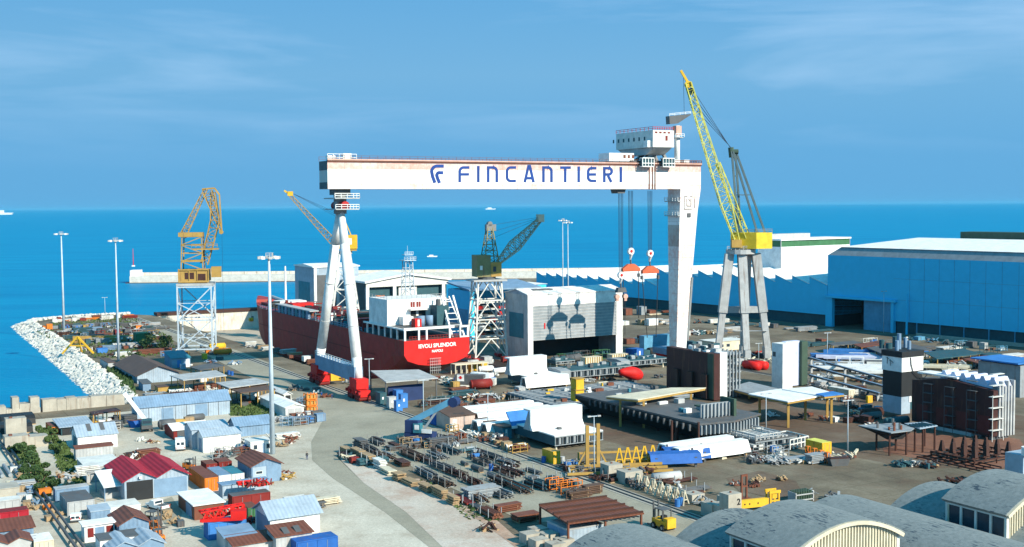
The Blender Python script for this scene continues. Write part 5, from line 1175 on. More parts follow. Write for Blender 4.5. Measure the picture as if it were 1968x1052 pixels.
# ================= HULL BLOCKS AND PLATES IN THE YARD =================
# brown tall blocks
C,w,d,h=fit(1281,1372,772,1397,681)
t=root('hull_block','tall dark brown hull block on end with white edge plate and ribbed frames','hull block',C,30)
MB().box(0,2.2,0,d,0.3,h).build('shell','dhull/worn',t); MB().box(2.2,w,0,2.5,.3,h+.2).build('edge_plate','white',t); MB().box(-.15,-.003,.2,2.6,.5,h).build('dark_edge','dgreen',t)
b=MB(); wf=solve_x(C,VD,1428)
for k_ in range(5): z=2+k_*(h-3)/4.; b.box(w,wf+1,2,d-4,z,z+.35)
for k_ in range(6): x=w+(wf-w)*k_/5; b.box(x,x+.35,1.6,2,.3,h)
for k_ in range(9): y=3+(d-7)*k_/8; b.box(wf-.2,wf+.3,y,y+.4,.3,h); b.box(2.2,wf,y,y+.4,h-1.2,h-.6)
b.build('frames','steel',t); MB().box(2.21,wf,3,d-3,h-2.2,h-1.9).box(w-.5,w+.003,2.5,d-3,.3,h-.5).build('inner_plating','dgreen',t)
q=random.Random(6); 
for k_ in range(26): x=q.uniform(0,wf-2); y=q.uniform(1,d-3); MB().box(x,x+q.uniform(.6,2.4),y,y+q.uniform(.6,2.4),h-.5,h+q.uniform(.4,1.8)).build('top_fitting',q.choice(['lgrey','white','dgrey','steel','dteal']),t)
for k_ in range(3): MB().box(-1.0,-.2,d*(.1+.3*k_),d*(.1+.3*k_)+2.4,.5,h*.55).build('scaffold','drust',t)
# white lavender block
C,w,d,h=fit(1483,1504,750,1523,662)
t=root('hull_block','tall white folded hull block with blue side standing beside the white plate sheets','hull block',C,30)
w2=solve_x(C+UD*1.5,VD,1543); w3=solve_x(C+UD*1.5,VD,1554)
MB().box(0,w,0,d,.3,h).build('shell','white',t); MB().box(w,w2,3,d,.3,h+.2).build('recessed_shell','lav',t); MB().box(w2,w3,2,d,.3,h).build('dark_end','dgreen',t)
b=MB()
for k_ in range(12): b.box(w3,w3+.3,2,d,1+k_*(h-2)/12,1.3+k_*(h-2)/12)
b.build('ribs','dgrey',t); MB().box(-.05,-.003,3,4.2,h-4,h-2.6).build('hatch','dgrey',t); MB().beam((w2+3.2,4,.0),(w2+.6,4,6.5),.4).build('prop','dteal',t)
# black and white tower
C,w,d,h=fit(1694,1732,806,1773,686)
t=root('hull_block','square tower block with white top band, black middle, pale blue base and pipes','hull block',C,30)
zz=lambda y: up(C,y)
MB().box(-.15,w+.15,-.15,d+.15,zz(688),h+1.2).build('top_plate','black',t); MB().box(0,w,0,d,zz(716),zz(688)-.003).build('white_band','white',t)
MB().box(.15,w-.15,.15,d-.15,zz(764),zz(716)-.003).build('dark_band','black',t); MB().box(.1,w*.42,.1,d-.3,1.2,zz(764)-.003).build('pale_base','pblue',t)
MB().box(w*.42,w*.95,1.0,d-1,2,zz(764)-.003).build('base_recess','dteal',t); MB().box(w*.36,w*.46,-.05,.5,zz(775),zz(764)-.003).build('bracket','white',t)
q=random.Random(9)
for k_,(x,y,r_,hh) in enumerate(((1.5,3,.5,2.6),(4.5,5,.55,4),(6,3,.5,2.2),(8,6,.5,2.6),(3,7,.9,1.4),(6.5,8,.8,2.8),(2,8.5,.7,2.2))): MB().cyl((x,y,h+1.2),(x,y,h+1.2+hh),r_,n=10).build('pipe_stub','lblue' if k_<4 else 'dteal',t,smooth=False)
b=MB(); a0=zz(700)  # scribbled dark marks on the band, left face
for p_,q_ in (((8.5,a0+1.2),(7,a0+.9)),((7.8,a0+1.3),(8.0,a0-.4)),((7,a0+.6),(5.2,a0+.3)),((6.4,a0+.9),(6.2,a0-.8)),((6.2,a0-.2),(4.6,a0)),((4.6,a0),(5.6,a0+.5))): b.beam((-.03,p_[0]*d/11,p_[1]),(-.03,q_[0]*d/11,q_[1]),.3,.04)
b.build('painted_scribble','dgrey',t)
b=MB(); pts=[(w*.38,-.2,zz(689)),(w*.4,-.2,zz(702)),(w*.5,-.2,zz(717)),(w*.75,-.4,zz(728)),(w*1.0,-.4,zz(731)),(w*1.2,-.2,zz(724))]
for p_,q_ in zip(pts[:-1],pts[1:]): b.cyl(p_,q_,.12,n=5)
b.build('cable','black',t)
# big brown block right
C,w,d,h=fit(1752,1908,848,1946,742)
t=root('hull_block','huge dark brown hull block on the right with white scalloped frames along its top','hull block',C,30)
MB().exx([(0,1),(d,1),(d,h-1.5),(d*.55,h),(0,h-1.2)],0,1.6).build('shell','dhull/worn',t)
for k_ in range(4): MB().box(-.08,-.003,d*(.04+.25*k_),d*(.04+.25*k_)+3.4,1.5,5.6).build('painted_panel','dpanel',t)
b=MB(); q=random.Random(2)
for k_ in range(0,6,1):
    y=d*k_/8.5; b.exx([(y,h-4),(y+d/7-.6,h-4),(y+d/7-.6,h-.6),(y+d/14+.4,h+1.6),(y+d/14-.4,h+1.6),(y,h-.6)],1.7,w*.93)
b.build('web_frames','lav',t)
b=MB()
for k_ in range(6): x=1.7+(w-1.9)*k_/5; b.box(x,x+.5,-.3,1.6,.8,h+(.8 if k_%2 else -.4))
b.build('end_frames','lgrey',t); MB().box(1.6,w,.6,1.0,.8,h-1).build('end_plating','steel',t)
b=MB()
for k_ in range(6): b.box(-1.4,2.6,-.9,.2,2.5+k_*2.6,2.65+k_*2.6)
for x in(-1.4,2.5): b.box(x,x+.12,-.9,-.8,0,h-2)
b.build('scaffold','offwhite',t)
for k_ in range(3):
    b=MB(); y=d*(.17+.27*k_)
    for j in range(6): b.box(-1.1,-.2,y,y+2.6,1.8+j*2.3,1.92+j*2.3)
    for yy in (y,y+2.5): b.box(-1.1,-1.0,yy,yy+.1,0,h-2)
    b.build('scaffold','dgrey',t)
MB().box(.5,w-2,d*.45,d*.95,h+.2,h+.6).build('white_cover','white',t); MB().box(0,8,6,18,.0,.9).build('grey_base','lgrey',t)
b=MB()
for k_ in range(8): b.box(.2,w-1,d*k_/8+.5,d*k_/8+1.1,0,1)
b.build('support_blocks','dgrey',t)
C=gp(1960,765); t=root('steel_block','grey hull block end with a blue sheet on top at the right edge','hull block',C,30); MB().box(0,14,0,14,0,9).build('shell','steel/worn',t); MB().box(-1,12,0,16,9.4,9.8).build('blue_sheet','sblue',t)
C=gp(1390+560,845); 
# flat decks
C,w,d,h=fit(975,1092,800,1332,786)
t=root('deck_section','wide flat grey deck section lying low in the middle of the yard','deck section',C,30)
MB().box(0,w,0,d,h-.6,h).build('deck_plate',ground_mat('deck_plating',(.11,.135,.155),(.15,.18,.205),(.20,.23,.26),sc=.12,dark=.3,stain=(.22,.22,.2)),t); MB().box(.2,w-.2,.4,d-.2,.9,h-.603).build('side_plating','dgreen',t)
b=MB()
for k_ in range(int(d/2.2)): b.box(-.02,.197,k_*2.2+.5,k_*2.2+.8,.5,h-.61)
for k_ in range(int(w/2.2)): b.box(k_*2.2+.5,k_*2.2+.8,.05,.397,.5,h-.61)
b.build('ribs','dgrey',t); b=MB()
for k_ in range(14): y=1+d*k_/14.; b.box(.2,w-.3,y,y+.15,h+.0,h+.12)
for k_ in range(9): x=2+w*k_/9.; b.box(x,x+.15,.3,d-.3,h+.13,h+.22)
b.build('stiffeners','steel',t); q=random.Random(12)
for k_ in range(40): x,y=q.uniform(1,w-3),q.uniform(1,d-3); MB().box(x,x+q.uniform(.3,2.2),y,y+q.uniform(.3,1.5),h+.01,h+q.uniform(.3,1.1)).build('loose_part',q.choice(['white','lgrey','yellow','rust','dgrey','steel','dgrey']),t)
MB().box(-.2,w,-.12,.04,h,h+.25).build('edge_lip','steel',t)
hd=h
def onto(px,py,z): return gp(px,py,z)
# yellow boxes stack on deck
t=root('yellow_tank','yellow two-tier steel box standing at the deck edge between white blocks','steel box',onto(1107,772,hd),30)
MB().box(0,2.6,0,2.6,0,3.0).build('lower_box','yellow',t); MB().box(-.3,2.9,-.3,2.9,3.0,3.2).build('lid','ochre',t); MB().box(.1,2.6,0,2.6,3.21,6).build('upper_box','yellow',t); MB().box(-.2,2.9,-.2,2.8,6.01,6.2).build('top_lid','ochre',t)
# hull bottom slab raised with ribs (bow shaped)
C=gp(1346,858); zq=lambda y: up(C,y)
w=solve_x(C,VD,1466); d=solve_x(C,UD,1118); zt_=zq(812)
t=root('hull_section','large dark bow-shaped hull section on posts with ribbed edge','hull section',C,30)
MB().loft([[(3,1,zt_-4.6),(w*.7,4,zt_-4.2),(w*.5,d*.9,zt_-3.4),(1,d-4,zt_-4.4)],[(-1,-1,zt_-1.2),(w,1.5,zt_-1.2),(w*.8,d,zt_-1.0),(-2,d,zt_-1.2)],[(-1,-1,zt_-.4),(w,1.5,zt_-.4),(w*.8,d,zt_-.4),(-2,d,zt_-.4)]]).build('hull_shell','dark',t)
MB().pri([(-1.2,-1.2),(w*.45,-2.5),(w+.5,1.2),(w*.85,d),(-2.2,d)],zt_-.397,zt_).build('deck_plate','dgrey/worn',t)
b=MB()
for k_ in range(17):
    f_=k_/16; x=-1+f_*w*.95; y=-1.6-1.0*math.sin(PI*min(1,f_*1.1)) + 1.8*max(0,f_-.4); b.box(x,x+.3,y,y+1.4,zt_-2.6,zt_-.45)
b.build('ribs','steel',t); b=MB()
for k_ in range(18): y=1+(d-6)*k_/18.; b.box(-2.4,-1.9,y,y+.35,zt_-1.9,zt_-.5)
b.build('side_brackets','dgrey',t)
b=MB()
for k_ in range(8): x=w*.18+k_*1.1; b.box(x,x+.3,3,3.5,zt_+.01,zt_+3.2)
b.box(w*.16,w*.18+8.4,3.51,3.9,zt_+.2,zt_+3.3); b.build('ribbed_bulkhead','steel',t); MB().box(w*.62,w*.66,2,7,zt_+.01,zt_+4).box(w*.16,w*.62,3.91,6,zt_+2.6,zt_+2.9).build('bulkhead','dgreen',t)
MB().beam((w*.05,-2.3,zt_-3.6),(w*.95,-1,zt_-2.9),.5).build('white_beam','offwhite',t)
b=MB()
for x,y in ((-.5,8),(3,5),(8,2),(13,3),(20,4),(w-3,4),(3,20),(12,20),(w-6,18),(2,d-6)): b.box(x-.3,x+.3,y-.3,y+.3,0,zt_-1.0)
b.build('post','drust',t)
b=MB().box(-5.9,-5.5,3,3.4,0,6).box(-2.2,-1.8,-2,-1.6,0,6).build('post','drust',t); b=MB()
for x,y in ((-5.7,3.2),(-2,-1.8)): b.loft([ring(x-1,x+1,y-1,y+1,0.01),ring(x-.4,x+.4,y-.4,y+.4,1.2)])
b.build('post_foot','cream',t)
q=random.Random(14)
for k_ in range(14): x,y=q.uniform(1,w*.7),q.uniform(8,d-3); MB().box(x,x+q.uniform(.5,3),y,y+q.uniform(.5,2),zt_+.01,zt_+q.uniform(.3,1.2)).build('loose_part',q.choice(['lgrey','dgrey','steel','white','teal']),t)
# plate sheets on posts
def plate(label,corners,z,m,posts,th=.25,tilt=0):
    P=[gp(px,py,z) for px,py in corners]; c=P[0]; t=root('plate_sheet',label,'steel plate',Vector((c.x,c.y,0)),0)
    MB().pri([(p.x-c.x,p.y-c.y) for p in P],z-th,z).build('plate',m,t)
    MB().pri([((p.x-c.x)*.985+.2,(p.y-c.y)*.985+.2) for p in P],z-th-.5,z-th-.003).build('stiffeners','ochre/worn',t)
    b=MB()
    for px,py in posts: p=gp(px,py,z)-c; b.box(p.x-.28,p.x+.28,p.y-.28,p.y+.28,0,z-th-.5)
    b.build('post','ochre',t); return t
plate('long narrow white plate raised on yellow posts across the grey deck',[(1164,762),(1226,768),(1357,745),(1290,745)],7.5,'cream',[(1192,763),(1237,765),(1328,748)])
plate('broad white plate sheet on posts in front of the white folded block',[(1438,757),(1514,772),(1582,760),(1500,747)],7,'white',[(1515,768),(1460,756)])
plate('second white plate sheet behind the broad one, partly under the blue sheet',[(1503,748),(1577,761),(1598,754),(1560,743)],7.2,'white',[(1548,754),(1590,754)])
plate('blue plate sheet at the right end of the white sheets',[(1568,757),(1584,761),(1622,757),(1600,752)],7.5,'sblue',[(1598,757)])
plate('dark flat plate lying behind the white sheets',[(1397,745),(1462,762),(1500,748),(1440,734)],2.5,'steel/worn',[(1440,750)])
# white L shaped blocks
def lblock(label,xl,xc,yc,xr,yt,wx0,wx1,wtop,yback,n=12):
    t,w,d,h=ribtable(label,xl,xc,yc,xr,yt,m='dteal',rib='steel',n=n,top='white',name='hull_block',lh=1.2)
    bx=d*yback; x0=-.3; C=t.location; x1=solve_x(C+UD*bx,VD,wx1); x0=solve_x(C+UD*bx,VD,wx0)
    wh=solve_z(C+UD*bx,wtop)
    MB().box(x0,x1,bx,bx+.5,h,wh).box(x0,x1,bx,bx+3.2,wh,wh+.4).exx([(bx-.9,h+.01),(bx,h+.01),(bx,h+1.4)],x0,x1).build('upstand','white',t)
    b=MB()
    for k_ in range(5): x=x0+(x1-x0)*k_/4; b.exx([(bx+.5,h),(bx+3,h),(bx+.9,wh)],x-.15,x+.15)
    b.build('brackets','lgrey',t)
    MB().box(w*.35,w*.42,d*.3,d*.35,h,h+.5).build('lifting_lug','dgrey',t); return t,w,d,h
lblock('big white L-shaped hull block with ribbed front edge, nearer of two',986,1066,868,1159,838,1020,1119,791,.42,14)
lblock('white L-shaped hull block with ribbed front edge, farther of two beside the hangar door',976,1018,747,1085,725,980,1051,690,.5,10)
def troughs(label,px,py,w,d,h,n,m='white',rz=30,name='corrugated_section',end='dgrey'):
    t=root(name,label,'hull panel',gp(px,py),rz); W=w
    for i in range(n):
        y=i*d/n; dd=d/n
        MB().exx([(y,.8),(y+dd*.25,.8+h),(y+dd*.75,.8+h),(y+dd,.8),(y+dd-.25,.8),(y+dd*.72,.8+h-.3),(y+dd*.28,.8+h-.3),(y+.25,.8)],0,W).build('trough',m,t)
        MB().exx([(y+.25,.8),(y+dd*.28,.8+h-.3),(y+dd*.72,.8+h-.3),(y+dd-.25,.8)],.5,.8).build('diaphragm',end,t)
    b=MB()
    for x in (1,W-1.4): b.box(x,x+.4,.3,d-.3,0,.8)
    b.build('bearer','wood',t); return t
troughs('stack of white corrugated hull panels left of the big L-shaped block, nearest rows',938,842,17,9,2.3,2)
troughs('white corrugated hull panels behind the nearest rows left of the L-shaped block',922,822,22,14,2.5,3)
troughs('low white hull panel with two dark notches in front of the farther L-shaped block',1012,752,15.5,4,3.0,1)
t=root('channel_section','bright blue hull panel leaning beside the big L-shaped block','hull panel',gp(985,845),30); MB().exx([(0,3.2),(3,6.2),(3.3,6.0),(.3,3)],0,8).build('panel','sblue',t); MB().box(-.2,8,-.3,0,2.6,3.2).build('lip','white',t); MB().box(.5,1,1,1.5,0,4).box(6.5,7,1,1.5,0,4).build('stand','dgrey',t)
troughs('pair of white trapezoid hull panels lying in the open yard near the blue ones',1312,896,19,9.5,2.6,2,end='rust')
t=root('trapezoid_girder','white plate edge with sharp tip on a trestle beside the trapezoid panels','hull panel',gp(1345,893),38); MB().pri([(0,0),(13,0),(16,1.2),(2,3)],1.6,1.9).build('panel','white',t)
b=MB()
for x in (8,13.5): b.loft([ring(x-.8,x+.8,.2,1.4,0),ring(x-.15,x+.15,.6,1.0,1.6)])
b.build('trestle','cream',t)
for i,(px,py,W,l) in enumerate(((1252,903,15,'blue channel-shaped hull panel, nearer of two leaning beside white ones'),(1280,893,14,'blue channel-shaped hull panel, farther of two leaning beside white ones'))):
    t=root('trapezoid_girder',l,'hull panel',gp(px,py),8); W-=4; MB().exx([(0,1.0),(1.2,2.9),(3.6,3.1),(4.0,2.4),(3.7,2.4),(3.4,2.9),(1.4,2.7),(.3,.9)],0,W).build('panel','blue',t); MB().box(W-1.5,W-1,.6,1,0,2.2).box(1,1.5,.6,1,0,2.2).box(1,1.4,3.3,3.7,0,3.5).box(W-1.4,W-1,3.3,3.7,0,3.5).build('stand','dgrey',t)
# ribbed teal sections by hangar
def section(label,xl,xc,yc,xr,yt,nose=None,**k_):
    t,w,d,h=ribtable(label,xl,xc,yc,xr,yt,name='hull_section',**k_)
    MB().exx([(-.2,h-2.4),(-.2,h),(2.5,h+.4),(6,h+.3),(9,h+.0)],-3.6,-.02).build('curved_plating','steel',t) if nose else None
    q=random.Random(int(xc))
    for i in range(12): x,y=q.uniform(.5,w-2),q.uniform(.5,d-2); MB().box(x,x+q.uniform(.4,2),y,y+q.uniform(.4,1.5),h+.01,h+q.uniform(.3,1.3)).build('loose_part',q.choice(['dteal','steel','lgrey','dgrey']),t)
    return t
section('ribbed teal hull section with curved end plate in front of the hangar, nearer of two',1080,1096,737,1213,712,nose=1,n=20,dims=(None,9,None))
section('ribbed teal hull section with curved end plate right of the hangar, farther of two',1185,1210,713,1282,693,nose=1,n=14,dims=(None,9,None))
section('green machinery section under the half-raised hangar door',1060,1068,710,1105,694,n=6,dims=(None,6,None))
C=gp(1216,735); t=root('bulbous_bow','bright red pointed bow bulb lying beside the teal hull section','hull part',C,30)
rg=[]
for k_ in range(9):
    f_=k_/8; rr=2.3*math.sqrt(max(.01,1-(f_*2-1)**2)) if f_>.5 else 2.3*(.35+.65*f_*2)
    rg.append([(-5+9*f_,rr*math.cos(a*PI/5),3.6-1.6*f_+rr*math.sin(a*PI/5)) for a in range(10)])
MB().loft(rg).build('bulb','red',t,smooth=True); MB().box(-1,1,-1,1,0,1.6).build('cradle','dgrey',t)
for px,py,l in ((1125,706,'left of two cream corrugated tanks'),(1176,700,'right of two cream corrugated tanks')):
    t=root('ribbed_tank',l+' under the hangar door','tank',gp(px,py),30); MB().box(0,7,0,3,.6,3.2).build('body','cream',t); b=MB()
    for k_ in range(8): b.box(k_*.95,k_*.95+.25,-.15,-.003,.6,3.2)
    b.build('ribs','ochre',t); MB().box(.5,1,0,3,0,.597).box(6,6.5,0,3,0,.597).build('skid','dgrey',t)
t=root('machine','blue machine with white details right of the hangar','machine',gp(1215,690),30); MB().box(0,5,0,4,0,3.4).build('body','blue',t); MB().box(1,2,-.1,-.003,1,2).box(3,3.6,-.1,-.003,1,2.6).build('panel','white',t); MB().box(5.2,8,0,3,0,2.6).build('cabinet','dteal',t)
# blue tank / boat behind
C=gp(1240,678); t=root('clad_screen','wide pale blue steel panel block standing behind the teal hull sections','steel block',gp(1238,682),30); MB().box(0,13,0,3,0,6.8).build('panel','tblue',t); MB().cyl((-1,-4,1.5),(6,-4,1.5),1.6,n=10).build('dark_roll','black',t)
# bow part dark on posts
C=gp(1728,872); t=root('hull_section','black boat-shaped bottom section standing high on thin posts, right side of the yard','hull section',gp(1727,876),30); t.scale=(.62,.45,.6)
MB().loft([[(-1,6,5.2),(5,4,5),(8,10,5),(2,16,5.6)],[(-4,0,8.2),(9,2,8.2),(12,16,8.4),(-3,22,8.6)]]).build('shell','black',t)
MB().pri([(-4.2,-.5),(5,-1.5),(9.5,2),(12.5,16),(-3.2,22)],8.2 if 0 else 8.61,8.9).build('deck_plate','steel/worn',t)
MB().pri([(9,-2),(19,-1),(21,9),(12.6,12)],8.9,9.2).build('pale_plate','pblue/worn',t); b=MB()
for k_ in range(6): b.box(10+k_*1.6,10.3+k_*1.6,-.5,8,9.21,9.5)
b.build('stiffeners','dteal',t); b=MB()
for x,y in ((-3,2),(3,-1),(9,1),(11,-1.5),(18,-.5),(20,8),(10,14),(0,14),(5,8)): b.box(x-.3,x+.3,y-.3,y+.3,0,8.6)
b.build('post','drust',t); q=random.Random(21)
for k_ in range(8): x,y=q.uniform(-3,7),q.uniform(2,16); MB().cyl((x,y,8.9),(x,y,8.9+q.uniform(1,2.8)),.5,n=8).build('stub','rust' if k_%2 else 'dgrey',t)
# rust grid with cones
C=gp(1872,899); w=solve_x(C,VD,1958); d=solve_x(C,UD,1788)
t=root('assembly_grid','rust brown steel grid table with rows of cone supports beside the huge brown block','assembly grid',C,30)
b=MB()
for k_ in range(5): b.box(w*k_/4-.12,w*k_/4+.12,0,d,1.3,1.6)
for k_ in range(6): b.box(0,w,d*k_/5-.12,d*k_/5+.12,1.0,1.297)
b.build('grid','drust',t); b=MB()
for i in range(4):
    for j in range(4): 
        x,y=w*(.13+.25*i),d*(.12+.25*j); b.loft([ring(x-.55,x+.55,y-.55,y+.55,1.61),ring(x-.2,x+.2,y-.2,y+.2,3.9)])
b.build('support_cones','drust',t); b=MB()
for x in (0,w/2,w-.2):
    for y in(0,d/2,d-.2): b.box(x,x+.2,y,y+.2,0,1.0)
b.build('legs','drust',t)
C=gp(1885,910); w=solve_x(C,VD,1925); d=solve_x(C,UD,1762)
t=root('assembly_grid','flat rusty steel grid lying on the ground in front of the cone grid','assembly grid',C,30); b=MB()
for k_ in range(4): b.box(w*k_/3-.1,w*k_/3+.1,0,d,.35,.6)
for k_ in range(7): b.box(0,w,d*k_/6-.1,d*k_/6+.1,.1,.347)
b.build('grid','drust',t)
# yellow scaffolding
t=root('welding_jig','yellow steel jig with two tall posts and long beams in front of the white block','jig',gp(1128,906),8)
b=MB().box(-.2,.5,0,.7,0,9.5).box(2.1,2.8,0,.7,0,9.8)
for z in (2.2,5,7.4): b.box(.5,2.1,.2,.5,z,z+.35)
b.beam((-.2,.3,4.2),(-2.6,.3,0),.35).beam((2.8,.3,4.2),(5,.3,0),.35).build('tower','ochre',t); b=MB()
for k_ in range(5): b.box(-5+k_*.5,17-k_*.6,-5.0+k_*2.0,-4.5+k_*2.0,.4+.3*(k_%3),.9+.3*(k_%3))
b.build('long_beams','ochre',t); b=MB()
for k_ in range(5): x=6+k_*1.9; b.beam((x,1+k_*.4,0),(x+1,1+k_*.4,4.4),.28).beam((x+2.2,1+k_*.4,0),(x+1.2,1+k_*.4,4.4),.28).beam((x+.5,1+k_*.4,2),(x+1.8,1+k_*.4,2),.22)
b.build('trestle_frames','yellow',t); MB().box(-1,14,4.5,5,2.6,3.0).box(-1,-.6,4.5,5,0,2.597).box(13,13.4,4.5,5,0,2.597).build('cross_beam','ochre',t)
container('bright yellow steel container with ribbed roof beside the yellow jig',1042,1062,893,1077,869,'yellow','ochre')
container('yellow container with a dark open side in the right yard',1548,1580,878,1598,852,'yellow','lyellow')
container('small yellow cabinet in front of the square tower block',1664,1668,775,1677,762,'yellow','yellow')
container('cream long container with pale roof right of the white sheets',1591,1631,766,1643,750,'cream','offwhite')
# buildings mid
shed('white and pink workshop with grey tiled roof beside the blue mobile crane',839,865,828,913,802,'pink/corr','brown',ridge='mono',rise=.8,over=.3,doors=[('f',.1,.25,.05,.8,'offwhite')],name='shed')
shed('low grey blue shed with brown roof and white posts left of the L-shaped block',916,966,845,984,822,'teal/corr','brown',ridge='flat',over=.4,doors=[('f',.3,.5,.05,.8,'white')])
C=gp(760,770); t=root('canopy','large grey corrugated canopy on thin posts beside the gantry foot','canopy',gp(722,760),30); 
p1=gp(716,718,6.5); 
MB().pri([tuple((gp(px,py,6.5)-t.location)[:2]) for px,py in ((0,0),)]*3,0,1) if False else None
rzm=Matrix.Rotation(math.radians(-30),3,'Z')
P=[rzm@(gp(px,py,6.3)-t.location) for px,py in ((712,713),(742,735),(842,727),(805,711))]
MB().pri([(p.x,p.y) for p in P],6.1,6.4).build('roof','lgrey/roofc',t); b=MB()
for p in P: b.box(p.x*.97-.15,p.x*.97+.15,p.y*.97-.15,p.y*.97+.15,0,6.1)
b.build('post','dgrey',t); MB().box(P[1].x+2,P[2].x-3,P[1].y+3,P[1].y+3.4,0,4.5).build('back_screen','navy',t)
for i,(a,m,l) in enumerate((((722,731,780,743,757),'dteal','dark cabinet container next to the red bogie, left of the blue boxes'),((743,748,786,762,765),'lgrey','pale grey steel cabinet beside the blue boxes'),((757,762,792,774,772),'sblue','bright blue cabin box, left of the two tall ones'),((766,771,786,784,759),'sblue','bright blue cabin box with a yellow post behind, right of the two tall ones'),((755,762,777,775,752),'sblue','blue box at the rear of the blue group'),((784,786,770,802,749),'navy','dark blue tank stand under the canopy edge'))):
    C,w,d,h=fit(*a); tt=root('steel_cabinet',l,'cabinet',C,30); MB().box(0,w,0,d,0.1,h).build('body',m+'/worn',tt); MB().box(-.05,w+.05,-.05,d+.05,h+.003,h+.15).build('lid',m,tt); MB().box(w*.3,w*.55,-.05,-.003,h*.5,h*.7).build('plate','white' if i!=5 else 'lgrey',tt)
# blue mobile crane
t=root('mobile_crane','dark blue mobile crane with its short boom raised to the right','mobile crane',gp(812,850),-20)
MB().box(-4,3,-1.4,1.6,1,2.4).build('chassis','navy/worn',t); MB().box(-3.8,-.5,-1.5,1.2,2.4,5.2).build('engine_house','navy',t); MB().box(-1.6,.2,-1.7,-.2,2.42,4.6).build('cab','teal',t); MB().box(-1.2,-.1,-1.8,-1.703,3.2,4.3).build('cab_window','white',t)
MB().beam((-3,0,4.6),(7.5,1.5,10.2),1.2,1.4).build('boom','tblue',t); MB().beam((0,.2,2.6),(3.2,.9,7.2),.5).build('ram','steel',t); MB().cyl((7.5,.6,9.6),(7.5,2.6,9.6),1.2,n=10).build('boom_head','navy',t); MB().box(.5,3,-1.6,-1.45,2.45,3.4).build('panel','white',t)
for x in(-3,-1,1.6): 
    o=MB().cyl((x,-1.7,.7),(x,-1.2,.7),.7,n=12).cyl((x,1.3,.7),(x,1.8,.7),.7,n=12).build('wheel','black',t); 
MB().box(3,5.5,-2.4,-.6,.2,1).build('outrigger','rust',t)
t=root('round_tank','bright blue round tank lid on the shed side behind the boom tip','tank',gp(846,815),30); MB().cyl((0,0,0),(0,0,2.8),2.6,n=16).build('tank','blue',t); MB().cyl((0,0,2.8),(0,0,3.6),2.6,.6,16).build('lid','sblue',t)
# boat hull (blue/white)
t=root('lifeboat','blue and white enclosed lifeboat on a cradle left of the farther L-shaped block','boat',gp(950,742),60)
rg=[]
for k_,(y,wd) in enumerate(((0,.9),(1.5,1.8),(5,2.1),(8,1.6),(10,.3))): rg.append([(-wd,y,2.6),(-wd*.7,y,1.2),(0,y,.7),(wd*.7,y,1.2),(wd,y,2.6)])
MB().loft(rg).build('hull','sblue',t); MB().loft([[(-x*.9,y,2.61),(x*.9,y,2.61),(x*.6,y,3.8),(-x*.6,y,3.8)] for y,x in ((1,1.4),(5,1.9),(8,1.3))]).build('canopy','white',t); MB().box(-1.5,1.5,2,2.4,0,1).box(-1.3,1.3,7,7.4,0,1).build('cradle','dgrey',t)
# truck w/ red cross
t=root('equipment_van','dark equipment trailer with a white panel bearing a red mark, behind a junk pile','trailer',gp(892,745),-12)
MB().box(-3,6,0,3,1,3.8).build('body','dgrey/worn',t); MB().box(-2.2,0,-.08,-.003,1.9,3.9).build('panel','white',t); MB().box(-1.4,-.8,-.12,-.083,2.5,3.5).box(-1.7,-.5,-.125,-.121,2.8,3.1).build('mark','red',t); MB().box(6.02,9.5,.2,2.8,.8,2.8).build('front','offwhite',t)
for x in (-2,4,8): MB().cyl((x,-.1,.6),(x,.3,.6),.6,n=10).build('wheel','black',t)
for a,col,l in (((898,905,716,922,702),'yellow','yellow box container near the ship stern, left one'),((920,925,712,937,700),'yellow','yellow box container near the ship stern, right one')):
    container(l,*a,col)
t=root('storage_rack','cream open frame rack below the ship stern','rack',gp(875,722),30); b=MB()
for x in range(7): b.box(x*2,x*2+.25,0,.25,0,3.2); b.box(x*2,x*2+.25,3,3.25,0,3.2)
b.box(0,12.3,0,.25,3.2,3.5).box(0,12.3,3,3.25,3.2,3.5).box(0,12.3,0,3.25,3.51,3.6).build('frame','cream',t)
# concrete building by yellow crane
shed('cream low building with small windows behind the brown hull block under the yellow crane',1350,1372,676,1432,658,'cream','offwhite',ridge='flat',over=.3,windows=[('f',.2,.3,.4,.7),('f',.4,.5,.4,.7)],name='site_office',cat='building',dims=(None,8,None))
t=root('red_buoy_tank','red cylindrical tanks stacked at the foot of the yellow crane','tank',gp(1455,712),30)
for x,y,z in ((0,0,1.4),(3.0,0,1.4)): MB().cyl((x,-1,z),(x,6,z),1.4,n=12).build('tank','red' if z<2 else 'dred',t,smooth=True)
# vessels rusty canopy + white shed near bottom
zc_=4.3
t=root('canopy','rusty brown corrugated canopy roof on posts above a pale blue shed, bottom centre','canopy',gp(1090,1052),30)
P=[rzm@(gp(px,py,zc_)-t.location) for px,py in ((1036,972),(1092,1006),(1238,986),(1166,955))]
MB().pri([(p.x,p.y) for p in P],zc_-.25,zc_).build('roof','rust/roofc',t); b=MB()
for k_ in (.0,.28,.5,.72,.97):
    a_=P[0].lerp(P[1],k_); c_=P[3].lerp(P[2],k_); b.beam((a_.x,a_.y,zc_+.15),(c_.x,c_.y,zc_+.15),.28)
b.build('roof_beam','drust',t); b=MB()
for p in P: b.box(p.x*.96-.15,p.x*.96+.15,p.y*.96-.15,p.y*.96+.15,0,zc_-.25)
m_=P[1].lerp(P[2],.5); b.box(m_.x,m_.x+.3,m_.y+.5,m_.y+.8,0,zc_-.25); b.build('post','rust',t); b=MB()
for k_ in range(8): c_=P[1].lerp(P[2],.5+k_*.06); b.beam((c_.x,c_.y-.3,zc_-.45),(c_.x-1,c_.y+2,zc_-.45),.2)
b.build('rafter_ends','dgrey',t)
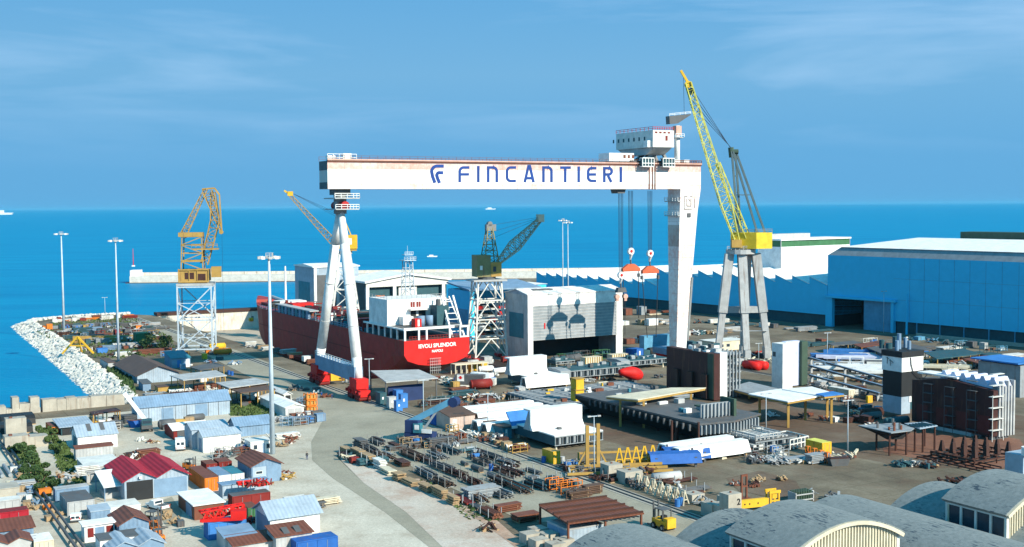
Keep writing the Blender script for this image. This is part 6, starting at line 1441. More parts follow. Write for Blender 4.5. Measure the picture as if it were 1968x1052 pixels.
shed('pale blue shed under the rusty canopy',1052,1092,1052,1160,1020,'pblue/corr','lgrey',ridge='flat',over=.1,doors=[('l',.05,.45,.02,.9,'lblue'),('l',.5,.95,.02,.9,'lblue')])
dumper(1262,1012,210,'yellow and white wheeled loader with dark mast parked beside the rusty canopy','yellow',1.5,name='loader',cat='loader')
for i,(px,py) in enumerate(((1012,1050),(1030,1062),(1048,1050),(1062,1070),(1078,1062),(1028,1040))):
    t=root('concrete_block','pale concrete block in the pile left of the pale blue shed, %s from the left'%ORD[i].replace('nearest','first'),'concrete block',gp(px,py),30,'pale concrete blocks'); MB().box(0,2.6,0,2.4,0,1.8).build('block','concrete/worn',t)
def cblock(px,py,w,d,h,label,txt=None,z=0,rz=30):
    t=root('concrete_block',label,'concrete block',gp(px,py,z),rz); MB().box(0,w,0,d,0.02,h).build('block','concrete/worn',t)
    if txt: text(txt,h*.55,w*.78,h*.3,-.04,t,'black',.03)
    MB().box(w*.45,w*.55,d*.45,d*.55,h,h+.25).build('lifting_eye','rust',t)
cblock(1395,985,2.7,2.5,2.6,'lower grey concrete block under the block marked 2')
cblock(1384,1002,2.8,3,2.6,'large grey concrete block in front of the one marked 2')
cblock(1368,998,2.4,3,2.5,'grey concrete block left of the stack marked 2')
cblock(1400,983,2.9,2.4,2.8,'concrete block painted with a black 2 on top of a stack','2',2.6)
cblock(1170,922,3.4,3,2.8,'white concrete block beside the crane rails near the yellow jig')
cblock(1202,932,4.2,3,2.4,'pink stained concrete block right of the white one by the rails')
cblock(1330,968,3,3,1.5,'low pale concrete slab beside the blue drums')
t=root('lifting_beam','yellow lifting beam with a tall yellow frame at its end, near the vaulted roofs','lifting frame',gp(1428,985),20); t.scale=(.62,.62,.66)
MB().exx([(0,1),(1.2,1),(1.2,3.2),(0,3.2)],-1,8.6).build('beam','yellow',t); b=MB()
for x in(8.8,11.6):
    for y in (-.4,1.8): b.box(x,x+.45,y,y+.45,0,5)
b.box(8.6,12.3,-.5,-.1,4.4,5.2).box(8.6,12.3,1.9,2.3,4.4,5.2).box(9.25,11.6,-.45,-.1,2.2,2.6).box(9.6,11.2,-.3,1.8,3,4.2).build('end_frame','yellow',t)
MB().cyl((.6,-.05,2.1),(.6,-.003,2.1),.25,n=10).cyl((2.2,-.05,2.1),(2.2,-.003,2.1),.25,n=10).cyl((5,-.05,2.1),(5,-.003,2.1),.25,n=10).build('hole','black',t); MB().box(0,.6,0,1,0,1).box(6,6.6,0,1,0,1).build('foot','rust',t)
# A-frame trestle row near 1230-1330,930
for i in range(7):
    C=gp(1232+i*14.5,938+i*5.6); t=root('trestle','pale steel trestle standing in a row beside the crane rails, %s'%(ORDL[i].replace('leftmost','leftmost')+(' from the left' if i else '')),'trestle',C,40,'pale trestles in a row')
    b=MB().beam((-.8,0,0),(0,.4,2.6),.2).beam((.8,0,0),(0,.4,2.6),.2).beam((-.8,1.6,0),(0,1.2,2.6),.2).beam((.8,1.6,0),(0,1.2,2.6),.2).beam((-.5,.2,1),(.5,.2,1),.15).beam((0,.3,2.6),(0,1.3,2.6),.25); b.build('frame','cream',t)
def drum(px,py,col,label,group=None,n=1): 
    C=gp(px,py); t=root('drum',label,'drum',C,0,group); MB().cyl((0,0,0),(0,0,1.3),.5,n=12).build('barrel',col,t,smooth=False); MB().cyl((0,0,1.3),(0,0,1.36),.53,n=12).cyl((0,0,.62),(0,0,.7),.53,n=12).build('hoop',col,t)
drum(1302,974,'sblue','blue drum beside the trestle row, left one'); drum(1309,971,'sblue','blue drum beside the trestle row, right one'); drum(1045,890,'blue','blue drum at the corner of the yellow container'); drum(944,905,'blue','blue drum among the pipe stacks'); drum(1081,890,'lgrey','pale drum right of the yellow container')
drum(440,720,'blue','blue drum beside the open canopy sheds, left one'); drum(446,722,'blue','blue drum beside the open canopy sheds, right one')
# bogie wagon / yellow baskets by white shed
t=root('basket_stack','tall stack of orange yellow steel baskets beside the white double-door shed','steel basket',gp(590,793),30); b=MB()
for z in (0,1.7,3.4):
    b.box(0,3,0,2.6,z,z+.25)
    for x in(0,1,2,2.8): b.box(x,x+.2,0,.15,z+.25,z+1.5); b.box(x,x+.2,2.45,2.6,z+.25,z+1.5)
    b.box(0,3,0,.15,z+1.3,z+1.55).box(0,.15,0,2.6,z+1.3,z+1.55)
b.build('frame','orange',t); MB().box(.3,2.7,.3,2.3,.3,4.6).build('load','ochre',t)
# right yard: low pallets/tables near 1400-1550,830-880
t,w,d,h=ribtable('raised grey grid platform with handrails in the right yard',1415,1452,868,1535,848,name='platform',cat='platform',n=9,m='dgrey',rib='steel',lh=.6,dims=(None,13,None)); MB().rail([(0,0,h),(w*.6,0,h),(w*.6,d,h),(0,d,h),(0,0,h)],1.2,6,.12).build('railing','lgrey',t)
for k_ in range(9): MB().box(.5+k_*1.1,1.2+k_*1.1,.4,d-1,h+.01,h+.3).build('slat','lgrey' if k_%3 else 'offwhite',t)
b=MB().rail([(w*.5,-4,.4),(w,-3,.4),(w,4,.4),(w*.4,4,.4)],2.2,5,.15).build('tube_frame','offwhite',t)
for i in range(4):
    t=root('gas_rack','orange steel gas bottle rack in front of the yellow container, %s from the left'%ORD[i].replace('nearest','first'),'rack',gp(1552+i*12.5,880+i*4),30,'orange gas racks'); t.scale=(.75,.75,.7); b=MB()
    for x in (0,1.1):
        for y in(0,.9): b.box(x,x+.18,y,y+.18,0,3.4)
    b.box(0,1.3,0,1.1,1.5,1.65).box(0,1.3,0,1.1,3.3,3.45).build('frame','orange',t); MB().cyl((.6,.6,.1),(.6,.6,2.6),.35,n=8).build('bottle','dgrey' if i%2 else 'dred',t)
t=root('bottle_rack','rack of grey gas bottles in the yard between lifting beam and vaulted roofs','gas bottles',gp(1530,966),25); b=MB()
for k_ in range(7):
    for j in range(3): b.cyl((k_*.55,j*.7,0),(k_*.55,j*.7,2.0),.24,n=7)
b.build('bottles','dgreen',t); MB().box(-.4,3.8,-.4,-.25,.3,.5).box(-.4,3.8,-.4,-.25,1.3,1.5).box(-.4,-.2,-.4,1.9,0,1.8).box(3.6,3.8,-.4,1.9,0,1.8).build('rack','lgrey',t)
t=root('skip','dark open scrap skip in the open yard','skip',gp(1600,897),10); MB().ext([(0,0),(3.4,0),(4,1.5),(-.5,1.5)],0,2).build('tub','dgrey/worn',t); MB().box(-.3,3.8,.15,1.85,1.51,1.7).build('scrap','drust',t)
t=root('upright_gantry','rusty upright twin post frame in the brown yard near the yellow lifting frame','frame',gp(1425,960),30); MB().box(0,.3,0,.3,0,4.6).box(1.2,1.5,0,.3,0,4.6).box(.3,1.2,0,.3,4.2,4.6).box(.3,1.2,0,.3,2.2,2.5).box(-.4,1.9,-.6,1,0,.15).build('frame','rust',t)
for px,py,l in ((1560,700,'far'),(1500,0,''),) if False else (): pass
# brown shed group (left middle)
shed('brown roofed shed with low pale gable front beside the rocks',222,264,738,344,722,'pblue/corr','brown',ridge='u',rise=2.6,over=.8)
shed('teal long workshop with white door behind the brown roofed shed',312,330,708,366,690,'lblue','teal',ridge='mono',rise=1.4,over=.3,doors=[('f',.3,.5,.02,.8,'sblue'),('f',.75,.95,.02,.85,'white')],dims=(None,10,None))
shed('grey lean-to shed with a black side left of the lattice crane foot',150+50,208,712,222,698,'lgrey','brown',ridge='flat',over=.2,dims=(None,14,None))
def canopy(label,pts,z,m,posts=None,under=None):
    P0_=gp(*pts[0]); t=root('canopy',label,'canopy',Vector((P0_.x,P0_.y,0)),30); P=[rzm@(gp(px,py,z)-t.location) for px,py in pts]
    MB().pri([(p.x,p.y) for p in P],z-.2,z+.05).build('roof',m,t); b=MB(); c_=sum(P,Vector())/len(P); n=len(P)
    for i in range(n):
        for k_ in (0,.5): p=P[i].lerp(P[(i+1)%n],k_).lerp(c_,.06); b.box(p.x-.12,p.x+.12,p.y-.12,p.y+.12,0,z-.2)
    b.build('post','ochre',t); q=random.Random(int(pts[0][0]))
    for k_ in range(5):
        p=P[q.randrange(n)].lerp(c_,q.uniform(.3,.9)); MB().box(p.x-1,p.x+1,p.y-.8,p.y+.8,0,q.uniform(.8,2)).build('stored_load',q.choice(['white','rust','lgrey','dgrey','ochre']),t)
    return t
canopy('grey corrugated canopy on thin posts right of the brown roofed shed',[(326,722),(352,731),(436,722),(415,712)],4.6,'lgrey/roofc')
canopy('olive brown canopy sheltering timber trestles left of the tall mast',[(424,742),(462,755),(530,748),(495,731)],4.6,'brown/worn')
canopy('grey fibre cement canopy behind the olive brown one',[(415,736),(440,746),(520,735),(490,727)],5.2,'lgrey/worn')
canopy('small grey canopy roof between the lattice crane and the road',[(365,706),(385,712),(432,703),(410,697)],4.0,'dgrey/worn')
canopy('dark flat roof on posts beside the sea wall above the open shed',[(172,792),(178,797),(232,789),(222,784)],3.6,'drust/worn')
canopy('long dark flat platform canopy left of the big hall door',[(1590,660),(1600,664),(1660,660),(1640,655)],3,'dgrey/worn')
shed('rusty brown container shed with orange side in front of the canopies',288,304,756,350,745,'ochre','brown',ridge='flat',over=.2,dims=(None,4,None))
shed('small blue shed with dark roof in front of the brown roofed shed',264,275,752,290,738,'lblue','dgrey',ridge='mono',rise=.4,dims=(None,6,None))

# long white girders and rails on the right yard
def girders(label,px,py,L,n,sp,rz,m='white',h=1.0,name='girder_stack'):
    t=root(name,label,'girder stack',gp(px,py),rz); b=MB(); q=random.Random(int(px))
    for i in range(n): x=q.uniform(-1.5,1.5); b.box(x,L+x,i*sp,i*sp+sp*.55,.8,.8+h)
    b.build('girders',m,t); s=MB()
    for k in (.1,.5,.88): s.box(L*k,L*k+.4,-.3,n*sp,0,.797)
    s.build('bearers','dgrey',t); return t
girders('stack of long white box girders right of the white folded block, nearest one',1562,714,22,4,2.3,-14)
girders('stack of long white box girders in the middle of the right yard',1640,722,20,5,2.2,-14)
girders('stack of lavender box girders behind the white girder stacks',1575,694,24,4,2.4,-14,'lav')
girders('stack of bright blue girders at the rear of the girder stacks',1590,684,16,3,2.2,-14,'sblue',1.3)
girders('stack of pale girders beside the square tower block',1665,706,13,4,2.2,-14,'offwhite')
girders('stack of cream planks behind the square tower block',1770,712,15,4,1.8,-14,'cream',.7)
for i,(a,b_) in enumerate((((1556,700),(1700,743)),((1556,716),(1700,758)),((1556,735),(1690,772)))):
    A_=gp(*a); B_=gp(*b_); d_=B_-A_; t=root('runway_beam','long dark steel beam on short stands right of the white folded block, %s'%(['rear one','middle one','front one'][i]),'runway beam',A_,math.degrees(math.atan2(d_.y,d_.x)))
    MB().box(0,d_.length,-.3,.3,1.9,2.4).build('beam','dgrey',t); b=MB(); n=5
    for k in range(n): x=1+(d_.length-2)*k/(n-1); b.box(x,x+.5,-.35,.35,0,1.897)
    b.build('posts','lgrey',t); MB().box(0,d_.length,-.35,.35,2.403,2.5).build('cap_plate','lblue',t)
canopy('dark steel table on posts in front of the big hall door',[(1640,662),(1655,668),(1712,660),(1690,655)],3,'rust/worn')
canopy('large dark steel table behind the square tower block',[(1665,668),(1700,682),(1790,672),(1750,660)],3,'dgrey/worn')
canopy('large dark steel table right of the square tower block',[(1775,677),(1800,690),(1885,680),(1850,670)],3.4,'dteal/worn')
canopy('rusty steel table at the right near the blue hall base',[(1850,690),(1885,700),(1925,690),(1895,683)],2.6,'rust/worn')
# ================= STACKED GOODS =================
def pipes(b,L,n,r,rows=3):
    k=0
    for j in range(rows):
        for i in range(n-j):
            b.cyl((0,(i+j*.5)*2*r+r,.3+r+j*r*1.75),(L,(i+j*.5)*2*r+r,.3+r+j*r*1.75),r*.97,n=6)
def bars(b,q,L,W_,n,sc):
    for i in range(n):
        l_=L*q.uniform(.45,1); x=q.uniform(0,L-l_); y=q.uniform(0,W_); z=.25+q.random()*.9*sc; w_=q.uniform(.08,.26); a=q.uniform(-.03,.03)
        b.beam((x,y,z),(x+l_,y+l_*a,z+q.uniform(-.06,.06)),w_,w_*q.uniform(.5,1.3))
def stack(kind,C,rz,q,label,col=None,group=None,sc=1.0):
    cols=dict(bars=['dgrey','steel','drust','brown'],pipe=['dgrey','steel','drust','rust','dteal','dred'],plate=['dgrey','steel','rust','drust','offwhite','dteal'],beam=['rust','steel','dgrey','offwhite','lgrey','ochre'],timber=['wood','cream','offwhite','wood'],crate=['dgrey','lblue','rust','wood','dteal','lgrey','ochre','sblue','offwhite'],rack=['lgrey','dgrey','ochre','steel'],coil=['drust','dgrey','dred'],junk=['lgrey','dgrey','rust','steel','offwhite','dteal'],tank=['dred','dgrey','steel','dteal','sblue'])
    col=col or q.choice(cols[kind]); nm=dict(bars='bar_stack',pipe='pipe_bundle',plate='plate_stack',beam='beam_stack',timber='timber_stack',crate='crate',rack='steel_rack',coil='cable_coil',junk='scrap_pile',tank='pressure_tank')[kind]
    t=root(nm,label(col,nm) if callable(label) else label,nm.split('_')[-1] if kind in('crate',) else nm.replace('_',' '),C,rz,group)
    b=MB()
    if kind=='pipe':
        L=q.uniform(4,8)*sc; n=q.randrange(4,7); r=q.uniform(.16,.3)*sc; pipes(b,L,n,r,q.randrange(1,3)); b.build('pipes',col+'/worn',t)
        MB().box(L*.2,L*.2+.25,-.2,n*2*r+.2,0,.3).box(L*.75,L*.75+.25,-.2,n*2*r+.2,0,.3).build('bearer','wood',t)
        s=MB()
        for x in (L*.2,L*.75):
            for y in (-.2,n*2*r+.1): s.box(x,x+.15,y,y+.12,.3,1.9*sc)
        s.build('stake','steel',t)
    elif kind=='bars':
        col='dgrey' if col=='steel' else col
        L=q.uniform(6,11); W_=q.uniform(1.6,2.8); bars(b,q,L,W_,22,1.0); b.build('bars',col+'/worn',t); s=MB(); bars(s,q,L,W_,7,1.3); s.build('loose_bars',q.choice(['steel','drust','brown','dgrey','dteal']),t)
        s=MB()
        for x in (L*.12,L*.5,L*.88): s.box(x,x+.2,-.1,W_+.1,0,.22); s.box(x,x+.12,-.12,-.02,.22,q.uniform(1.4,2.2)); s.box(x,x+.12,W_+.02,W_+.12,.22,q.uniform(1.4,2.2))
        s.box(L*.12,L*.88+.2,W_/2-.05,W_/2+.05,.05,.15).build('rack_frame','grey',t)
    elif kind in('plate','timber'):
        L=q.uniform(3.5,6.5)*sc; W_=q.uniform(1.6,2.6)*sc; n=q.randrange(3,7)
        for i in range(n):
            dx,dy=q.uniform(-.35,.35),q.uniform(-.2,.2); b.box(dx,L+dx,dy,W_+dy,.25+i*.32,.25+i*.32+.2)
        b.build('plates' if kind=='plate' else 'boards',col+'/worn',t); s=MB()
        for i in range(n): s.box(.4,.6,.1,W_-.1,.12+i*.32-.07,.25+i*.32-.002); s.box(L-.8,L-.6,.1,W_-.1,.12+i*.32-.07,.25+i*.32-.002)
        s.build('spacers','wood',t)
    elif kind=='beam':
        L=q.uniform(5,9)*sc
        for j in range(q.randrange(1,4)):
            for i in range(q.randrange(3,6)):
                y=i*.7; z=.25+j*.6; b.box(0,L+q.uniform(-.6,.6),y,y+.5,z,z+.1); b.box(0,L,y+.2,y+.3,z+.1,z+.42); b.box(0,L+q.uniform(-.3,.3),y,y+.5,z+.42,z+.52)
        b.build('beams',col+'/worn',t); MB().box(1,1.3,-.1,3.4,0,.248).box(L-1.6,L-1.3,-.1,3.4,0,.248).build('bearer','wood',t)
    elif kind=='crate':
        W_,D_,H_=q.uniform(1.4,2.8)*sc,q.uniform(1.4,2.4)*sc,q.uniform(.9,2)*sc; b.box(.06,W_-.06,.06,D_-.06,.12,H_-.003); b.build('body',col+'/worn',t); s=MB()
        for x in (0,W_*.47,W_-.12): s.box(x,x+.12,-.02,.058,0,H_); s.box(x,x+.12,D_-.06,D_+.02,0,H_)
        s.box(0,W_,0,D_,H_,H_+.08).box(-.03,.058,.1,D_-.1,H_*.45,H_*.55).build('battens',col,t)
    elif kind=='rack':
        L=q.uniform(2.5,4.5)*sc; H_=q.uniform(1.2,2.1)*sc
        for x in (0,L*.5,L):
            for y in(0,1.6): b.box(x,x+.14,y,y+.14,0,H_)
        for z in (.3,H_*.6,H_): b.box(0,L+.14,0,.14,z,z+.1); b.box(0,L+.14,1.6,1.74,z,z+.1)
        b.build('frame',col,t); s=MB()
        for k in range(5): x=q.uniform(.2,L-.8); z=q.choice((.42,H_*.6+.11)); s.box(x,x+q.uniform(.4,.9),.2,1.5,z,z+q.uniform(.3,.8))
        s.build('load',q.choice(['dgrey','rust','dteal','offwhite','sblue']),t)
    elif kind=='coil':
        r=q.uniform(.55,.9)*sc; b.cyl((0,0,r),(q.uniform(2,6)*sc,0,r),r*.8,n=14).cyl((0,0,r),(.15,0,r),r,n=14).build('drum',col+'/worn',t); MB().box(-.2,2,-.5,.5,0,.2).build('chock','wood',t)
    elif kind=='tank':
        r=q.uniform(.7,1.2)*sc; L=q.uniform(3,6)*sc; b.cyl((0,0,r+.3),(L,0,r+.3),r,n=12).cyl((-.4,0,r+.3),(0,0,r+.3),r*.6,r,12).cyl((L,0,r+.3),(L+.4,0,r+.3),r,r*.6,12).build('tank',col,t,smooth=True); MB().box(.5,.8,-r,r,0,r*.7).box(L-.8,L-.5,-r,r,0,r*.7).build('saddle','dgrey',t)
    else:
        for k in range(q.randrange(9,16)):
            x,y,z=q.uniform(-1.8,1.8)*sc,q.uniform(-1.2,1.2)*sc,q.uniform(.1,.9)*sc; a=q.uniform(0,PI); L=q.uniform(.6,2.4)*sc; w_=q.uniform(.1,.5)
            b.beam((x-math.cos(a)*L/2,y-math.sin(a)*L/2,z),(x+math.cos(a)*L/2,y+math.sin(a)*L/2,z+q.uniform(-.1,.8)),w_,w_*q.uniform(.3,1))
        b.build('scrap',col+'/worn',t)
        s=MB()
        for k in range(6): x,y=q.uniform(-1.5,1.5)*sc,q.uniform(-1,1)*sc; s.box(x,x+q.uniform(.3,1)*sc,y,y+q.uniform(.3,1),0,q.uniform(.3,1.2)*sc)
        s.build('pieces',q.choice(['dgrey','rust','wood','offwhite','dteal']),t)
    return t
CN=dict(teal='teal',tblue='blue',brown='brown',dgrey='dark grey',steel='steel grey',drust='dark rusty',rust='rusty',dteal='dark teal',dred='dark red',offwhite='off-white',lgrey='light grey',ochre='ochre',wood='wooden',cream='cream',lblue='light blue',sblue='bright blue',white='white',yellow='yellow',orange='orange',lav='lavender',green='green',red='red',pblue='pale blue')
NN=dict(bar_stack='bar stack',pipe_bundle='pipe bundle',plate_stack='plate stack',beam_stack='beam stack',timber_stack='timber stack',crate='crate',steel_rack='steel rack',cable_coil='cable reel',scrap_pile='scrap pile',pressure_tank='round tank')
def row(where,p0,p1,n,kinds,seed,sc=1.0,rz=30,jit=1.0,zz=0,cols=None,uvc=False,rj=6):
    q=random.Random(seed); A=uv(*p0) if uvc else gp(*p0); B=uv(*p1) if uvc else gp(*p1)
    for i in range(n):
        f=(i+.5)/n; C=A.lerp(B,f)+Vector((q.uniform(-jit,jit),q.uniform(-jit,jit),zz)); k=q.choice(kinds)
        pa,pb=proj(A),proj(B); dx,dy=pb[0]-pa[0],pb[1]-pa[1]; hz=abs(dx)>=abs(dy)*1.2
        ix=i if (dx>0 if hz else dy<0) else n-1-i; o=(ORD[ix] if ix<20 else 'twenty-'+ORD[ix-20].replace('nearest','first')).replace('nearest','first'); end='left' if hz else 'front'
        lab=lambda c,nm,o=o,end=end: ('%s %s, %s from %s, %s'%(CN.get(c,c),NN[nm],o,end,where.replace('the ','',1)))
        stack(k,C,rz+q.uniform(-rj,rj)+(90 if k=='pipe' and q.random()<.5 else 0),q,lab,col=q.choice(cols) if cols else None,group='goods in '+where,sc=sc)
MIX=['pipe','pipe','plate','beam','rack','crate','coil','timber']
for j,(v,u0,u1,n) in enumerate(((123.5,184,249,9),(119,186,249,10),(114,186,249,9),(109,184,249,10),(103.5,184,248,9),(98,186,243,10))):
    row('the %s storage row from the crane rails'%['first','second','third','fourth','fifth','sixth'][j],(v,u0),(v,u1),n,[['bars','bars','pipe'],['bars','bars','rack','junk'],['bars','pipe','bars','coil'],['bars','bars','plate'],['bars','timber','junk','bars'],['timber','timber','timber','plate']][j],40+j,uvc=True,jit=.5,rj=3,sc=.8,cols=[['dgrey','drust','dgrey','dteal'],['drust','dgrey','steel','drust'],['dgrey','brown','drust','dgrey'],['drust','dgrey','steel','brown'],['dgrey','brown','dgrey','drust','steel'],['wood','cream','offwhite','wood']][j],rz=120)
row('the top row of the storage yard',(742,868),(858,862),7,['timber','timber','pipe','rack'],50,sc=1.2,cols=['wood','brown','dgrey','wood'])
row('the sparse row at the storage yard edge',(700,905),(690,880),2,['pipe','pipe'],51,sc=1.3)
row('the wall of leaning beams along the pink gravel',(1000,1012),(890,960),6,['beam','pipe','plate'],52,jit=.4,rj=3)
row('the clutter in front of the rusty canopy',(1080,965),(1130,952),4,['plate','rack','timber'],53,cols=['dgrey','brown','steel'])
stack('rack',gp(1056,945),30,random.Random(1),'tall orange cage crate at the right end of the storage yard','orange',sc=1.1); stack('rack',gp(1078,952),30,random.Random(2),'second orange cage crate at the right end of the storage yard','orange',sc=1.1)
stack('junk',gp(940,1022),30,random.Random(3),'dark brown scrap heap alone on the pink gravel','drust')
stack('crate',gp(676,893),30,random.Random(4),'small red crate on a rubble pile at the gravel edge','dred')
stack('junk',gp(672,884),30,random.Random(5),'rubble pile at the corner of the road and the gravel patch','cream',sc=1.2)
# beside crane rails right side
row('the line between crane rails and blue drums',(1345,972),(1270,925),6,['plate','pipe','junk','coil'],54)
row('the line beside the low brown-roofed shed',(1000,880),(925,840),5,['rack','crate','junk'],55)
row('the cluster around the dark blue mobile crane',(880,850),(835,795),5,['crate','junk','rack'],56)
row('the dark scrap beside the white panels',(905,790),(850,735),8,['junk','beam','plate','crate','tank'],57,sc=1.3,jit=3)
row('the second line of dark scrap below the ship stern',(960,800),(890,735),8,['junk','beam','plate','rack','tank'],58,sc=1.4,jit=3)
row('the line under the ship stern',(830,735),(935,728),7,['junk','plate','crate'],59,jit=3)
row('the goods beside the ship stern',(960,725),(900,705),6,['crate','junk','tank'],60,jit=3,cols=['white','dgrey','red','lgrey','wood'])
row('the clutter along the left dock edge',(650,716),(470,664),14,['junk','crate','plate'],61,jit=2,cols=['lgrey','rust','offwhite','dgrey','wood'])
row('the clutter beside the gantry foot',(705,752),(640,722),5,['junk','crate'],62,cols=['yellow','lgrey','sblue','dgrey'])
LC=['rust','dgrey','lblue','offwhite','dteal','steel','dgrey','dred','drust','lgrey','steel','ochre']
LC2=['dgrey','dteal','steel','lgrey','drust','lblue']
row('the thin row between second and third rows, left yard',(100,641),(292,635),22,['beam','pipe','junk','plate'],164,sc=1.0,jit=2,cols=LC2)
row('the thin row between third and fourth rows, left yard',(122,655),(296,649),20,['beam','pipe','junk','plate'],165,sc=1.0,jit=2,cols=LC2)
# left far yard rows
row('the far shore row of the left yard',(100,621),(250,611),18,['junk','crate','plate'],63,sc=1.15,jit=3,cols=['offwhite','orange','rust','offwhite','dred'])
row('the second far row of the left yard',(90,634),(285,628),22,['junk','crate','plate','beam','rack'],64,sc=1.2,jit=3,cols=LC)
row('the third row of the left yard',(110,648),(300,642),22,['beam','plate','crate','junk','rack'],65,sc=1.2,jit=3,cols=LC)
row('the fourth row of the left yard',(135,662),(290,655),20,['beam','plate','crate','junk','rack'],66,sc=1.15,jit=3,cols=LC)
row('the fifth row of the left yard',(160,676),(285,668),15,['beam','plate','crate','junk'],67,sc=1.1,jit=3,cols=LC)
row('the sixth row of the left yard',(195,688),(280,682),7,['beam','plate','junk'],68,sc=1.4,jit=2,cols=LC)
for px,py,c,l in ((83,634,'orange','left of two orange crates on the far left shore'),(90,634,'orange','right of two orange crates on the far left shore'),(262,636,'orange','orange crate near the left end of the crane rails'),(284,640,'orange','tall orange crate beside the crane rails'),(188,680,'sblue','bright blue crate near the yellow gantry leg piece'),(262,662,'green','green container-like crate in the left yard')):
    stack('crate',gp(px,py),30,random.Random(int(px)),l,c,sc=1.5 if c!='green' else 3)
t=root('steel_trestle','yellow A-shaped steel frame near the rocks','frame',gp(150,680),0); MB().beam((-6,0,0),(0,0,6.5),.6).beam((6,0,0),(0,0,6.5),.6).beam((0,4,0),(0,0,6.5),.5).beam((-3,0,3),(3,0,3),.4).build('frame','yellow',t)
t=root('steel_trestle','long yellow beam lying in the left yard','beam',gp(140,659),8); MB().box(0,24,0,1.4,1,2.6).build('beam','ochre',t); MB().box(0,1,0,1.4,0,.997).box(22,23,0,1.4,0,.997).build('foot','yellow',t)
row('the clutter between brown shed and lattice crane',(345,712),(330,672),7,['crate','junk','rack'],69,jit=4,cols=['white','dteal','lblue','offwhite','dgrey','ochre'])
row('the clutter at the foot of the left lattice crane',(440,702),(380,672),9,['crate','junk','tank'],70,jit=4,cols=['dgrey','dteal','lblue','white','yellow','orange','dred'])
row('the scrap row below the grey canopies',(290,762),(430,752),12,['junk','plate','beam','rack'],71,jit=2,cols=['offwhite','lgrey','steel','white','rust'])
row('the front row of baskets at the road edge',(545,822),(612,812),8,['rack','rack','crate'],72,sc=1.1,jit=1.2,cols=['dgrey','steel','lblue','dgrey'])
row('the rear row of baskets at the road edge',(540,812),(605,800),7,['rack','crate','junk'],73,sc=1.1,jit=1.5,cols=['dgrey','steel','lgrey','rust'])
row('the junk row before the twin-roofed shed',(398,885),(468,872),7,['rack','junk','rack','crate'],74,jit=.8,cols=['dgrey','offwhite','steel','rust'])
row('the scrap behind the tall mast cabin',(470,852),(530,848),5,['junk','plate'],75,jit=1.2,cols=['offwhite','rust','lgrey'])
row('the small pieces right of the tall mast',(540,865),(560,835),4,['junk'],76,jit=1.5,sc=.7,cols=['wood','rust','lgrey'])
row('the bits beside the rusty roofed workshop',(548,912),(552,925),2,['junk'],77,sc=.8,jit=.5,cols=['rust','ochre'])
row('the piles right of the pale blue cabin',(520,985),(615,975),5,['junk','plate','beam'],78,jit=1.2,cols=['wood','offwhite','dgrey','cream'])
row('the scrap pile beside the grey shed',(232,888),(290,876),6,['junk','junk','plate'],79,jit=1.4,cols=['white','offwhite','rust','drust','lblue'])
row('the clutter between white sheds and sea wall',(185,832),(240,812),5,['junk','rack','beam'],80,jit=1.5,cols=['offwhite','dgrey','rust'])
row('the machines beside the long blue shed',(300,828),(372,812),5,['crate','beam','tank'],81,jit=.8,cols=['yellow','wood','ochre','dgrey'])
row('the oddments beside the double pipes',(102,1010),(70,945),6,['junk','crate'],82,jit=1.2,sc=.8,cols=['rust','concrete' if 0 else 'wood','lblue','orange'])
row('the oddments on the far left beside the pipes',(45,985),(15,930),5,['crate','junk','plate'],83,jit=1.0,sc=.9,cols=['wood','lgrey','cream'])
row('the scrap lying on the grey container roofs',(128,950),(165,945),4,['junk','plate'],84,jit=.6,sc=.8,zz=2.9,cols=['offwhite','dgrey','lgrey'])
row('the scrap lying on the green and brown containers',(455,968),(520,962),5,['pipe','junk'],85,jit=.5,sc=.7,zz=2.9,cols=['red','dred','rust'])
t=root('crane_jib_part','bright red lattice crane jib part lying on the white flat roofed shed side','crane jib',gp(385,1002,3.0),10)
MB().lattice((0,0,.8),(7,2,1.6),1.6,1.0,7,.16,.12).beam((0,-.5,.2),(7,-.8,.3),.5).box(5,7.5,-1,1,.2,1.6).build('jib','red',t)
# right and far yard
row('the pale beams row far behind the white folded block',(1560,712),(1745,700),10,['beam','plate','rack'],90,sc=2.0,jit=3,cols=['offwhite','white','lblue','white','dgrey'],rz=-10)
row('the second pale beams row behind the white folded block',(1560,690),(1730,684),9,['beam','plate','beam'],91,sc=2.2,jit=3,cols=['white','white','lav','sblue','offwhite'],rz=-10)
row('the third pale beams row toward the big hall door',(1570,730),(1740,738),8,['beam','plate','junk'],92,sc=1.8,jit=3,cols=['dgrey','offwhite','steel','wood'],rz=-8)
row('the tables in front of the big hall',(1620,668),(1760,680),7,['rack','beam','junk'],93,sc=1.9,jit=3,cols=['dgrey','rust','offwhite'])
row('the yard edge row right of the square tower',(1790,700),(1960,722),9,['rack','plate','beam','junk'],94,sc=2.0,jit=3,cols=['dgrey','offwhite','rust','dteal','wood'])
row('the rear row right of the square tower',(1780,676),(1960,700),8,['plate','rack','beam'],95,sc=2.1,jit=3,cols=['dgrey','dteal','rust','offwhite'])
row('the clutter between gantry leg and yellow crane',(1300,648),(1400,640),8,['crate','junk','beam'],96,sc=1.8,jit=4,cols=['white','offwhite','cream','lgrey','wood'])
row('the pale line right of the gantry ropes',(1200,628),(1290,622),7,['beam','crate','junk'],97,sc=2.0,jit=4,cols=['offwhite','white','cream','wood','lgrey'])
row('the second line of pale blocks behind the hangar',(1200,608),(1300,606),6,['beam','crate','plate'],98,sc=2.2,jit=4,cols=['white','cream','steel','rust'])
row('the line of parts right of the hangar wall',(1200,662),(1275,656),6,['crate','junk','beam'],99,sc=1.6,jit=3,cols=['offwhite','rust','red','white','steel'])
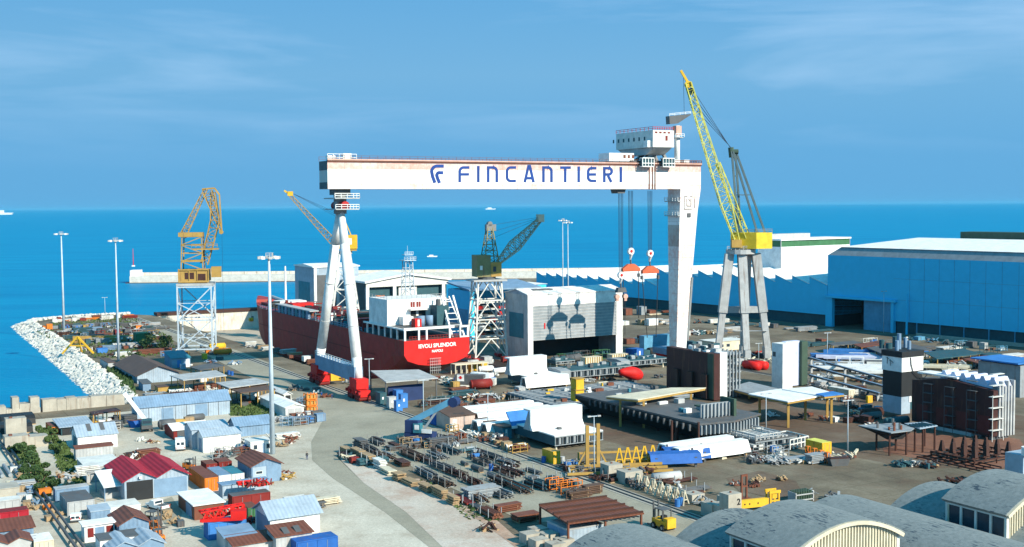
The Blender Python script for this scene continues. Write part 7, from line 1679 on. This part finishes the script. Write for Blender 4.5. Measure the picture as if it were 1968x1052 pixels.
row('the line at the foot of the yellow crane',(1380,690),(1475,684),7,['crate','junk','beam'],100,sc=1.5,jit=3,cols=['white','cream','dgrey','red','lgrey'])
row('the row along the dark base of the blue halls',(1330,620),(1580,640),10,['crate','beam','junk'],101,sc=1.7,jit=3,cols=['dgrey','offwhite','steel','dteal','lblue'])
row('the scattered parts behind the grey hull section',(1490,800),(1620,812),6,['junk','crate'],102,sc=.9,jit=3,cols=['drust','white','rust','dgrey'])
row('the grey steel parts below the raised platform',(1420,888),(1560,892),9,['junk','rack','plate','junk'],103,jit=1.5,cols=['dgrey','steel','lgrey','offwhite'])
row('the second line of steel parts below the raised platform',(1400,872),(1450,850),6,['junk','rack','crate'],104,jit=1.5,cols=['dgrey','steel','dteal','offwhite'])
row('the line beside the orange gas racks',(1590,885),(1650,882),4,['junk'],105,jit=1.5,cols=['dgrey','cream','drust'])
row('the scattered pieces in front of the rust grids',(1720,898),(1815,900),5,['junk'],106,jit=1.5,cols=['dgrey','drust','wood','dteal'])
row('the litter on the rust stained ground',(1420,935),(1500,925),6,['junk'],107,jit=2,sc=.55,cols=['drust','dgrey','rust','wood'])
row('the litter near the vaulted roofs',(1560,955),(1620,960),3,['junk'],108,jit=2,sc=.8,cols=['dgrey','steel'])
row('the bottles and bits beyond the far vault',(1822,930),(1860,936),3,['junk','coil'],109,jit=1,sc=.9,cols=['dgrey','drust'])
row('the shaded group left of the square tower',(1640,805),(1700,825),6,['crate','junk','tank'],110,sc=1.2,jit=2,cols=['dgrey','dteal','sblue','drust'])
row('the parts in front of the white L-shaped block',(1070,905),(1120,915),5,['junk','coil','rack'],111,jit=1.5,cols=['dgrey','drust','steel'])
row('the brown line of frames beside the rails',(1160,925),(1260,905),6,['junk','coil','rack'],112,jit=1.5,cols=['drust','dgrey','ochre'])
row('the parts before the farther L-shaped block',(970,770),(1010,758),5,['beam','crate','junk'],113,sc=1.4,jit=2,cols=['drust','offwhite','rust','lgrey'])
row('the small parts before the brown hull block',(1160,750),(1270,752),6,['junk'],114,sc=.7,jit=3,cols=['cream','dgrey','rust'])
row('the stern side clutter right of the ship',(912,700),(975,700),5,['crate','junk'],115,sc=1.3,jit=3,cols=['white','dred','lgrey','dteal'])
row('the quay clutter on the far side of the ship',(905,640),(965,640),5,['crate','beam'],116,sc=1.6,jit=4,cols=['white','red','offwhite','rust'])
row('the tall goods between gantry leg and yellow crane',(1330,672),(1400,662),6,['rack','crate','beam'],120,sc=1.6,jit=4,cols=['offwhite','white','steel','dgrey','lgrey'])
row('the front line under the yellow crane legs',(1390,704),(1470,698),7,['rack','junk','crate'],121,sc=1.3,jit=2,cols=['lgrey','white','red','cream','dgrey'])
row('the pale line beyond the yellow crane',(1490,672),(1590,664),7,['junk','beam','crate'],122,sc=1.5,jit=3,cols=['cream','offwhite','rust','dteal'])
row('the line beneath the blue hall drain stack',(1740,652),(1940,678),9,['crate','junk','rack'],123,sc=1.4,jit=2,cols=['dteal','dgrey','tblue','lgrey'])
row('the machinery under the half-raised hangar door',(1040,702),(1170,690),8,['rack','junk','crate','tank'],124,sc=1.7,jit=2,cols=['dteal','teal','dgrey','green'])
row('the bits left of the girder stacks',(1560,760),(1680,790),8,['junk','crate','rack'],125,sc=.9,jit=3,cols=['dgrey','rust','sblue','offwhite'])
row('the debris on the gravel by the long blue shed',(400,842),(250,850),6,['junk'],126,sc=.45,jit=3,cols=['wood','rust','offwhite'])
row('the parts on top of the rear storage row',(860,848),(1085,948),12,['junk','crate','coil'],129,sc=.6,jit=1.2,cols=['dgrey','drust','steel','dteal'])
row('the litter between hangar and big flat deck section',(1050,735),(1270,728),10,['junk','crate','plate'],140,sc=.9,jit=4,cols=['dgrey','dteal','offwhite','rust','drust'])
row('the litter on the brown ground before the brown block',(1130,742),(1280,760),9,['junk','plate'],141,sc=.6,jit=4,cols=['dgrey','drust','cream'])
row('the dark stock between blue cabins and white panels',(790,765),(900,815),9,['bars','junk','rack'],142,sc=1,jit=3,cols=['dgrey','drust','rust','dteal'])
row('the dark stock left of the flat deck section',(900,770),(980,812),8,['bars','beam','junk','bars'],143,sc=1,jit=2,cols=['dgrey','drust','dteal','rust'])
row('the stock behind the white corrugated sections',(960,790),(990,760),5,['bars','beam'],144,sc=1,jit=2,cols=['dgrey','drust'])
row('the narrow row between white panels and crane rails',(890,835),(1000,872),8,['junk','rack','crate','coil'],145,sc=.9,jit=1.2,cols=['rust','dgrey','offwhite','drust'])
row('the steel row before the yellow jig and rails',(1080,905),(1240,945),10,['bars','junk','coil'],146,sc=.9,jit=1,cols=['drust','dgrey','ochre'])
row('the oddments around the raised grey platform',(1380,852),(1530,888),10,['junk','rack','bars'],147,sc=.9,jit=2.5,cols=['dgrey','steel','lgrey','dteal'])
row('the rear oddments beyond the boat-shaped section',(1640,800),(1720,790),6,['junk','rack','crate'],148,sc=1,jit=3,cols=['dgrey','dteal','tblue'])
row('the loose stock in front of the girder stacks',(1560,742),(1700,776),9,['bars','plate','junk'],149,sc=1,jit=2,cols=['lgrey','dgrey','offwhite','drust'])
row('the long stock right of the brown block top',(1800,718),(1950,735),7,['bars','beam'],150,sc=1.4,jit=3,cols=['offwhite','cream','dgrey'])
row('the oddments behind the grey container by the shrubs',(110,915),(165,975),7,['junk','crate'],151,sc=.7,jit=1,cols=['offwhite','rust','wood','dgrey'])
row('the junk between red shed and white flat shed',(300,975),(345,1020),5,['junk','crate'],152,sc=.6,jit=1,cols=['rust','dgrey','wood'])
row('the junk beside the green container',(500,1000),(475,1010),3,['junk','plate'],153,sc=.7,jit=.8,cols=['rust','dred'])
row('the junk along the dark pipes on the left',(20,905),(60,990),7,['junk','crate','plate'],154,sc=.7,jit=1,cols=['wood','offwhite','rust','lblue'])
row('the stock by the weeds behind the long blue shed',(270,770),(440,758),10,['bars','plate','junk'],155,sc=1,jit=1.5,cols=['offwhite','drust','dgrey','steel'])
row('the parts beside the yellow basket stack',(560,790),(585,770),5,['rack','junk'],156,sc=1,jit=1.5,cols=['dgrey','lblue','rust'])
row('the debris along the road behind the baskets',(560,745),(620,765),6,['junk','crate'],157,sc=.8,jit=2,cols=['rust','dgrey','offwhite'])
# small white posts in storage yard
t=root('white_barrel_shelf','','x',gp(0,900)) if False else None
t=root('tank_trailer','white cylindrical tank lying beside the storage rows near the blue drums','tank',gp(1255,930),20); MB().cyl((0,0,1.1),(6,0,1.1),1.0,n=12).build('tank','lgrey',t,smooth=True); MB().box(.6,.9,-1,1,0,.8).box(5,5.3,-1,1,0,.8).build('saddle','rust',t)
t=root('white_tower','white structure with rounded cap at the far right edge above the vaulted roof','tower',gp(1972,945),30); MB().box(-1,4,0,4,0,7).build('body','pblue',t); MB().cyl((0,0,7),(0,0,8.6),1,n=10).build('cap','white',t)
for o in list(S.objects):
    if o.type=='EMPTY' and o.parent is None and not o.children: bpy.data.objects.remove(o)

# ---------------- haze over the sea ----------------
hm=bpy.data.materials.new('haze'); hm.use_nodes=True; n=hm.node_tree.nodes; l=hm.node_tree.links; n.remove(n['Principled BSDF'])
pv=n.new('ShaderNodeVolumePrincipled'); pv.inputs['Color'].default_value=(.18,.62,.95,1); pv.inputs['Density'].default_value=.000018; pv.inputs['Anisotropy'].default_value=0
l.new(pv.outputs[0],n['Material Output'].inputs['Volume'])
hb=MB().box(-60000,60000,-4000,90000,-10,125).build('haze',hm); tag(hb,'thin sea haze over the water towards the horizon','haze',kind='stuff')
